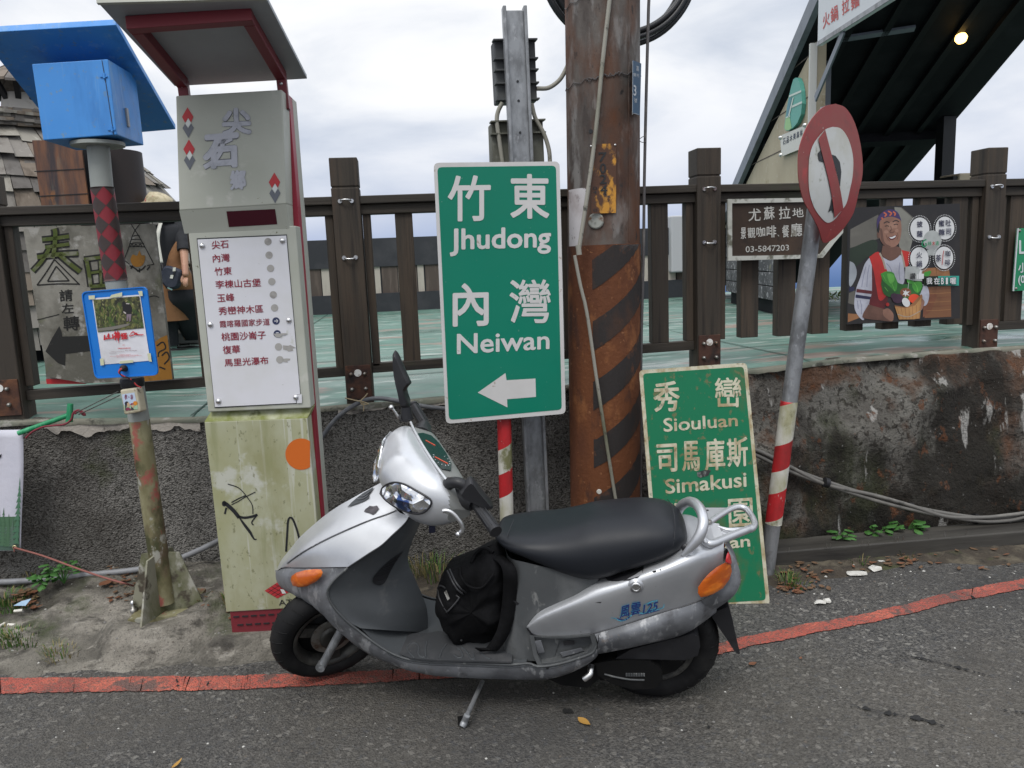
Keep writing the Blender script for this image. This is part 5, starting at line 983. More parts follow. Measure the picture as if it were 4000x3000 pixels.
# --- wheels
def wheel(name,c,ax,R_,wd,par,rimc):
    c=np.array(c); b=MB(); pf=[]
    for a in np.linspace(-150,150,23):
        x=math.sin(rad(a)); y=math.cos(rad(a)); pf.append((wd/2*x*(1. if abs(a)<100 else 1.),R_-wd*.40+wd*.40*y*(1 if y>0 else 1.15)))
    b.lathe(c,ax,pf,56,caps=False)
    ax_=np.array(ax)/np.linalg.norm(ax); u=np.cross(ax_,(0,0,1.)); u/=np.linalg.norm(u); v=np.cross(u,ax_)
    for i in range(26):
        for s_ in (-1,1):
            q0=rad(360/26*(i+.5*(s_>0)))
            pts=[]
            for t in np.linspace(0,1,5):
                a=rad(18+58*t)*s_; q=q0+.10*t; rr_=R_-wd*.40+wd*.40*math.cos(a)+.0006; pts.append(c+ax_*(wd/2*math.sin(a)*1.01)+(u*math.cos(q)+v*math.sin(q))*rr_)
            b.tube(pts,.0017,4,1,caps=False)
    wh=obj(name,b,[m_tyre,mat('groove_black',(.004,.004,.004),.9) if 'groove_black' not in D.materials else D.materials['groove_black']],par)
    b=MB(); r_=R_-wd*.86; b.lathe(c,ax_,[(-wd*.40,r_+.012),(-wd*.40,r_),(-wd*.1,r_-.012),(wd*.1,r_-.012),(wd*.40,r_),(wd*.40,r_+.012)],40,caps=False); b.lathe(c,ax_,[(-.045,.03),(-.045,.045),(.045,.045),(.045,.03)],20)
    for k in range(3):
        q=rad(25+120*k); d=u*math.cos(q)+v*math.sin(q); b.beam(c+d*.03+ax_*.012,c+d*(r_-.008)+ax_*.024,.042,.016,ax_)
    obj('rim',b,rimc,wh); b=MB(); b.lathe(c,ax_,[(-.03,r_-.004),(-.004,r_-.004),(.004,.055),(.012,.05),(.012,.0)],32,caps=False); obj('hub_plate',b,m_mblk,wh); return wh
m_rim=mat('dirty_alloy_rim',(.055,.054,.05),.5,metal=.6,layers=[((.14,.135,.12),8,.52,.7),((.02,.02,.02),14,.55,.7)])
wheel('rear_wheel',G(.075,.21,0),SW_,.212,.105,sc,m_rim)
DEL=rad(36); RAKE=rad(27)
def vec(u,v,w): return SU*u+SV*v+SW_*w
HA=vec(-math.sin(RAKE),math.cos(RAKE),0); _f=vec(math.cos(RAKE),math.sin(RAKE),0); HF_=_f*math.cos(DEL)+SW_*math.sin(DEL); HL=SW_*math.cos(DEL)-_f*math.sin(DEL)
HO=S('p',1760,1780,0)
def H(f,u,l): return HO+HF_*f+HA*u+HL*l
fw=wheel('front_wheel',S('p',1290,2458,0),HL,.203,.092,sc,m_rim)
fwc=S('p',1290,2458,0)
b=MB()
for p in ((470,985,490,1040),(440,1005,500,1000)): pass
b.tube([S('B',592,960,.085),S('B',445,1232,.115)],.0145,14); b.lathe(S('B',445,1225,.115),SW_,[(-.012,.016),(.012,.016)],16); obj('fork_leg',b,m_galv,sc)
top_=S('B',640,880,.02); b=MB(); b.tube([fwc+HL*-.075-HA*.03,fwc+HL*-.075+HA*.22],.0145,12); b.tube([fwc+HA*.20,fwc+HA*.55],.03,12); b.tube([fwc-HL*.07,fwc+HL*.075],.012,10); obj('fork_inner',b,m_mblk,sc)
b=MB(); b.lathe(fwc+HL*.028,HL,[(0,.075),(.006,.074)],28); obj('brake_disc',b,m_bolt,sc)
b=MB()   # dark inner front mudguard
g=[]
for a in np.linspace(92,175,12):
    q=rad(a); row=[]
    for t in np.linspace(-1,1,7): row.append(G(*(uv(fwc)+np.array([math.cos(q)*.245,math.sin(q)*.245+.02,t*.105*(.8+.2*math.sin(q))]))))
    g.append(row)
obj('inner_mudguard',MB().grid(g),m_mblk,sc)
# --- engine, drive casing, mud flap, stand
def slabw(b,k,pts,w0,w1):
    a=tr(k,[(x,y,w1) for x,y in pts]); b.poly(a,0,-SW_*(w1-w0)); return b
b=MB(); slabw(b,'C',((1000,1200),(1100,1140),(1300,1090),(1500,1040),(1545,1060),(1552,1120),(1535,1180),(1450,1210),(1250,1205)),.02,.115); obj('air_box',b,m_blk,sc,bevel=.014,seg=3)
b=MB(); slabw(b,'C',((870,1230),(960,1215),(1120,1208),(1230,1222),(1300,1270),(1310,1340),(1260,1392),(1120,1400),(980,1365),(890,1310)),.03,.12); cv=obj('drive_casing',b,m_mblk,sc,bevel=.015,seg=3)
b=MB(); b.tube(crom(tr('C',[(930,1300,.122),(1010,1320,.123),(1100,1335,.123),(1190,1338,.122)]),16),.003,6)
for i in range(8): c_=S('C',1075+16*i,1303,.121); b.box(c_,(.006,.011,.004),(SU,SV,SW_))
obj('casing_rib',b,m_mgr,cv)
b=MB(); slabw(b,'C',((600,1240),(760,1240),(880,1225),(900,1330),(820,1390),(650,1370),(540,1320)),-.12,.07); slabw(b,'C',((850,1130),(1250,1100),(1450,1060),(1480,1200),(1380,1330),(900,1340)),-.09,.035); obj('engine_block',b,m_mblk,sc,bevel=.012)
b=MB(); b.tube(crom(tr('C',[(845,1245,.12),(842,1275,.135),(838,1300,.145),(812,1322,.15),(800,1330,.15)]),14),[.011]*5+[.010]*9,10); obj('kick_lever',b,m_steel,sc)
b=MB(); b.tube([G(.55,.16,-.10),G(.42,.15,-.12),G(.28,.19,-.14)],.02,12); b.tube([G(.30,.19,-.145),G(.0,.235,-.16),G(-.16,.26,-.165)],.052,18); obj('exhaust',b,m_mblk,sc)
b=MB(); mf=[(1628,930),(1665,890),(1738,862),(1762,950),(1785,1060),(1810,1165),(1800,1172),(1772,1150),(1735,1090),(1680,1010)]
b.poly(tr('C',[(x,y,.05) for x,y in mf]),0,-SW_*.10); obj('mud_flap',b,m_blk,sc,bevel=.004)
b=MB(); q0,q1=S('B',1545,1330,.06),onz('B',1440,1560,.045); b.tube([q0,q1],.0075,10); b.tube(crom([q1,onz('B',1425,1600,.02),onz('B',1405,1640,.006)],8),[.010,.011,.011,.011,.011,.012,.012,.010],10); ss=obj('side_stand',b,m_galv,sc)
b=MB(); b.poly([p+[0,0,.016] for p in [onz('B',*q,.0) for q in ((1375,1600),(1440,1590),(1450,1620),(1420,1645),(1380,1640))]],0,(0,0,-.012)); obj('stand_foot',b,m_mblk,ss)
# --- handlebar cowl
sec=[(.098,.006),(.135,.004),(.168,-.016),(.190,-.05),(.198,-.085),(.188,-.125),(.160,-.155),(.115,-.170),(.06,-.160),(.015,-.128),(-.008,-.08),(-.012,-.035),(.0,-.004),(.045,.004)]
lv=[-.214,-.208,-.195,-.175,-.15,-.125,-.10,-.07,-.035,0,.035,.07,.10,.125,.15,.175,.195,.208,.214]
g=[]
for l in lv:
    a=abs(l)/.218; sf=max(.05,(1-a**2.4))**.5; su=max(.10,(1-a**4.5))**.6; cu=-.052-.02*a; row=[]
    nose=.010*math.exp(-(l/.03)**2)
    for f,u in sec:
        ff=.03+(f-.03)*(sf if f>.03 else .75+.25*sf)+ (nose if f>.16 else 0); uu_=cu+(u-cu)*su; row.append(H(ff,uu_,l))
    g.append(row)
cg=np.array([crom(list(r)+[r[0]],48)[:-1] for r in g]); cg=np.array([crom(cg[:,j],46) for j in range(cg.shape[1])]).transpose(1,0,2)
b=MB(); b.grid(cg,closed=True); b.add(cg[0],[list(range(len(cg[0])))]); b.add(cg[-1],[list(range(len(cg[0])))[::-1]])
for i_,fc_ in enumerate(b.f):
    q=np.mean([b.v[j] for j in fc_],axis=0)-HO
    if q@HF_<.088-.45*abs(q@HL)**2.2 and q@HA>-.075: b.m[i_]=1
hc=obj('handlebar_cowl',b,[m_sil,mat('dull_dash_silver',(.23,.235,.225),.4,metal=.3,layers=[((.19,.195,.185),6,.5,.7)])],sc)
b=MB(); b.tube(crom([H(.094-.5*abs(l)**2.2,.009,l) for l in np.linspace(-.165,.165,12)],40),.0042,8); obj('visor_edge',b,m_sil,hc)
dp=[(.082,-.100),(.088,-.05),(.088,.02),(.085,.075),(.074,.098),(.045,.10),(.026,.06),(.020,0),(.022,-.06),(.034,-.10),(.06,-.108)]
b=MB(); b.poly([H(f,.0085,l) for f,l in dp],0,HA*-.004); da=obj('instrument_panel',b,m_gla,hc)
b=MB(); b.tube([H(.07,.0095,-.06),H(.045,.0095,-.035)],.0016,5); b.tube([H(.075,.0095,.035),H(.042,.0095,.066)],.0018,5); obj('dial_needle',b,mat('needle_red',(.6,.08,.03),.4),da)
b=MB()
for i in range(11):
    a=rad(-40+26*i); b.tube([H(.055+.024*math.cos(a),.0092,.045+.03*math.sin(a)),H(.055+.028*math.cos(a),.0092,.045+.035*math.sin(a))],.0009,4)
obj('dial_marks',b,m_pw,da)
def cowl_pt(x,y,off):
    g=cg.reshape(-1,3); d=ray('A',x,y); d/=np.linalg.norm(d); r=g-CAM; t=r@d; e=np.linalg.norm(r-np.outer(t,d),axis=1); i=list(np.argsort(e)[:10]); i=sorted(i,key=lambda j:t[j])[:4]; return CAM+d*(np.mean(t[i])-off)
lo=[(1008,1302),(1026,1256),(1072,1224),(1130,1213),(1205,1230),(1298,1280),(1380,1328),(1418,1362),(1410,1404),(1366,1450),(1302,1466),(1218,1450),(1134,1414),(1052,1356)]
P_=np.array([cowl_pt(x,y,.004) for x,y in lo]); c_=P_.mean(0); nn=c_-H(.03,-.08,.06); nn/=np.linalg.norm(nn)
def lampmesh(P_,c_,nn,h):
    n=len(P_); vs=[c_+nn*h]
    for s_,hh in ((1,0),(.85,.5),(.55,.85)): vs+=[c_+(p-c_)*s_+nn*h*hh for p in P_]
    return vs,[(1+r*n+i,1+r*n+(i+1)%n,1+(r+1)*n+(i+1)%n,1+(r+1)*n+i) for r in range(2) for i in range(n)]+[(1+2*n+i,1+2*n+(i+1)%n,0) for i in range(n)]
def mirH(p): p=np.array(p); return p-2*HL*((p-HO)@HL)
vs,fs=lampmesh(crom(np.vstack([P_,P_[:1]]),40)[:-1],c_,nn,.014)
for mm in (0,1):
    b=MB(); b.add([mirH(p) if mm else p for p in vs],fs,0,True); hl_=obj('headlight',b,m_chrome,sc)
    b=MB(); q=[mirH(p) if mm else p for p in crom(np.vstack([P_,P_[:1]]),60)[:-1]]; b.tube(q,.0034,6,closed=True); obj('lamp_rim',b,m_blk if not mm else m_chrome,hl_)
# grips, levers, mirrors
for s_ in (1,-1):
    b=MB(); b.tube([H(.0,-.025,.20*s_),H(-.005,-.025,.225*s_),H(-.008,-.022,.345*s_)],[.017,.0165,.0165],14); b.tube([H(-.008,-.022,.343*s_),H(-.008,-.022,.352*s_)],.0185,14); gp_=obj('grip',b,m_blk,sc)
    b=MB()
    for j in range(8): a=2*math.pi*j/8; o_=HF_*math.cos(a)*.0166+HA*math.sin(a)*.0166; b.tube([H(-.006,-.022,.235*s_)+o_,H(-.008,-.022,.335*s_)+o_],.0013,4)
    obj('grip_ridge',b,m_rub,gp_)
    b=MB(); b.tube([H(.03,-.035,.16*s_),H(.0,-.027,.215*s_)],[.036,.024],14); obj('switch_housing',b,m_blk,sc)
lv_=[S('A',*p,.25) for p in ((1515,1445),(1545,1440),(1585,1455),(1630,1500),(1672,1565),(1668,1605),(1640,1632))]
b=MB(); b.tube(crom(lv_,24),[.0065]*20+[.0075]*4,8); b.lathe(lv_[-1]-HL*.008,HL,[(0,.004),(.004,.009),(.012,.009),(.016,.004)],12); obj('brake_lever',b,m_steel,sc)
b=MB(); q=[H(.06,-.03,-.19),H(.075,-.032,-.25),H(.062,-.03,-.315)]; 
q=[S('A',*p,-.23) for p in ((1165,700),(1135,655),(1110,620),(1095,605))]; b.tube(crom(q,10),.005,8); b.lathe(q[-1]-HL*.008,HL,[(0,.004),(.004,.009),(.012,.009),(.016,.004)],12); obj('brake_lever',b,m_steel,sc)
# far mirror, upright
PMf=PL(S('A',1190,640,-.17),-20,0); 
def blob(b,pl,k,pts,th,steps=((0,.80),(.25,.95),(.5,1.),(.75,.95),(1,.80))):
    P=np.array([pl.p(k,*p) for p in pts]); c=P.mean(0); g=[[c+(p-c)*s_-pl.n*th*(d-.5) for p in P] for d,s_ in steps]; b.grid(g,closed=True); b.poly(g[0]); b.poly(g[-1]); return b
b=MB(); blob(b,PMf,'A',((1128,135),(1145,160),(1175,230),(1210,310),(1240,375),(1257,410),(1228,440),(1212,470),(1222,520),(1245,590),(1240,625),(1190,625),(1178,590),(1160,500),(1140,420),(1122,330),(1112,230),(1112,165)),.045); b.tube([PMf.p('A',1215,600),PMf.p('A',1220,700)],[.017,.021],12); mr=obj('mirror',b,m_blk,sc,bevel=.004)
b=MB(); blob(b,PMf,'A',((1160,665),(1200,700),(1260,690),(1268,705),(1235,712),(1180,705)),.05); obj('mirror_boot',b,m_blk,mr)
PMn=PL(S('A',1720,1300,.19),-8,-8)
b=MB(); blob(b,PMn,'A',((1640,1285),(1665,1235),(1705,1185),(1735,1165),(1762,1185),(1800,1240),(1860,1315),(1920,1385),(1928,1410),(1905,1424),(1850,1408),(1760,1365),(1670,1320)),.05); b.tube(crom([S('A',1545,1235,.165),S('A',1580,1215,.18),S('A',1640,1215,.19),S('A',1690,1240,.19)],12),[.019]*4+[.017]*8,12); mr=obj('mirror',b,m_blk,sc,bevel=.004)
b=MB(); b.lathe(S('A',1575,1205,.185),SW_,[(0,.008),(.006,.007)],12); obj('mirror_bolt',b,m_bolt,mr)
# key fob hanging from the ignition
q=[S('A',*p,.10) for p in ((1396,1525),(1447,1522),(1452,1622),(1400,1628))]; b=MB(); b.hexa(q,[p-SW_*.008 for p in q]); fob=single('key_fob',b,mat('navy_fob',(.012,.014,.035),.5,layers=[((.2,.2,.25),60,.62,.68)]),'small dark navy key fob hanging below the scooter handlebar','key fob',q[0],bevel=.003)
# --- black backpack on the floorboard
bk=thing('backpack','crumpled black backpack with a small metal label standing on the scooter footboard','backpack',G(.5,.24,0))
m_bag=mat('black_nylon',(.0045,.0045,.005),.8,spec=.15,layers=[((.010,.010,.011),7,.5,.7)],bump=[(300,.3,.0008),(16,.55,.012)])
oc=np.array([(1213,830),(1218,760),(1240,670),(1275,600),(1300,560),(1345,545),(1400,530),(1460,500),(1520,465),(1570,440),(1625,428),(1680,470),(1722,560),(1740,700),(1735,850),(1705,980),(1660,1050),(1590,1085),(1510,1072),(1420,1085),(1345,1078),(1290,1000),(1240,920)],float)
P0=np.array([S('B',x,y,.06) for x,y in oc]); P0=crom(np.vstack([P0,P0[:1]]),72)[:-1]; c_=P0.mean(0); g=[]
for d,s_ in zip(np.linspace(-1,1,25),[math.sqrt(max(0,1-t**4))*.55+.45*math.sqrt(max(0,1-t*t)) for t in np.linspace(-1,1,25)]):
    row=[]
    for j,p in enumerate(P0):
        q=c_+(p-c_)*max(s_,.02)+SW_*(-.03+.11*d); n_=mnoise.fractal(Vector(q*10),1.,2.,4)*.018+abs(mnoise.noise(Vector(q*15+np.array([3,1,2]))))*-.022; row.append(q+SW_*n_*1.2+(p-c_)*n_*1.2)
    g.append(row)
b=MB(); b.grid(g,closed=True); obj('bag_body',b,m_bag,bk)
def bagpt(x,y,off=.0):
    gg=np.array(g).reshape(-1,3); d=ray('B',x,y); d/=np.linalg.norm(d); r=gg-CAM; t=r@d; e=np.linalg.norm(r-np.outer(t,d),axis=1); i=sorted(list(np.argsort(e)[:6]),key=lambda j:t[j])[:2]; return CAM+d*(np.mean(t[i])-off)
m_zip=mat('dull_zip',(.028,.028,.03),.45)
b=MB()
for q in (((1305,575),(1335,640),(1375,705),(1410,735),(1430,780),(1420,900),(1400,1050)),((1320,565),(1355,640),(1395,695),(1430,725))): b.tube(crom([bagpt(*p,.002) for p in q],30),.0035,6)
obj('zip',b,m_zip,bk)
b=MB(); q=((1240,690),(1270,680),(1375,750),(1380,770),(1310,850),(1295,845),(1250,760)); b.tube(crom([bagpt(*p,.003) for p in q+q[:1]],40),.003,6); obj('pocket_seam',b,m_zip,bk)
b=MB(); b.poly([bagpt(*p,.006) for p in ((1283,722),(1298,708),(1322,765),(1306,778))],0); obj('metal_label',b,mat('worn_label',(.30,.29,.26),.4,metal=.6,layers=[((.08,.08,.07),60,.5,.6)]),bk)
b=MB(); pts=[bagpt(1640,470,.0),S('B',1725,560,.125),S('B',1728,760,.13),S('B',1690,980,.145),S('B',1600,1120,.15),S('B',1540,1100,.15)]; P_=crom(pts,40); g2=[[p-SU*.022,p+SU*.022] for p in P_]; b.grid(g2); obj('strap',b,m_bag,bk,solid=.004)
b=MB(); b.tube(crom([bagpt(1470,520),bagpt(1500,480)+SV*.01,bagpt(1560,450)+SV*.015,bagpt(1620,450)],20),.006,8); b.tube(crom([bagpt(1390,560),bagpt(1400,620,.01),bagpt(1450,680,.015),bagpt(1540,690,.01),bagpt(1620,600,.01)],24),.004,6); obj('carry_handle',b,m_bag,bk)
# ================================================================ RESTAURANT ROOF AND WALL AT THE RIGHT
W2=np.array([3.247,6.545,.87]); W1=np.array([3.648,8.54,.87]); wd_=(W1-W2)/np.linalg.norm(W1-W2); wn=np.array([-wd_[1],wd_[0],0])
PWL=PL(W2,n=wn)
A_=PWL.p('6',905,60); B_1=PWL.p('6',445,1130); e1=(B_1-A_)/np.linalg.norm(B_1-A_); rn=np.cross(e1,wn)
def RF(a,l,h=0.): return A_+e1*a-wn*l+rn*(h-.10)
_q=PL(RF(0,0),n=rn).p('6',1795,735); LW=float(np.dot(_q-A_,-wn)); AW=float(np.dot(_q-A_,e1))
m_beige=mat('beige_board_wall',(.40,.35,.25),.75,layers=[((.34,.29,.20),2.5,.45,.7,(1,1,.3)),((.26,.20,.11),8,.62,.74,(1,1,.5)),((.45,.41,.32),20,.6,.7)],bump=(30,.15,.003))
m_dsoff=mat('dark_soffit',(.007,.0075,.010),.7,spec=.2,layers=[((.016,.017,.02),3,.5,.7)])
m_fasc=mat('grey_fascia',(.16,.18,.21),.5,layers=[((.10,.115,.135),5,.5,.7)])
m_batt=mat('dark_batten',(.0085,.009,.011),.6,spec=.2)
m_dpost=mat('dark_steel_post',(.010,.011,.013),.6)
rs=thing('restaurant_stairway','dark sloping roof over a downward stairway with a beige side wall beyond the fence','building',(3.9,6.6,.87))
b=MB(); near,far=-1.6,5.35
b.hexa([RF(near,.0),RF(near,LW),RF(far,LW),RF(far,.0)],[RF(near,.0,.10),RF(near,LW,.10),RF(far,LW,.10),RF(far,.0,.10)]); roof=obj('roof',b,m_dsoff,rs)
b=MB(); b.hexa([RF(near,-.05,-.02),RF(near,-.002,-.02),RF(far,-.002,-.02),RF(far,-.05,-.02)],[RF(near,-.05,.105),RF(near,-.002,.105),RF(far,-.002,.105),RF(far,-.05,.105)]); obj('barge_board',b,m_fasc,roof)
for a in (-.6,1.6,3.2):
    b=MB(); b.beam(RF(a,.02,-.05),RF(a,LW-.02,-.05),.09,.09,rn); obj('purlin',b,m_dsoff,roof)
for k in range(1,6):
    b=MB(); l_=LW*k/6; b.beam(RF(near+.05,l_,-.02),RF(far-.05,l_,-.02),.05,.04,rn); obj('batten',b,m_batt,roof)
b=MB(); b.beam(RF(.18,.22,-.03),RF(.10,.75,-.03),.05,.02,rn); obj('soffit_strip',b,m_fasc,roof)
wtop=lambda p: p
tl=PWL.p('6',912,250); 
b=MB(); zlo=1.72; q=[PWL.p('6',914,262,-.01),RF(2.9,0,-.03)-wn*.0,None,None]; 
nearp=PWL.p('6',914,262)
farp=RF(3.4,0,-.02); q=[nearp-[0,0,-.0],farp,[farp[0],farp[1],zlo],[nearp[0],nearp[1],zlo]]; q=[np.array(p)-wn*.012 for p in q]
b.poly(q,0,-wn*.08); uw=obj('side_wall',b,m_beige,rs)
for (x,y) in ((700,932),(800,645),(890,335)):
    p=PWL.p('6',x,y); f_=farp; t=(p[2]); p0=np.array([nearp[0],nearp[1],t])+wn*-.011; 
    # seam ends where the sloping roof meets the wall
    a=max(.05,(A_[2]-t)/(-e1[2])); p1=RF(a,0); p1=np.array([p1[0],p1[1],t])-wn*.011; b=MB(); b.beam(p0,p1,.004,.008); obj('board_seam',b,m_brn,uw)
b=MB(); b.beam(PWL.p('6',912,268,.004),np.array([*PWL.p('6',912,268,.004)[:2],zlo]),.05,.03,wd_); obj('white_trim',b,mat('pale_trim',(.5,.5,.47),.6),rs)
m_plank=mat('chalk_scribbled_planks',(.055,.057,.062),.8,layers=[((.10,.10,.105),4,.45,.7,(1,1,.3)),((.40,.40,.41),26,.575,.61,(1,1,1),7.,.75),((.17,.17,.12),6,.64,.72),((.02,.02,.02),9,.58,.72)],bump=(30,.3,.004))
wl0=PWL.p('7',575,990)
for i in range(7):
    z0=1.0+i*.128; b=MB(); p0=np.array([wl0[0],wl0[1],z0]); p1=W1*[1,1,0]+[0,0,z0]; 
    b.hexa([p0,p1,p1+[0,0,.12],p0+[0,0,.12]],[p0-wn*.05,p1-wn*.05,p1-wn*.05+[0,0,.12],p0-wn*.05+[0,0,.12]]); obj('plank',b,m_plank,rs,bevel=.004)
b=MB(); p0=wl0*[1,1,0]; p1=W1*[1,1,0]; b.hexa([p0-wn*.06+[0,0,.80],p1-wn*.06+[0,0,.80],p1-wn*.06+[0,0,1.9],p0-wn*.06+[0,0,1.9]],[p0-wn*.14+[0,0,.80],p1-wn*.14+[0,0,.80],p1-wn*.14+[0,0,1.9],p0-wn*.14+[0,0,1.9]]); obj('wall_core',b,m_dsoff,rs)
pp=RF(AW,LW-.05); b=MB(); b.span(pp[0]-.10,pp[0]+.02,pp[1]-.05,pp[1]+.05,.80,pp[2]+.02); obj('post',b,m_dpost,rs)
b=MB(); b.beam(PWL.p('6',1100,190,.06),PWL.p('6',925,610,.06),.05,.012,wn); obj('brace',b,m_fasc,rs)
b=MB(); p=PWL.p('6',1000,250,-.25); b.beam([p[0],p[1],.9],[p[0],p[1],3.1],.05,.05,wd_); obj('inner_post',b,m_fasc,rs)
cl=thing('ceiling_lamp','small glowing warm lamp under the dark sloping stairway roof','lamp',RF(.20,1.12,-.02))
b=MB(); b.lathe(RF(.20,1.12,-.0),-rn,[(0,.03),(.03,.028)],14); obj('lamp_holder',b,m_dpost,cl)
b=MB(); b.lathe(RF(.20,1.12,-.03),-rn,[(0,.02),(.012,.036),(.035,.043),(.06,.032),(.07,.006)],18); obj('bulb',b,mat('lit_bulb',(1,.75,.3),.4,emit=((1.,.60,.16),5.)),cl)
sb_=thing('hanging_signboard','white signboard with red Chinese lettering mounted high above the stairway entrance','signboard',PWL.p('6',1000,200,.06))
S0=PWL.p('6',938,285,.075); S1=PWL.p('6',1760,-235,.075); up=np.array([0,0,.62])
b=MB(); b.hexa([S0,S1,S1+up,S0+up],[p-wn*.03 for p in (S0,S1,S1+up,S0+up)]); bd=obj('board',b,mat('white_signboard',(.60,.62,.64),.5,layers=[((.5,.52,.53),3,.5,.7),((.3,.3,.28),40,.7,.74)]),sb_)
b=MB(); b.beam(S0+[0,0,.014]+wn*.003,S1+[0,0,.014]+wn*.003,.006,.028); b.beam(S0+wn*.003+(S1-S0)*.004,S0+up+wn*.003+(S1-S0)*.004,.006,.02); obj('aluminium_edge',b,m_galv,bd)
PS_=PL(S0+wn*.002,n=wn); b=MB()
for t,q in (('火',((968,88),(1011,63),(1014,152),(971,182))),('鍋',((1017,52),(1062,24),(1065,120),(1021,146))),('拉',((1086,8),(1130,-20),(1134,66),(1090,98))),('麵',((1140,-28),(1192,-60),(1196,35),(1146,68)))): b.text(t,[PS_.p('6',*p) for p in q],.014)
obj('lettering',b,mat('sign_red_text',(.52,.06,.05),.5),bd)
lg=thing('logo_plaque','green and teal pebble-shaped logo plaque on the beige side wall','plaque',PWL.p('6',790,650,.0))
PLg=PL(PWL.p('6',790,650,.02),n=wn); o=[(800,480),(815,484),(828,515),(838,565),(842,640),(835,705),(812,760),(785,790),(760,806),(742,808),(732,790),(738,735),(748,665),(758,605),(776,530),(788,490)]
b=MB(); b.poly([PLg.p('6',*p) for p in o],0,-wn*.03); ob=obj('pebble',b,mat('logo_teal',(.085,.33,.27),.5),lg)
b=MB(); b.poly([PLg.p('6',*p,.002) for p in ((741,728),(765,718),(778,790),(760,803),(743,805),(734,790))]); obj('lower_leaf',b,mat('logo_lime',(.26,.47,.20),.5),ob)
b=MB(); b.poly([PLg.p('6',*p,.002) for p in ((778,600),(768,655),(756,722),(744,722),(752,655),(763,606))]); obj('side_leaf',b,mat('logo_blue',(.06,.20,.26),.5),ob)
b=MB()
for q in (((762,588),(836,556),(838,568),(761,601)),((783,604),(791,600),(762,722),(754,722)),((780,652),(842,624),(842,637),(778,666)),((742,722),(768,712),(769,719),(741,730))): b.poly([PLg.p('6',*p,.0035) for p in q])
obj('white_lines',b,mat('logo_white',(.5,.58,.52),.5),ob)
ac=thing('acrylic_plate','clear acrylic name plate with dark brush lettering bolted on the beige side wall','plate',PWL.p('6',780,880))
PA_=PL(PWL.p('6',780,880,.015),n=wn); b=MB(); b.poly([PA_.p('6',*p) for p in ((706,838),(868,770),(868,905),(715,966))],0,-wn*.006); pl8=obj('plate',b,mat('acrylic',(.47,.46,.39),.15,spec=.5),ac)
b=MB()
for i,ch_ in enumerate('石品木美森林'):
    x=724+21*i; y=856-10.5*i; b.text(ch_,[PA_.p('6',*p,.001) for p in ((x,y),(x+16,y-8),(x+16,y+34),(x,y+42))],.02)
obj('lettering',b,mat('brush_ink',(.05,.06,.09),.6),pl8)
for p in ((711,850),(713,957),(862,773)):
    b=MB(); dome(b,PA_.p('6',*p,.0),wn,.018,.02); obj('standoff',b,m_steel,pl8)
gpz=thing('gate_pier','pale beige gate pier behind the right fence post','pier',ony('L',112,455,6.)*[1,1,0]+[0,0,.87])
b=MB(); p0,p1=ony('L',86,308,6.0),ony('L',150,308,6.0); b.span(p0[0],p1[0]+.03,6.0,6.25,.86,p0[2]); pr_o=obj('shaft',b,mat('pier_render',(.40,.34,.25),.8,layers=[((.3,.26,.2),6,.5,.7)]),gpz,bevel=.01)
b=MB(); b.span(p0[0]-.04,p0[0]-.005,6.02,6.2,.86,p0[2]-.02); obj('side_strip',b,m_dpost,gpz)
# ================================================================ SIGNS ON THE FENCE
mb_=thing('menu_board','dark brown board with white frame and hand-painted white lettering hung on the fence','signboard',(1.9,3.6,1.55))
PM=PL((1.75,3.604,1.55),2,0); dp_=-PM.n
out=[('7',p) for p in ((245,217),(1020,205),(1010,440),(955,505),(876,607),(728,613),(246,627))]; ins=[('7',p) for p in ((272,245),(995,232),(985,428),(938,488),(862,582),(728,588),(273,596))]
b=MB(); b.poly([PM.p(k,*p) for k,p in out],0,dp_*.015); bd=obj('board',b,mat('brown_board',(.035,.022,.015),.55,layers=[((.06,.036,.022),5,.48,.7),((.02,.014,.01),14,.55,.7),((.10,.075,.055),30,.68,.74)]),mb_)
b=MB(); b.ring([PM.p(k,*p,.012) for k,p in out],[PM.p(k,*p,.012) for k,p in ins],0,dp_*.012); obj('frame',b,mat('peeling_white_frame',(.47,.48,.44),.75,layers=[((.13,.13,.10),13,.52,.62,(1,1,1),7.),((.28,.28,.24),5,.5,.7)]),bd)
b=MB()
for t,q in (('尤',((380,282),(463,278),(463,362),(380,366))),('蘇',((482,268),(553,263),(555,352),(482,356))),('拉',((582,268),(658,266),(660,348),(582,352))),('地',((672,278),(745,274),(748,336),(672,340)))): text(b,PM,'7',t,*q,.002,.01)
for t,q in (('景',((432,118),(495,114),(495,248),(432,254))),('觀',((512,120),(605,116),(605,238),(512,244))),('咖',((617,112),(720,108),(722,222),(617,230))),('啡',((737,95),(850,90),(852,232),(737,238))),('、',((866,200),(882,198),(884,222),(868,224))),('餐',((920,88),(1002,84),(1002,232),(920,236))),('廳',((1020,68),(1155,62),(1157,216),(1022,228))),('03-5847203',((490,338),(1000,318),(1000,388),(490,410)))): text(b,PM,'K',t,*q,.002,.012)
text(b,PM,'7','址',(868,380),(900,376),(900,420),(868,424),.002,.01) if 0 else None
obj('lettering',b,mat('chalk_white',(.50,.50,.47),.7,layers=[((.25,.24,.2),30,.55,.68)]),bd)
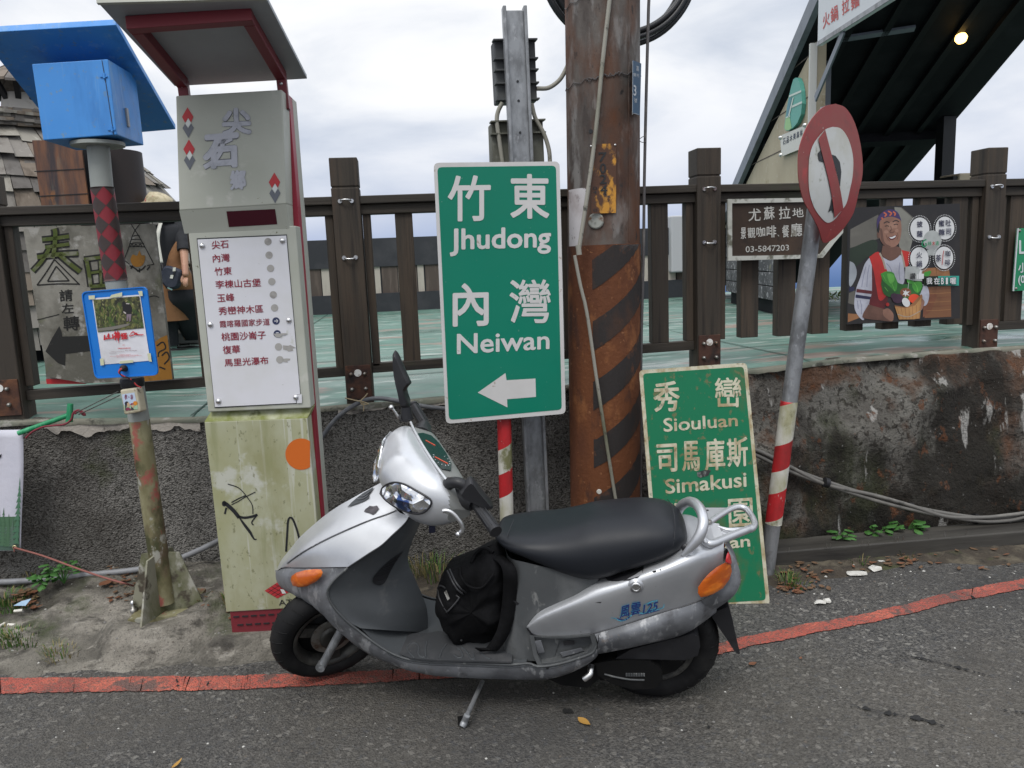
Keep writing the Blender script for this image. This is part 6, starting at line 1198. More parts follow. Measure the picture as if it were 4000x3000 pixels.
# photo poster of the cook
po_=thing('restaurant_poster','poster of a man in red vest holding a wooden bucket of vegetables','poster',(2.45,3.6,1.35))
PO=PL((2.47,3.60,1.36),-3,3)
b=MB(); b.poly([PO.p('7',*p) for p in ((1048,275),(1786,246),(1786,1010),(1036,1050))],0,-PO.n*.012); pb=obj('panel',b,mat('poster_dark',(.016,.015,.016),.45,layers=[((.03,.026,.024),3,.5,.7)]),po_)
CM={}
def pc(c):
    if c not in CM: CM[c]=len(CM)
    return CM[c]
pal=dict(wall=(.11,.105,.09),wall2=(.19,.19,.165),dgreen=(.018,.03,.018),pale=(.30,.33,.36),wood=(.17,.075,.035),wood2=(.26,.12,.05),shirt=(.38,.39,.45),shirtd=(.22,.23,.30),maroon=(.10,.018,.022),navy=(.02,.022,.06),red=(.40,.024,.02),redd=(.10,.012,.014),skin=(.24,.125,.088),skind=(.12,.06,.043),skinl=(.31,.175,.125),scarf=(.045,.03,.10),orange=(.45,.11,.05),black=(.012,.011,.012),white=(.56,.57,.57),leaf=(.05,.25,.035),leafd=(.02,.10,.02),leafl=(.12,.40,.07),bucket=(.36,.19,.07),bucketd=(.22,.10,.04),tomato=(.55,.055,.02),purple=(.045,.02,.04),brown=(.16,.06,.03),teal=(.03,.30,.24),grey=(.36,.38,.37),trim=(.30,.25,.20),green=(.02,.20,.09))
bA=MB(); lay=[0]
def pg_(c,pts,smooth=False,step=1):
    lay[0]+=step; P=[np.array(p,float) for p in pts]
    if smooth: P=list(crom(P+P[:1],len(P)*5)[:-1])
    bA.poly([PO.p('M',p[0],p[1],.0005+.00005*lay[0]) for p in P],pc(c))
def st_(c,pts,w_): lay[0]+=1; stroke(bA,PO,'M',pts,w_,.0005+.00005*lay[0],pc(c))
def el_(c,x,y,rx,ry,rot=0,n=26): lay[0]+=1; bA.poly(circ(PO,'M',x,y,rx,ry,n,.0005+.00005*lay[0],rot=rot),pc(c))
pg_('wall',((216,440),(545,265),(565,545),(212,662))); pg_('wall2',((735,178),(805,182),(965,320),(950,560),(910,720),(800,690),(760,400))); pg_('wall',((805,182),(965,320),(960,300),(815,178)))
pg_('dgreen',((210,668),(500,560),(525,700),(400,780),(250,900),(208,830)),True); pg_('pale',((208,815),(262,845),(292,940),(270,1040),(205,1110)),True); pg_('navy',((205,1115),(265,1120),(262,1170),(203,1172))); pg_('wall',((200,1190),(270,1160),(265,1330),(190,1310)))
pg_('wood',((1100,1120),(1400,1100),(1405,1470),(1090,1485))); pg_('wood2',((1060,900),(1225,890),(1230,1000),(1060,1010))); pg_('wood2',((1230,885),(1375,880),(1390,990),(1230,1000))); pg_('wood2',((188,1430),(305,1440),(330,1480),(186,1535))); pg_('brown',((1080,1240),(1190,1190),(1240,1210),(1170,1400),(1070,1480)))
for i in range(6): st_('wood2' if i%2 else 'brown',((1110,1150+50*i),(1250,1145+50*i),(1400,1135+50*i)),8)
pg_('shirt',((445,768),(385,850),(335,1000),(283,1150),(262,1330),(290,1430),(355,1508),(380,1500),(375,1420),(452,1330),(480,1200),(500,1000),(485,850)),True)
for q in (((400,880),(370,1000),(350,1120)),((440,860),(420,980),(410,1120)),((330,1270),(350,1360),(345,1440)),((300,1280),(310,1380))): st_('shirtd',q,9)
pg_('maroon',((290,1140),(470,1165),(466,1202),(286,1182))); pg_('navy',((281,1207),(462,1235),(456,1268),(276,1246)))
pg_('shirt',((585,760),(700,812),(805,735),(850,900),(850,1060),(780,1110),(660,1000),(615,880)),True); st_('shirtd',((640,840),(690,900),(720,1000)),10); st_('shirtd',((800,830),(790,940),(800,1040)),10)
pg_('redd',((470,860),(560,900),(640,1080),(650,1290),(560,1420),(440,1330),(470,1180)),True); pg_('red',((438,765),(556,708),(640,905),(665,990),(620,1120),(640,1220),(560,1280),(520,1100),(490,930)),True); pg_('red',((798,678),(932,708),(902,860),(872,900),(842,800)))
st_('trim',((562,718),(600,800),(632,910)),22); st_('trim',((812,690),(838,790),(858,890)),20)
pg_('shirt',((1010,1090),(1110,1100),(1146,1200),(1125,1310),(1080,1340),(1040,1240)),True)
pg_('skind',((598,630),(795,650),(805,735),(700,808),(588,742)),True)
pg_('skin',((545,470),(545,360),(600,300),(700,285),(795,315),(818,410),(812,510),(785,605),(720,650),(640,640),(580,585)),True); el_('skind',548,500,16,46); pg_('skind',((560,430),(590,440),(620,590),(700,645),(640,640),(582,586)),True); pg_('skinl',((650,360),(740,350),(770,420),(720,430),(660,440)),True); el_('skinl',640,470,26,20); el_('skinl',765,455,20,22)
pg_('black',((534,470),(532,420),(556,350),(562,420),(552,480)),True); pg_('scarf',((532,440),(530,330),(568,262),(640,212),(720,208),(782,250),(817,345),(790,318),(700,290),(610,308),(560,350)),True)
for q in (((610,240),(640,265),(620,290)),((660,225),(700,250),(680,280)),((720,230),(745,255),(735,280)),((585,300),(600,325))): st_('orange',q,17)
st_('black',((610,368),(645,350),(678,362)),11); st_('black',((715,352),(755,334),(790,352)),11); st_('black',((622,405),(648,398),(672,404)),9); st_('black',((728,386),(755,378),(778,384)),9); st_('skind',((690,400),(700,440),(680,470),(715,478),(735,462)),8); 
pg_('maroon',((660,530),(700,525),(756,505),(760,520),(735,555),(690,562)),True); pg_('white',((672,532),(705,530),(750,512),(742,534),(700,550)),True); st_('skind',((640,510),(655,545),(680,580)),6); st_('skind',((770,480),(778,520),(765,560)),6)
pg_('skind',((430,1325),(600,1375),(690,1410),(725,1490),(700,1525),(560,1512),(380,1488),(365,1440)),True); pg_('skin',((600,1390),(660,1370),(720,1430),(722,1500),(690,1520),(610,1460)),True); pg_('skin',((1048,1235),(1090,1290),(1080,1340),(1050,1400),(1040,1330)),True)
pg_('leafd',((578,1090),(600,980),(700,950),(800,1080),(1050,1080),(1060,1150),(990,1240),(760,1250),(620,1210)),True); pg_('leaf',((573,965),(640,935),(720,950),(745,1000),(770,1070),(750,1170),(690,1120),(640,1080),(600,1040)),True); pg_('leaf',((945,1060),(1040,1055),(1062,1110),(1010,1190),(950,1130)),True); pg_('leafl',((650,960),(720,970),(735,1040),(690,1080),(660,1020)),True); pg_('leaf',((880,1030),(960,1040),(940,1080),(890,1070)),True); pg_('leaf',((1090,945),(1168,930),(1140,990),(1080,985)),True)
for q in (((660,960),(700,1060),(740,1170)),((600,980),(640,1050)),((970,1070),(1000,1120),(1010,1180)),((620,1120),(660,1170))): st_('leafl',q,7)
el_('brown',868,1182,66,52); pg_('white',((868,1150),(878,1175),(918,1170),(890,1195),(915,1225),(878,1208),(862,1238),(856,1205),(830,1212),(850,1185),(835,1160),(860,1172))); st_('white',((905,1060),(895,1140)),4); el_('purple',775,1255,66,56); el_('purple',730,1225,40,34); el_('tomato',968,1255,66,54); el_('red',655,1325,20,22)
pg_('bucketd',((735,1335),(900,1345),(1052,1205),(1056,1290),(1000,1340),(800,1390)),True); el_('white',872,1300,42,58,-30)
pg_('bucket',((740,1350),(860,1370),(980,1335),(1054,1240),(1050,1330),(1035,1490),(960,1500),(790,1502)))
for i in range(7): st_('bucketd',((770+45*i,1372-8*i),(800+38*i,1495)),5)
st_('trim',((770,1440),(900,1470),(1045,1400)),9)
for x,y,rx,ry in ((1035,435,112,135),(1330,425,112,135),(1030,782,108,132),(1320,775,108,132)):
    for i in range(44): a=2*math.pi*i/44; lay[0]+=0; bA.poly(circ(PO,'M',x+(rx+20)*math.cos(a),y+(ry+20)*math.sin(a),5.5,5.5,6,.0008+.00005*lay[0]),pc('white'))
    lay[0]+=1; el_('black',x,y,rx+9,ry+9); el_('white',x,y,rx,ry)
el_('grey',1183,570,108,118); pg_('grey',((1120,680),(1240,670),(1215,745),(1130,750))); pg_('grey',((866,880),(975,872),(1062,925),(1062,1050),(960,1045),(856,1020)))
pg_('dgreen',((1088,992),(1250,990),(1250,1100),(1080,1102))); pg_('teal',((1250,990),(1497,988),(1495,1102),(1250,1100)))
pg_('white',((1000,970),(1012,965),(1012,1025),(1000,1025))); pg_('white',((1018,975),(1040,920),(1058,925),(1052,962),(1085,965),(1080,1022),(1020,1025)),False)
lay[0]+=2
def tx(c,t,x0,y0,x1,y1,bold=.014): lay[0]+=12; bA.text(t,[PO.p('M',*p,.0008+.00005*lay[0]) for p in ((x0,y0),(x1,y0-2),(x1,y1-2),(x0,y1))],bold,pc(c))
for t,q in (('披',(1000,342,1068,415)),('薩',(1000,457,1068,530)),('蜜',(1258,332,1324,406)),('吐',(1340,326,1404,400)),('糖',(1258,436,1328,510)),('司',(1342,432,1404,505)),('火',(994,706,1062,780)),('鍋',(994,809,1062,885)),('茶',(1222,740,1286,820)),('咖',(1335,690,1395,760)),('啡',(1332,795,1395,866)),('讚',(920,955,986,1030))): tx('navy' if t!='讚' else 'black',t,*q)
for t,x0,x1 in (('我',1112,1182),('在',1200,1270),('B',1285,1318),('1',1340,1365),('喔',1392,1462)): tx('black',t,x0-6,1003,x1+6,1094,.06); tx('white',t,x0,1010,x1,1088,.022)
tx('green','綠',1126,582,1172,632); tx('red','木',1178,582,1216,632); tx('green','通',1218,580,1258,630)
lay[0]+=2; st_('green',((1112,560),(1075,580),(1062,620),(1085,645),(1108,630),(1105,600)),16); st_('red',((1318,690),(1308,740),(1305,790),(1296,860)),9)
obj('printed_picture',bA,[mat('print_'+k,pal[k],.45,layers=[(tuple(c*.55 for c in pal[k]),5,.46,.66,(1,1,1),6.,.75),(tuple(min(.7,c*1.45) for c in pal[k]),7,.52,.70,(1,1,1),6.,.6,9.)]) if k not in('white','black','green','teal') else mat('print_'+k,pal[k],.45) for k in CM],pb)
# cut-off green sign at the right edge
gs=thing('fence_sign','green sign with white characters on the fence right of the last square post','signboard',(3.3,3.6,1.4))
PG=PL((3.2,3.62,1.4),-3,0); b=MB(); b.poly([PG.p('L',*p) for p in ((480,685),(760,672),(752,1098),(449,1112))],0,-PG.n*.01); bd=obj('panel',b,mat('bright_green_sign',(.02,.24,.11),.45,layers=[((.015,.19,.09),3,.5,.7)]),gs)
b=MB(); text(b,PG,'L','山',(490,738),(590,734),(590,866),(490,870),.002,.02); text(b,PG,'L','小',(484,920),(545,917),(545,985),(484,988),.002,.02); text(b,PG,'L','(0',(484,1006),(530,1004),(530,1072),(484,1076),.002,.02); obj('lettering',b,m_pw,bd)
b=MB(); b.beam(PG.p('L',482,684,.001),PG.p('L',450,1112,.001),.006,.006,(0,1,0)); obj('edge_strip',b,m_pw,bd)
for p in ((495,700),(470,1095)):
    b=MB(); dome(b,PG.p('L',*p,.001),PG.n,.007,.005); obj('screw',b,m_bolt,bd)
# ---- painted board with big brush characters (left)
bo=thing('painted_board','mossy grey board with hand-painted characters, tepee and black arrow, on the fence','signboard',(-1.32,3.6,1.3))
PC=PL((-1.32,3.602,1.33),-3,-1)
m_cbd=mat('weathered_grey_board',(.25,.24,.205),.85,layers=[((.11,.105,.085),3.6,.44,.58,(1,1,.7),7.),((.32,.31,.28),14,.555,.64,(1,1,1),7.),((.085,.07,.05),6,.58,.70,(1,1,1),6.,.8),((.42,.41,.38),26,.685,.71),((.10,.115,.045),4,.62,.74)],bump=[(40,.4,.005),(9,.3,.01)])
b=MB(); b.poly([PC.p('2',*p) for p in ((190,412),(205,394),(1245,360),(1398,1625),(700,1655),(380,1600))],0,-PC.n*.022); bd=obj('board',b,m_cbd,bo,bevel=.003)
m_brush=mat('brush_black',(.014,.014,.013),.8,layers=[((.06,.06,.05),30,.62,.7)]); m_mossp=mat('moss_green_paint',(.075,.095,.022),.85,layers=[((.20,.20,.15),16,.5,.62),((.05,.08,.012),9,.5,.7)])
bk_,gn_,or_=MB(),MB(),MB()
def dbl(pts,w_,gw=None):
    stroke(bk_,PC,'2',pts,w_*1.2,.0012); stroke(gn_,PC,'2',pts,gw or w_*.62,.0020)
dbl(((440,400),(448,440),(440,560),(425,640)),56); dbl(((340,490),(450,478),(560,462)),48); dbl(((365,552),(450,540),(560,525)),44); dbl(((300,632),(460,610),(635,600)),54); dbl(((400,560),(340,660),(265,745)),48); dbl(((480,610),(560,680),(650,750)),54)
for q in (((440,650),(370,760),(300,858)),((440,650),(540,750),(645,855)),((300,858),(470,848),(645,850)),((455,705),(400,800),(385,828)),((455,705),(540,800),(560,825)),((385,828),(480,825),(560,823))): stroke(bk_,PC,'2',q,11,.0012)
dbl(((680,650),(760,640),(900,620)),44); dbl(((700,650),(720,760),(735,870)),48); dbl(((890,640),(900,750),(905,870)),40); dbl(((730,870),(800,865),(910,855)),44); dbl(((810,660),(815,760),(820,870)),34); dbl(((730,760),(800,750),(890,745)),34)
for t,q in (('請',((478,898),(585,890),(588,985),(485,992))),('左',((500,1010),(595,1002),(598,1082),(500,1088))),('轉',((510,1112),(640,1104),(645,1222),(515,1230)))): text(bk_,PC,'2',t,*q,.0014,.016)
poly(bk_,PC,'2',((368,1395),(420,1290),(480,1190),(497,1230),(505,1275),(720,1268),(740,1390),(530,1415),(527,1510),(470,1490)),.0014)
for q in (((1062,365),(1120,455),(1190,580),(1248,692)),((1132,363),(1080,440),(1040,560),(1000,662)),((1075,462),(1105,455),(1135,460)),((1065,490),(1105,486),(1145,490)),((1052,522),(1105,515),(1165,520)),((1045,548),(1110,545),(1172,548)),((1055,545),(1070,528),(1085,546),(1100,526),(1118,545),(1135,526),(1150,544)),((1005,655),(1050,690)),((1190,700),(1245,690)),((1200,955),(1250,945),(1290,958)),((300,1140),(400,1115),(480,1095))): stroke(bk_,PC,'2',q,7,.0012)
pts=((1055,650),(1075,610),(1110,620),(1130,578),(1145,615),(1175,620),(1165,680),(1140,705),(1100,710),(1070,690)); or_.poly([PC.p('2',*p,.0018) for p in crom(list(pts)+[pts[0]],40)[:-1]])
for q in (((1050,700),(1090,720),(1120,745)),((1180,700),(1150,730),(1110,745)),((1060,725),(1075,700)),((1190,735),(1215,705)),((1130,720),(1130,755))): stroke(bk_,PC,'2',q,12,.0012)
poly(or_,PC,'2',((1240,1330),(1300,1285),(1355,1262),(1397,1620),(1150,1640),(1180,1560),(1275,1560)),.0010)
for q in (((1270,1350),(1320,1320),(1340,1370),(1290,1400),(1280,1440)),((1310,1430),(1350,1400),(1370,1450),(1330,1500)),((1290,1520),(1340,1540))): stroke(bk_,PC,'2',q,12,.0016)
obj('black_strokes',bk_,m_brush,bd); obj('green_strokes',gn_,m_mossp,bd); obj('orange_paint',or_,mat('ochre_paint',(.30,.135,.018),.8,layers=[((.13,.075,.02),10,.52,.66),((.40,.22,.03),6,.6,.7)]),bd)
rb=thing('red_strip_sign','narrow red and grey strip sign under the painted board','signboard',PC.p('2',520,1620,-.03))
b=MB(); poly(b,PC,'2',((366,1520),(420,1560),(640,1590),(700,1659),(378,1659)),-.024,0,-PC.n*.006); s_o=obj('panel',b,mat('grey_strip',(.16,.15,.14),.6,layers=[((.05,.05,.05),30,.5,.6)]),rb); b=MB(); poly(b,PC,'2',((372,1618),(600,1616),(650,1640),(700,1659),(378,1659)),-.0225); obj('red_band',b,mat('strip_red',(.42,.02,.025),.5),s_o)
# ================================================================ SHINGLED HUT (left background)
hu=thing('shingled_hut','round hut with a steep roof of weathered wooden shakes and a plastered chimney','hut',(-3.25,7.2,.86))
hc_=np.array([-3.45,7.35])
def hr(z_): return float(np.interp(z_,[.85,1.2,1.6,2.0,2.2,2.35,2.5,2.62,2.72],[1.62,1.60,1.55,1.46,1.38,1.26,1.10,.98,.86]))
m_shk=[mat('shake_'+n_,c,.85,layers=[((c[0]*.55,c[1]*.52,c[2]*.5),9,.5,.68,(1,1,.25)),((c[0]*1.5,c[1]*1.5,c[2]*1.5),18,.6,.72,(1,1,.2))],bump=(60,.4,.004,(1,1,.15))) for n_,c in (('grey',(.19,.175,.155)),('brown',(.165,.135,.105)),('pale',(.25,.235,.20)),('dark',(.12,.11,.10)),('ochre',(.24,.19,.10)))]
b=MB(); rows_=[]; zz_=.98; n=0
b.grid([[(hc_[0]+(hr(z_)-.03)*math.cos(a),hc_[1]+(hr(z_)-.03)*math.sin(a),z_) for a in np.linspace(rad(185),rad(365),40)] for z_ in np.linspace(.98,2.72,14)],3)
while zz_<2.62:
    r0=hr(zz_); a=rad(188)+random.random()*.05
    while a<rad(372):
        w_=random.uniform(.085,.16)/r0; h=random.uniform(.20,.27); k_=random.choices(range(5),(4,3,2,2,.5))[0]; a1=a+w_*.96; o0=random.uniform(.025,.05); dz=random.uniform(-.025,.02); rt=hr(zz_+h); sl_=random.uniform(-.012,.012)
        def pt_(a_,r_,z_): return (hc_[0]+r_*math.cos(a_),hc_[1]+r_*math.sin(a_),z_)
        lo0,lo1=pt_(a,r0+o0,zz_+dz),pt_(a1,r0+o0+random.uniform(-.012,.012),zz_+dz+sl_); hi0,hi1=pt_(a,rt-.01,zz_+h),pt_(a1,rt-.01,zz_+h); li0,li1=pt_(a,r0+o0-.02,zz_+dz),pt_(a1,r0+o0-.02,zz_+dz+sl_)
        b.add([lo0,lo1,hi1,hi0,li0,li1],[(0,1,2,3),(4,5,1,0),(4,0,3),(5,2,1)],k_); a+=w_
    zz_+=.138
obj('roof',b,m_shk,hu)
b=MB()
for i in range(5):
    for j in range(26):
        a=rad(185)+rad(185)/26*j+random.uniform(-.02,.02); r_=.98+.02*(i%2); zc=2.62+.026*i; b.box((hc_[0]+r_*math.cos(a),hc_[1]+r_*math.sin(a),zc),(.16,.24,.022),(( math.cos(a),math.sin(a),random.uniform(-.06,.02)),(-math.sin(a),math.cos(a),random.uniform(-.05,.05)),(0,0,1)),random.choice((0,1,2,3)))
b.lathe((hc_[0],hc_[1],2.60),(0,0,1),[(0,1.0),(.14,.9)],30,3)
obj('roof_cap',b,m_shk,hu)
b=MB(); cp=ony('H',150,470,7.0); b.lathe((cp[0],7.1,2.65),(0,0,1),[(0,.155),(.10,.15),(.30,.125)],16); chz=obj('chimney',b,mat('limewash',(.48,.46,.42),.85,layers=[((.36,.34,.30),7,.5,.7),((.22,.20,.17),22,.62,.7)],bump=(30,.5,.01)),hu)
b=MB()
for i in range(18):
    a=2*math.pi*i/18; b.hexa([(cp[0]+.36*math.cos(a+q),7.1+.36*math.sin(a+q),2.985+.008*(i%2)) for q in (0,.34)]+[(cp[0]+.03*math.cos(a+q),7.1+.03*math.sin(a+q),3.17+.008*(i%2)) for q in (.34,0)],[(cp[0]+.36*math.cos(a+q),7.1+.36*math.sin(a+q),3.005+.008*(i%2)) for q in (0,.34)]+[(cp[0]+.03*math.cos(a+q),7.1+.03*math.sin(a+q),3.19+.008*(i%2)) for q in (.34,0)],random.choice((0,1,3)))
obj('chimney_cap',b,m_shk,chz)
for i in range(4):
    a=rad(200+45*i); b=MB(); b.beam((cp[0]+.12*math.cos(a),7.1+.12*math.sin(a),2.90),(cp[0]+.2*math.cos(a),7.1+.2*math.sin(a),3.04),.04,.03,(0,.3,1)); obj('cap_strut',b,m_dpost,chz)
m_rsheet=mat('rusty_sheet_iron',(.10,.052,.036),.5,metal=.35,layers=[((.18,.085,.05),3.2,.44,.58,(1.4,1,.3),7.),((.055,.042,.044),5,.49,.60,(1.6,1,.2),7.),((.17,.155,.12),4.2,.53,.63,(1.4,1,.3),7.,.85),((.22,.10,.045),9,.60,.68,(1,1,.4),6.)])
PR_=PL((-2.45,5.9,2.2),8,0)
b=MB(); gg=[]
for y0,y1 in ((700,0),):
    q=[PR_.p('H',*p) for p in ((296,706),(742,706),(838,1420),(400,1420))]; b.poly(q,0,-PR_.n*.03)
rp=obj('rusty_panel',b,m_rsheet,hu)
for yy in (995,1225):
    b=MB(); b.beam(PR_.p('H',318+ (yy-995)*.16,yy,.002),PR_.p('H',780+(yy-995)*.14,yy-25,.002),.004,.006); obj('sheet_joint',b,m_dpost,rp)
b=MB(); c0=ony('H',1090,800,6.3); b.lathe((c0[0]-.11,6.4,.86),(0,0,1),[(0,.24),(c0[2]-.86,.24)],24); obj('dark_flue',b,mat('dark_flue',(.022,.014,.013),.6,layers=[((.05,.025,.02),3,.5,.7,(1,1,.4))]),hu)
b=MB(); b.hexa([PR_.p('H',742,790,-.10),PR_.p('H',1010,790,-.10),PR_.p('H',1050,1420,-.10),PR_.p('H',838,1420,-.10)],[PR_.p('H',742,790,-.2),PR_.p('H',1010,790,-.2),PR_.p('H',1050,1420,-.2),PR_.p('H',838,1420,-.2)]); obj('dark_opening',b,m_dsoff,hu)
b=MB(); b.lathe((hc_[0],hc_[1],.84),(0,0,1),[(0,1.45),(.2,1.45)],36); obj('base',b,m_dsoff,hu)
for a in (228,250,270,292,315,335):
    b=MB(); c=np.array([hc_[0]+1.52*math.cos(rad(a)),hc_[1]+1.52*math.sin(rad(a))]); b.span(c[0]-.04,c[0]+.04,c[1]-.04,c[1]+.04,.85,1.02); obj('foot',b,m_brn,hu)
# ================================================================ BENCH AND PERSON
be=thing('bench','low weathered plank bench behind the person on the terrace','bench',(-1.55,6.9,.85))
p0=ony('J',510,1180,6.9); p1=ony('J',720,1195,6.9)
b=MB(); b.span(p0[0],p0[0]+.9,6.75,7.1,p0[2]-.05,p0[2]+.0); obj('seat',b,mat('bench_plank',(.30,.28,.24),.8,layers=[((.18,.17,.15),6,.5,.7,(.2,1,1))]),be,bevel=.005)
b=MB(); b.span(p0[0],p0[0]+.9,6.74,6.77,p0[2]-.13,p0[2]-.052); obj('apron',b,mat('bench_grey',(.12,.125,.12),.8),be)
for x in (.05,.78):
    b=MB(); b.span(p0[0]+x,p0[0]+x+.08,6.8,7.05,.85,p0[2]-.051); obj('leg',b,mat('bench_leg',(.16,.165,.15),.8),be)
pe=thing('person','person in a floral beige hat, black top and tan skirt standing behind the fence','person',(-1.85,6.34,.83))
J=lambda x,y,o=0.: ony('J',x,y,6.34+o)
m_skin=mat('person_skin',(.42,.23,.15),.5,layers=[((.36,.18,.12),12,.5,.7)]); m_ptop=mat('black_cloth',(.010,.011,.014),.8,bump=(18,.3,.01)); m_tan=mat('tan_cloth',(.20,.095,.040),.85,layers=[((.15,.07,.03),5,.5,.7)],bump=(14,.5,.012)); m_shoe=mat('black_shoe',(.012,.012,.013),.6)
def body(name,nodes,edges,m,par,sub=2):
    me=D.meshes.new(name); o0=ORG[par.name]; me.from_pydata([tuple(np.array(p)-o0) for p,r in nodes],edges,[]); o=D.objects.new(name,me); COL.objects.link(o); o.parent=par; ORG[o.name]=o0
    o.modifiers.new('skin','SKIN'); sl_=me.skin_vertices[0].data if me.skin_vertices else None
    if sl_ is None:
        bm_=bmesh.new(); bm_.from_mesh(me); bm_.verts.layers.skin.verify(); bm_.to_mesh(me); bm_.free(); sl_=me.skin_vertices[0].data
    for i,(p,r) in enumerate(nodes): sl_[i].radius=(r,r)
    sl_[0].use_root=True
    k=o.modifiers.new('smooth','SUBSURF'); k.levels=sub; k.render_levels=sub; me.materials.append(m)
    dg=bpy.context.evaluated_depsgraph_get(); dg.update(); nm=D.meshes.new_from_object(o.evaluated_get(dg)); o.modifiers.clear(); o.data=nm
    for p in nm.polygons: p.use_smooth=True
    return o
nk=J(405,95); hd=J(395,-10); ch=J(440,190); pv_=J(480,620); shR=J(560,120); shL=J(330,130,.1)
el=J(604,330,-.12); wr=J(616,560,-.20); hnd=J(618,640,-.22); fL=J(475,1380,.05); kL=J(465,1050,.03); fR=J(650,1330,.15); kR=J(610,1050,.08)
nodes=[(pv_,.10),(ch,.10),(nk,.045),(hd,.070),(hd+[-.02,-.03,-.045],.042),(shR,.05),(el,.036),(wr,.024),(hnd,.028),(shL,.05),(J(300,330,.12),.036),(J(330,560,.05),.026),(J(440,1000,.05),.06),(fL,.035),(J(610,1000,.1),.06),(fR,.035)]
bo_=body('body',nodes,[(0,1),(1,2),(2,3),(3,4),(1,5),(5,6),(6,7),(7,8),(1,9),(9,10),(10,11),(0,12),(12,13),(0,14),(14,15)],m_skin,pe)
for i,(dx,l_) in enumerate(((-18,60),(-6,84),(8,92),(20,80))):
    base=J(618+dx,655,-.22); tip=J(614+dx*1.25,655+l_,-.235); mid=(base+tip)/2+[0,-.012,0]; b=MB(); b.tube(crom([base,mid,tip],8),[.0085]*5+[.008,.0075,.005],7); obj('finger',b,m_skin,bo_)
b=MB(); b.tube(crom([J(591,630,-.22),J(578,665,-.24),J(582,700,-.245)],6),[.010,.010,.009,.009,.008,.006],7); obj('thumb',b,m_skin,bo_)
def tubeb(name,secs,m,par,n=22):
    """clothing as stacked ellipses: (centre, rx, ry)"""
    b=MB(); C_=crom([np.r_[c,rx,ry] for c,rx,ry in secs],36); g=[]
    for q in C_: g.append([(q[0]+q[3]*math.cos(2*math.pi*j/n)*(1+.05*math.sin(5*2*math.pi*j/n+q[2]*6)),q[1]+q[4]*math.sin(2*math.pi*j/n),q[2]) for j in range(n)])
    b.grid(g,closed=True); b.add(g[0],[list(range(n))]); return obj(name,b,m,par)
tubeb('top',[(J(430,70),.07,.07),(J(440,110),.15,.10),(J(450,230),.155,.12),(J(440,420),.13,.12),(J(450,620),.145,.13),(J(455,760),.15,.14)],m_ptop,bo_)
for a,e,h in ((shR,el,wr),(shL,J(300,330,.12),J(330,560,.05))):
    b=MB(); b.tube(crom([a+[0,0,.02],(a+e)/2,e,e+(h-e)*.12],14),[.062]*4+[.056]*6+[.050]*4,14); obj('sleeve',b,m_ptop,bo_)
tubeb('skirt',[(J(535,260,-.11),.012,.02),(J(525,380,-.09),.05,.05),(J(520,520,-.05),.08,.10),(J(560,700,-.04),.11,.13),(J(590,850,0),.13,.14)],m_tan,bo_)
tubeb('skirt_front',[(J(400,700,-.06),.05,.08),(J(430,900,-.05),.10,.10),(J(470,1110,-.02),.135,.12)],m_tan,bo_)
tubeb('trousers',[(J(560,780,-.10),.10,.06),(J(610,900,-.04),.135,.12),(J(650,1040,.06),.14,.12),(J(690,1200,.12),.10,.10),(J(700,1320,.18),.06,.06)],m_ptop,bo_)
b=MB(); b.tube(crom([J(462,1090,.02),J(468,1240,.02),J(474,1370,.03)],10),[.062]*4+[.052]*6,14); obj('trouser_leg',b,m_ptop,bo_)
for c in (J(505,1470,.0),J(690,1400,.18)):
    b=MB(); g=[]
    for t in np.linspace(-1,1,11):
        w_=.042*math.sqrt(max(.02,1-t**4)); h=.05*(1-.35*t if t>0 else 1); g.append([(c[0]+.115*t,c[1]+w_*math.cos(a),.825+max(0,h*(.5+.55*math.sin(a)))) for a in np.linspace(0,2*math.pi,14,endpoint=False)])
    b.grid(g,closed=True); obj('shoe',b,m_shoe,bo_)
# head details and hat
hcn=hd
b=MB(); b.tube([hcn+[-.055,-.045,.01],hcn+[-.075,-.06,-.01]],[.008,.011],8); obj('nose',b,m_skin,bo_)
for s_ in (-.02,.035):
    b=MB(); dome(b,hcn+[-.055+abs(s_)*.3,-.05+s_*.3-.02,.025],(-.7,-.7,0),.008,.004); obj('eye',b,m_shoe,bo_)
b=MB(); b.box(hcn+[-.055,-.055,-.035],(.03,.012,.006),((.7,-.7,0),(.7,.7,0),(0,0,1))); obj('mouth',b,mat('lips',(.25,.06,.06),.5),bo_)
b=MB(); b.lathe(hcn+[.05,-.03,0],(.3,-1,0),[(0,.016),(.012,.012)],10); obj('ear',b,m_skin,bo_)
b=MB(); b.lathe(hcn+[.02,.02,-.03],(0,0,1),[(-.04,.05),(.0,.082),(.06,.082)],16); obj('hair',b,m_shoe,bo_)
m_hat=mat('floral_straw_hat',(.46,.40,.27),.85,layers=[((.32,.27,.17),40,.48,.62),((.34,.04,.05),16,.60,.66,(1,1,1),3.,.9),((.42,.40,.10),15,.63,.69),((.30,.13,.14),11,.62,.68)],bump=(110,.5,.004))
hx=np.array([.45,-.25,1.]); hx/=np.linalg.norm(hx); ht=(ony('H',1480,1265,6.34)); b=MB(); b.lathe(ht-hx*.05,hx,[(-.035,.175),(-.02,.15),(.0,.105),(.05,.10),(.085,.085),(.10,.05),(.104,.01)],26); obj('hat',b,m_hat,bo_,solid=.004)
bg=thing('shoulder_bag','small navy shoulder bag on a white strap worn by the person in the hat','bag',J(465,650,-.2))
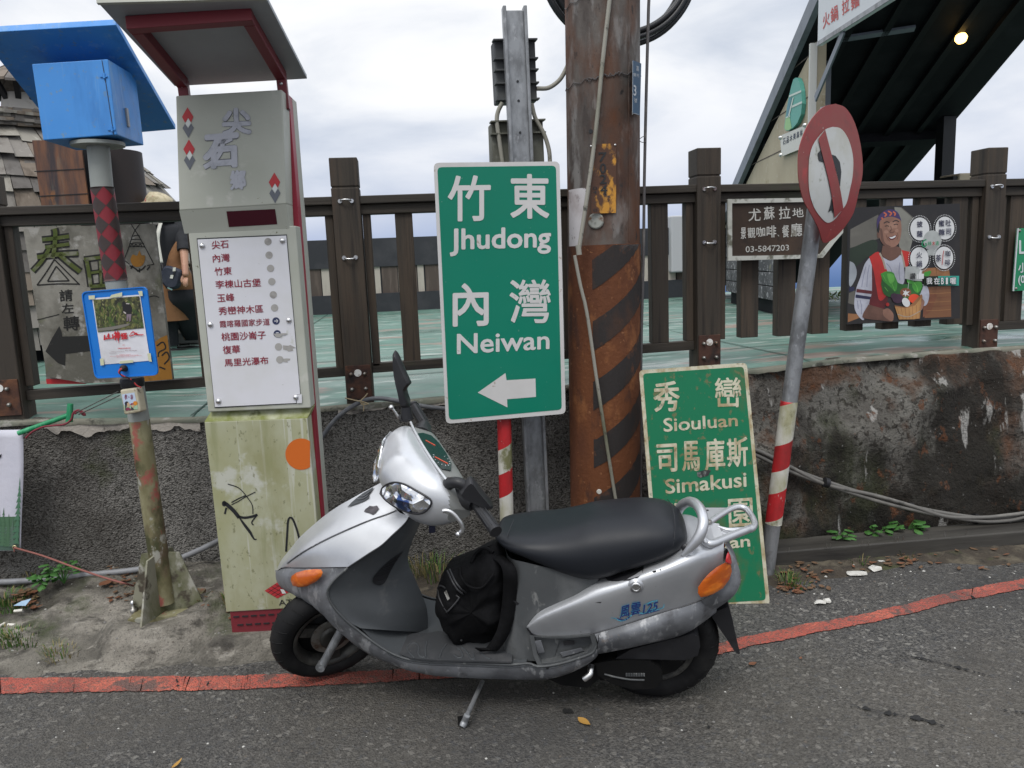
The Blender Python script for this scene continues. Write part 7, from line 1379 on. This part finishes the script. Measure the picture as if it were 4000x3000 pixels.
b=MB(); q=[J(x,y,-.22) for x,y in ((395,530),(440,518),(570,560),(585,600),(570,700),(540,765),(440,770),(375,700),(355,640),(370,580))]; P=crom(q+q[:1],30)[:-1]; c=P.mean(0); b.grid([[c+(p-c)*s_+np.array([0,.09*(d-.5),0]) for p in P] for d,s_ in ((0,.8),(.2,.97),(.5,1.),(.8,.97),(1,.8))],closed=True); b.poly([c+(p-c)*.8+np.array([0,-.045,0]) for p in P]); bb=obj('bag_body',b,mat('navy_nylon',(.016,.02,.034),.6,layers=[((.03,.035,.05),8,.5,.7)],bump=(30,.5,.006)),bg)
b=MB()
for q in (((485,540),(515,535),(512,578),(482,580)),((460,620),(492,618),(482,660),(452,655))): b.poly([J(*p,-.272) for p in q],0,(0,.004,0))
obj('white_tab',b,mat('white_webbing',(.55,.54,.48),.7),bb)
b=MB(); b.poly([J(*p,-.272) for p in ((495,580),(508,580),(500,625),(485,620))],0,(0,.004,0)); obj('flap_strap',b,m_ptop,bb)
b=MB(); b.poly([J(*p,-.272) for p in ((428,750),(480,775),(475,787),(425,765))],0,(0,.004,0)); obj('woven_label',b,mat('label_teal',(.15,.25,.24),.7),bb)
b=MB(); pts=crom([J(352,60,-.12),J(330,150,-.16),J(322,260,-.17),J(340,380,-.19),J(360,490,-.2)],26); b.grid([[p-[.014,0,0],p+[.014,0,0]] for p in pts]); obj('strap',b,D.materials['white_webbing'],bb,solid=.003)
b=MB(); b.tube(crom([J(360,490,-.2),J(372,520,-.21),J(375,555,-.22)],8),.006,6); obj('clip',b,m_shoe,bb)
# ================================================================ BANNER, CORDS, CABLES, DEBRIS
bn=thing('forest_banner','pale cloth banner printed with green pine trees hung on the wall below the fence','banner',ony('I',0,1300,3.46))
PBn=PL(ony('I',100,700,3.45),-2,0); g=[]
for v in np.linspace(0,1,16):
    row=[]
    for u in np.linspace(0,1,14):
        x=-420*(1-u)+(215+8*math.sin(v*5)-12*v)*u; y=(195-10*u)*(1-v)+(1312-8*u)*v; row.append(PBn.p('I',x,y,.012*math.sin(u*7+v*2)))
    g.append(row)
m_bann=mat('banner_cloth',(.52,.52,.58),.7,layers=[((.45,.45,.52),3,.45,.7)],bump=(6,.3,.02))
b=MB(); b.grid(g); bc_=obj('cloth',b,m_bann,bn,solid=.002)
gA=np.array(g)
def bpt(x,y,off=.004):
    v=(y-190)/1120; u=(x+420)/635; i=min(max(v,0),1)*15; j=min(max(u,0),1)*13; i0,j0=min(int(i),14),min(int(j),12); fi,fj=i-i0,j-j0; p=(gA[i0,j0]*(1-fi)+gA[i0+1,j0]*fi)*(1-fj)+(gA[i0,j0+1]*(1-fi)+gA[i0+1,j0+1]*fi)*fj; return p+PBn.n*off
b=MB()
for k in range(26):
    y0=1305-k*12; y1=y0-12; 
    b.grid([[bpt(x,yy,.0035) for x in np.linspace(-415,203,14)] for yy in (y0,y1)],min(2,k//9),smooth=False)
def pine(cx,top,bot,wd,mi):
    n=11
    for i in range(n):
        y=top+(bot-top)*i/n; w_=wd*(i+1)/n*random.uniform(.85,1.15); h=(bot-top)/n*1.6
        for s_ in (-1,1): b.add([bpt(cx,y,.0045+.0002*i),bpt(min(cx+s_*w_,206),y+h*.85,.0045+.0002*i),bpt(cx,y+h*.75,.0045+.0002*i)],[(0,1,2) if s_<0 else (0,2,1)],mi)
pine(186,625,1230,62,3); pine(45,905,1250,52,2); pine(0,870,1250,48,3); pine(95,960,1260,45,2); pine(-80,700,1250,70,3); pine(-160,860,1250,60,2); pine(-250,760,1250,70,3); pine(135,1010,1260,40,1)
obj('pine_print',b,[mat('pine_mist',(.055,.10,.075),.7),mat('pine_far',(.09,.15,.11),.7),mat('pine_mid',(.06,.13,.07),.7),mat('pine_near',(.07,.17,.10),.7)],bc_)
b=MB(); b.poly([bpt(*p,.005) for p in ((-30,440),(5,418),(18,408),(12,440),(-10,458),(-40,470))]); obj('dark_print',b,m_ink,bc_)
b=MB(); b.lathe(bpt(160,1275,.006),PBn.n,[(0,.010),(.003,.009),(.003,.005)],14,caps=False); obj('grommet',b,mat('brass',(.45,.38,.22),.4,metal=.8),bc_)
m_gtube=mat('green_plastic_tube',(.015,.22,.09),.35,layers=[((.05,.32,.15),40,.5,.6,(1,1,.1))])
t0=ony('I',168,220,3.42); t1=ony('I',655,45,3.44); b=MB(); b.tube([t0,t1],.0105,12); b.tube([t1-[.01,0,.03],t1+[.004,0,.045]],[.015,.012],8); single('green_tube',b,m_gtube,'slanted green plastic tube tied above the forest banner','tube',t0)
m_rrope=mat('dark_red_cord',(.17,.022,.035),.7,bump=(300,.5,.001)); m_orope=mat('faded_red_rope',(.22,.085,.07),.8,bump=(300,.5,.001))
b=MB(); b.tube(crom([ony('I',*p,3.415) for p in ((238,262),(300,205),(400,160),(500,148),(600,135),(660,90),(680,30),(730,5),(790,45),(770,50),(735,15),(690,40))],60),.0042,7); single('knotted_rope',b,m_rrope,'dark red rope knotted round the green tube above the banner','rope',ony('I',240,262,3.42))
b=MB(); b.tube(crom([bpt(160,1275,.01),bpt(165,1330,.012)],6),.003,6); b.tube(crom([bpt(160,1275,.01),ony('I',400,1355,3.40),ony('I',700,1465,3.3),ony('I',980,1560,3.2),ony('I',1165,1612,3.14),onz('3',720,1090,.135)],50),.0042,7); single('banner_rope',b,m_orope,'faded red rope running from the banner corner to the foot of the solar post','rope',bpt(160,1275))
m_wire=mat('grey_wire',(.10,.10,.09),.6)
for i,(a,c) in enumerate((((430,165),(640,40)),((455,170),(645,62)))):
    b=MB(); b.tube([ony('3',a[0]-30,a[1]-5,3.43),ony('3',*c,3.12)],.0022,6); single('tie_line',b,m_wire,'thin grey tie line from green tube to the sensor box, '+('upper' if i==0 else 'lower')+' of the pair','wire',ony('3',*a,3.43))
b=MB(); b.tube(crom([ony('I',-300,1600,3.50),ony('I',0,1597,3.50),ony('I',400,1572,3.50),ony('I',800,1530,3.50),ony('I',1185,1492,3.50),ony('3',830,985,3.50),ony('3',960,945,3.5),ony('3',1080,895,3.5),ony('3',1180,845,3.5),ony('3',1300,770,3.5)],70),.013,10); single('grey_conduit',b,mat('grey_conduit_pvc',(.21,.215,.225),.5,layers=[((.13,.13,.13),9,.5,.7)]),'grey conduit pipe lying along the foot of the left wall','conduit',ony('I',0,1597,3.5))
b=MB(); b.tube(crom([ony('A',*p,3.545) for p in ((480,900),(530,850),(580,780),(640,705),(720,635),(800,585),(880,548),(960,532),(1050,535),(1150,552),(1250,575),(1330,590),(1430,605),(1560,618),(1700,640),(1850,680))],80),.0105,10); single('looped_cable',b,mat('grey_cable',(.10,.105,.115),.55,layers=[((.17,.175,.18),9,.5,.7)]),'grey cable looping over the wall edge under the fence post','cable',ony('A',800,585,3.54))
m_twine=mat('pale_twine',(.36,.29,.18),.8)
b=MB(); yk=3.53
b.tube(crom([ony('A',*p,yk) for p in ((722,528),(770,540),(830,552),(862,558),(905,575),(860,580),(850,550),(880,520),(905,490))],40),.003,6); b.tube(crom([ony('A',*p,yk) for p in ((862,555),(872,590),(872,635))],10),.0028,6); b.tube(crom([ony('A',*p,yk) for p in ((862,558),(890,566),(912,578))],10),.0028,6); single('twine_knot',b,m_twine,'pale twine knot tying the looped grey cable under the fence post','twine',ony('A',862,555,yk))
m_bund=mat('weathered_cable',(.12,.115,.105),.6,layers=[((.20,.19,.17),7,.5,.7),((.05,.05,.045),13,.6,.7)])
bu=thing('cable_bundle','bundle of weathered grey cables sagging along the stained right wall','cable',ony('E',700,895,3.34))
base=[(-60,600),(90,668),(250,745),(450,820),(700,900),(900,952),(1100,992),(1300,1018),(1430,1014),(1521,995),(1700,940)]
def yw(x): return 3.36-.03*(x>300)
for i,(dy,dz) in enumerate(((0,0),(.014,.016),(-.002,.028))):
    b=MB(); P=crom([ony('E',x,y,3.345+dy-.00006*max(0,x-400))+np.array([0,0,dz*(1 if i<2 else .5+.5*math.sin(x*.01))]) for x,y in base],70); b.tube(P,.0095,8); obj('cable',b,m_bund,bu)
for x,y in ((452,822),(905,955),(1255,1015),(1500,1003)):
    b=MB(); p=ony('E',x,y,3.335)+np.array([0,0,.012]); b.lathe(p-np.array([.011,0,-.003]),(1,0,-.3),[(0,.024),(.022,.024)],12); obj('tape_wrap',b,m_tape,bu)
b=MB(); b.tube(crom([ony('E',*p,3.30) for p in ((1430,1010),(1455,1035),(1490,1065),(1521,1085),(1560,1095))],20),[.007]*12+[.012]*8,7); obj('frayed_end',b,m_bund,bu)
# timber beam lying on the ground
bt0=onz('E',175,1270,0.); 
bw=thing('timber_beam','dark weathered timber beam lying on the ground at the foot of the stained wall','beam',(2.2,3.2,0))
m_beam=mat('wet_timber_beam',(.04,.037,.032),.7,layers=[((.075,.07,.06),6,.45,.7,(.15,1,1)),((.02,.018,.016),14,.52,.7,(.12,1.5,1.5))],bump=[(40,.5,.005,(.08,1,1))],rvar=(5,.45,.8,(.3,1,1)))
b=MB(); b.hexa([np.array([1.60,3.205,.0]),np.array([3.35,3.165,.0]),np.array([3.35,3.165,.075]),np.array([1.60,3.205,.075])],[np.array([1.60,3.36,.0]),np.array([3.35,3.32,.0]),np.array([3.35,3.32,.075]),np.array([1.60,3.36,.075])]); bm1=obj('beam',b,m_beam,bw,bevel=.006)
for x,y in ((452,1165),(472,1163),(645,1150),(680,1148),(825,1128),(838,1126),(868,1124),(1010,1112),(1095,1100),(1210,1090),(250,1185)):
    p=onz('E',x,y,.075); b=MB(); b.tube([p,p+[random.uniform(-.004,.004),random.uniform(-.004,.004),.022]],.0018,5); obj('nail',b,m_bolt,bm1)
# broken white stones
m_stone=mat('white_broken_plaster',(.52,.51,.47),.85,layers=[((.36,.34,.30),11,.5,.68),((.62,.61,.58),20,.58,.7)],bump=(50,.6,.006))
def stone(k,x,y,sx,sy,sz,yaw,label,seed,m=None,cat='stone',name='broken_stone'):
    c=onz(k,x,y,.003); b=MB(); r_=random.Random(seed*7+3); hb=bmesh.new(); cy,sn=math.cos(yaw),math.sin(yaw)
    for i in range(26):
        v=np.array([r_.gauss(0,1) for _ in range(3)]); v/=np.linalg.norm(v); v=np.sign(v)*np.abs(v)**.7; v[2]=abs(v[2]); x_,y_,z_=v[0]*sx*r_.uniform(.7,1.05),v[1]*sy*r_.uniform(.7,1.05),v[2]*sz*r_.uniform(.7,1.)
        hb.verts.new((c[0]+x_*cy-y_*sn,c[1]+x_*sn+y_*cy,c[2]+z_))
    hb.verts.ensure_lookup_table(); bmesh.ops.convex_hull(hb,input=hb.verts); hb.verts.index_update(); vs_=[tuple(v.co) for v in hb.verts]; b.add(vs_,[[v.index for v in f.verts] for f in hb.faces]); hb.free()
    single(name,b,m or m_stone,label,cat,c,'broken white stones on the roadside' if m is None else None)
stone('E',620,1305,.058,.026,.013,-.25,'long flat white stone, largest chip in front of the timber beam',1); stone('E',715,1278,.036,.028,.018,.3,'chunky white stone right beside the longest flat stone by the beam',2); stone('E',750,1238,.018,.009,.01,-.5,'tiny white chip just under the front edge of the timber beam',3); stone('E',418,1463,.028,.022,.015,.2,'pale grey stone by the lower corner of the leaning green sign',4); stone('E',457,1455,.016,.018,.02,1.,'small white stone touching the pale grey stone by the leaning sign',5); stone('N',1625,85,.022,.02,.06,0,'upright pale stone chip against the wall beside the grey totem',6)
stone('N',1190,390,.045,.03,.02,.3,'flat pale stone lying on the base plate of the solar post',7,cat='stone')
# fallen leaves
m_leafy=[mat('leaf_'+n_,c,.7) for n_,c in (('yellow',(.36,.20,.045)),('brown',(.12,.070,.038)),('russet',(.15,.062,.03)))]
def leaf(b,c,l_,w_,yaw,mi,curl=.3):
    d=np.array([math.cos(yaw),math.sin(yaw),0]); n_=np.array([-d[1],d[0],0]); g=[]
    for t in np.linspace(0,1,6):
        ww=w_*math.sin(math.pi*min(1,max(.03,t**.8)))*.5; z_=.004+curl*l_*.25*(t-.5)**2*4*random.uniform(.7,1.2); p=c+d*l_*(t-.5); g.append([p+n_*ww+[0,0,z_+curl*ww],p+[0,0,z_],p-n_*ww+[0,0,z_+curl*ww*.6]])
    b.grid(g,mi)
for k,x,y,l_,w_,yaw,mi,lb in (('O',312,470,.055,.026,-1.,0,'yellow fallen leaf lying on the road in front of the scooter'),('O',1040,218,.035,.02,.3,2,'russet leaf scrap on the road behind the rear wheel'),('O',1247,193,.02,.01,.8,2,'tiny orange leaf scrap right of the mud flap on the road'),('N',1435,1635,.05,.012,1.2,0,'narrow orange leaf on the road nearest the viewer, left of the side stand'),('N',860,170,.075,.045,1.2,2,'curled russet leaf against the conduit left of the solar post')):
    b=MB(); c=onz(k,x,y,.003 if k=='O' or y>700 else .13); leaf(b,c,l_,w_,yaw,mi); single('fallen_leaf',b,m_leafy,lb,'leaf',c)
# litter of dead leaves along the wall foot (uncountable)
b=MB()
def lit(n,x0,x1,y0,y1,k='E',zf=None,smin=.012,smax=.05):
    for i in range(n):
        x=random.uniform(x0,x1); y=random.uniform(y0,y1); c=onz(k,x,y,.0); z_=max(soh(c[0],c[1]) if c[0]>-.3 else aph(c[0],c[1]),0); c[2]=z_+.002; l_=random.uniform(smin,smax); leaf(b,c,l_,l_*random.uniform(.3,.6),random.uniform(0,6.3),random.choice((1,1,1,1,2,2)),random.uniform(.1,.6))
lit(46,185,470,1255,1420); lit(26,780,960,1205,1270); lit(36,480,1450,1170,1290); lit(14,170,330,1370,1420)
lit(60,910,1160,300,500,'N',None,.01,.04); lit(22,560,1100,120,300,'N',None,.01,.03); lit(40,150,330,420,520,'N',None,.01,.06); lit(18,1500,2060,560,660,'N',None,.008,.025)
tag(obj('leaf_litter',b,m_leafy),'dry brown leaf litter along the wall foot and post base','leaf litter',None,'stuff')
# pebbles and grit (uncountable)
b=MB()
def grit(n,k,x0,x1,y0,y1,s0,s1):
    for i in range(n):
        c=onz(k,random.uniform(x0,x1),random.uniform(y0,y1),0.); s_=random.uniform(s0,s1)*random.uniform(.4,1); z_=max(0,soh(c[0],c[1]) if c[0]>-.3 and c[1]>3.0 else (aph(c[0],c[1]) if c[0]<-.4 else 0)); 
        v=[c+np.array([s_*math.cos(a)*random.uniform(.6,1),s_*math.sin(a)*random.uniform(.6,1),z_]) for a in np.linspace(0,2*math.pi,6,endpoint=False)]; b.add(v+[c+np.array([0,0,z_+s_*random.uniform(.4,.8)])],[(i,(i+1)%6,6) for i in range(6)],random.choice((0,0,1,1,2)))
grit(420,'p',0,4000,2330,3000,.0025,.007); grit(160,'E',160,1520,1260,1500,.003,.010); grit(190,'N',0,1900,150,950,.003,.011); grit(70,'p',1800,2500,2050,2250,.004,.012)
tag(obj('grit',b,[mat('grit_grey',(.16,.155,.145),.9),mat('grit_brown',(.10,.085,.07),.9),mat('grit_pale',(.42,.41,.38),.9)]),'loose grit and small stones scattered over the road edge','grit',None,'stuff')
# grass and weeds
b=MB(); m_gr=[mat('grass_green',(.06,.14,.025),.7),mat('grass_dry',(.24,.20,.085),.8),mat('moss_green',(.045,.085,.014),.9)]
def tuft(c,n,h,sp,mis):
    for i in range(n):
        a=random.uniform(0,6.3); r_=sp*random.random()**.5; p=c+np.array([r_*math.cos(a),r_*math.sin(a),0]); hh=h*random.uniform(.4,1.1); d=np.array([math.cos(a),math.sin(a),0])*hh*random.uniform(.1,.9); w_=np.array([-math.sin(a),math.cos(a),0])*random.uniform(.0012,.0026); mi=random.choice(mis)
        b.add([p-w_,p+w_,p+d*.4+[0,0,hh*.65]+w_*.7,p+d*.4+[0,0,hh*.65]-w_*.7,p+d+[0,0,hh*.85]],[(0,1,2,3),(3,2,4)],mi)
for x,y,n,h,sp in ((255,1360,70,.05,.06),(230,1330,40,.04,.05),(300,1375,30,.04,.05),(520,1130,30,.09,.05),(760,1105,20,.07,.05),(640,1250,20,.04,.05),(880,1215,18,.04,.04)):
    c=onz('E',x,y,0); c[2]=soh(c[0],c[1]); tuft(c,n,h,sp,(0,1,2,2))
for x,y,n,h,sp in ((40,330,260,.045,.10),(110,365,160,.035,.08),(60,540,120,.035,.08),(130,555,160,.04,.08),(190,590,50,.03,.06),(500,640,60,.04,.06),(430,620,40,.04,.05),(1870,430,40,.05,.03),(1960,520,30,.05,.03),(280,190,40,.05,.05)):
    c=onz('N',x,y,.08); c[2]=aph(c[0],c[1]); tuft(c,n,h,sp,(0,0,2,2,1) if x<220 else (1,1,0))
for x,y in ((1120,600),(1180,615),(1240,640),(1270,640)):
    c=onz('B',x,y,0.); c[2]=max(0,soh(c[0],c[1])); tuft(c,40,.10,.09,(0,1,1,2))
tag(obj('grass',b,m_gr),'small tufts of grass and moss in the cracks at the wall foot','grass',None,'stuff')
def weed(c,n,h,lw,label,mleaf=[]):
    if not mleaf: mleaf.append(mat('weed_leaf',(.035,.115,.02),.65,layers=[((.07,.17,.04),20,.5,.7)]))
    b=MB()
    for i in range(n):
        a=random.uniform(0,6.3); hh=h*random.uniform(.5,1.1); tip=c+np.array([math.cos(a)*h*.5,math.sin(a)*h*.4-.01,hh]); b.tube(crom([c,(c+tip)/2+[0,0,hh*.15],tip],6),.0016,5)
        for s_ in range(random.choice((1,2,3))):
            q=a+random.uniform(-1,1); d=np.array([math.cos(q),math.sin(q),random.uniform(-.2,.5)]); n_=np.array([-math.sin(q),math.cos(q),0]); l_=lw*random.uniform(.7,1.2); p=tip-[0,0,.012*s_]; g=[]
            for t in np.linspace(0,1,5): ww=l_*.36*math.sin(math.pi*min(1,t*.92+.06)); g.append([p+d*l_*t+n_*ww+[0,0,-.25*l_*t*t],p+d*l_*t+[0,0,.006-.25*l_*t*t],p+d*l_*t-n_*ww+[0,0,-.25*l_*t*t]])
            b.grid(g)
    single('weed',b,mleaf[0],label,'plant',c,'green weeds at the foot of the wall')
for k,x,y,z_,n,h,lw,lb in (('N',370,190,.14,16,.06,.035,'bushy green weed under the conduit, left of the two at the left wall'),('N',520,165,.14,14,.09,.035,'taller green weed climbing over the conduit at the left wall'),('E',525,1140,.04,8,.07,.045,'green weed behind the left end of the timber beam'),('E',720,1110,.04,7,.08,.05,'broad-leaved green weed behind the middle of the timber beam'),('E',880,1095,.04,9,.09,.055,'largest broad-leaved weed behind the timber beam')):
    weed(onz(k,x,y,z_),n,h,lw,lb)
# small litter
b=MB(); c=onz('N',185,340,.12); b.poly([c+np.array(q) for q in ((-.03,-.012,.006),(.02,-.02,.004),(.03,.012,.02),(-.01,.012,.012))],0,(0,0,.001)); single('plastic_scrap',b,mat('pale_blue_plastic',(.30,.42,.55),.3),'torn pale blue plastic scrap on the mossy ground at the left edge','litter',c)
for x,y,z_,yaw,lb in ((15,515,.06,1.3,'crumpled white paper scrap at the far left edge of the ground'),(95,512,.06,-.3,'white paper scrap beside the moss tuft at lower left'),(150,398,.1,0,'thin white paper strip below the blue plastic scrap'),(1985,612,.03,1.5,'cigarette end standing by the grey totem foot')):
    b=MB(); c=onz('N',x,y,z_); d=np.array([math.cos(yaw),math.sin(yaw),0]); b.tube([c-d*.016+[0,0,.007],c+d*.016+[0,0,.007]],.006,7); single('paper_scrap',b,mat('scrap_white',(.6,.58,.52),.8) if 'scrap_white' not in D.materials else D.materials['scrap_white'],lb,'litter',c)
# bush beyond the terrace
bs=thing('bush','yellow-green leafy bush beyond the terrace edge below the dark stair roof','bush',(4.0,8.2,.86))
b=MB(); c0=ony('K',1540,1180,8.4); b.tube([c0-[0,0,.1],c0+[.05,0,.12]],.015,6); b.tube([c0-[.2,0,.1],c0+[-.25,0,.1]],.012,6); obj('stem',b,m_brn,bs)
b=MB()
for i in range(1500):
    p=c0+np.array([random.gauss(0,.30),random.gauss(0,.15),abs(random.gauss(.10,.09))]); a=random.uniform(0,6.3); e_=random.uniform(-.6,.9); d=np.array([math.cos(a)*math.cos(e_),math.sin(a)*math.cos(e_),math.sin(e_)])*random.uniform(.02,.045); n_=np.cross(d,(0,0,1)); n_=n_/(np.linalg.norm(n_)+1e-6)*np.linalg.norm(d)*.4
    b.add([p-d,p+n_,p+d,p-n_],[(0,1,2,3)],random.choice((0,0,1,2)))
obj('crown',b,[mat('bush_leaf_a',(.09,.13,.025),.9),mat('bush_leaf_b',(.17,.18,.04),.9),mat('bush_leaf_c',(.03,.055,.015),.9)],bs)
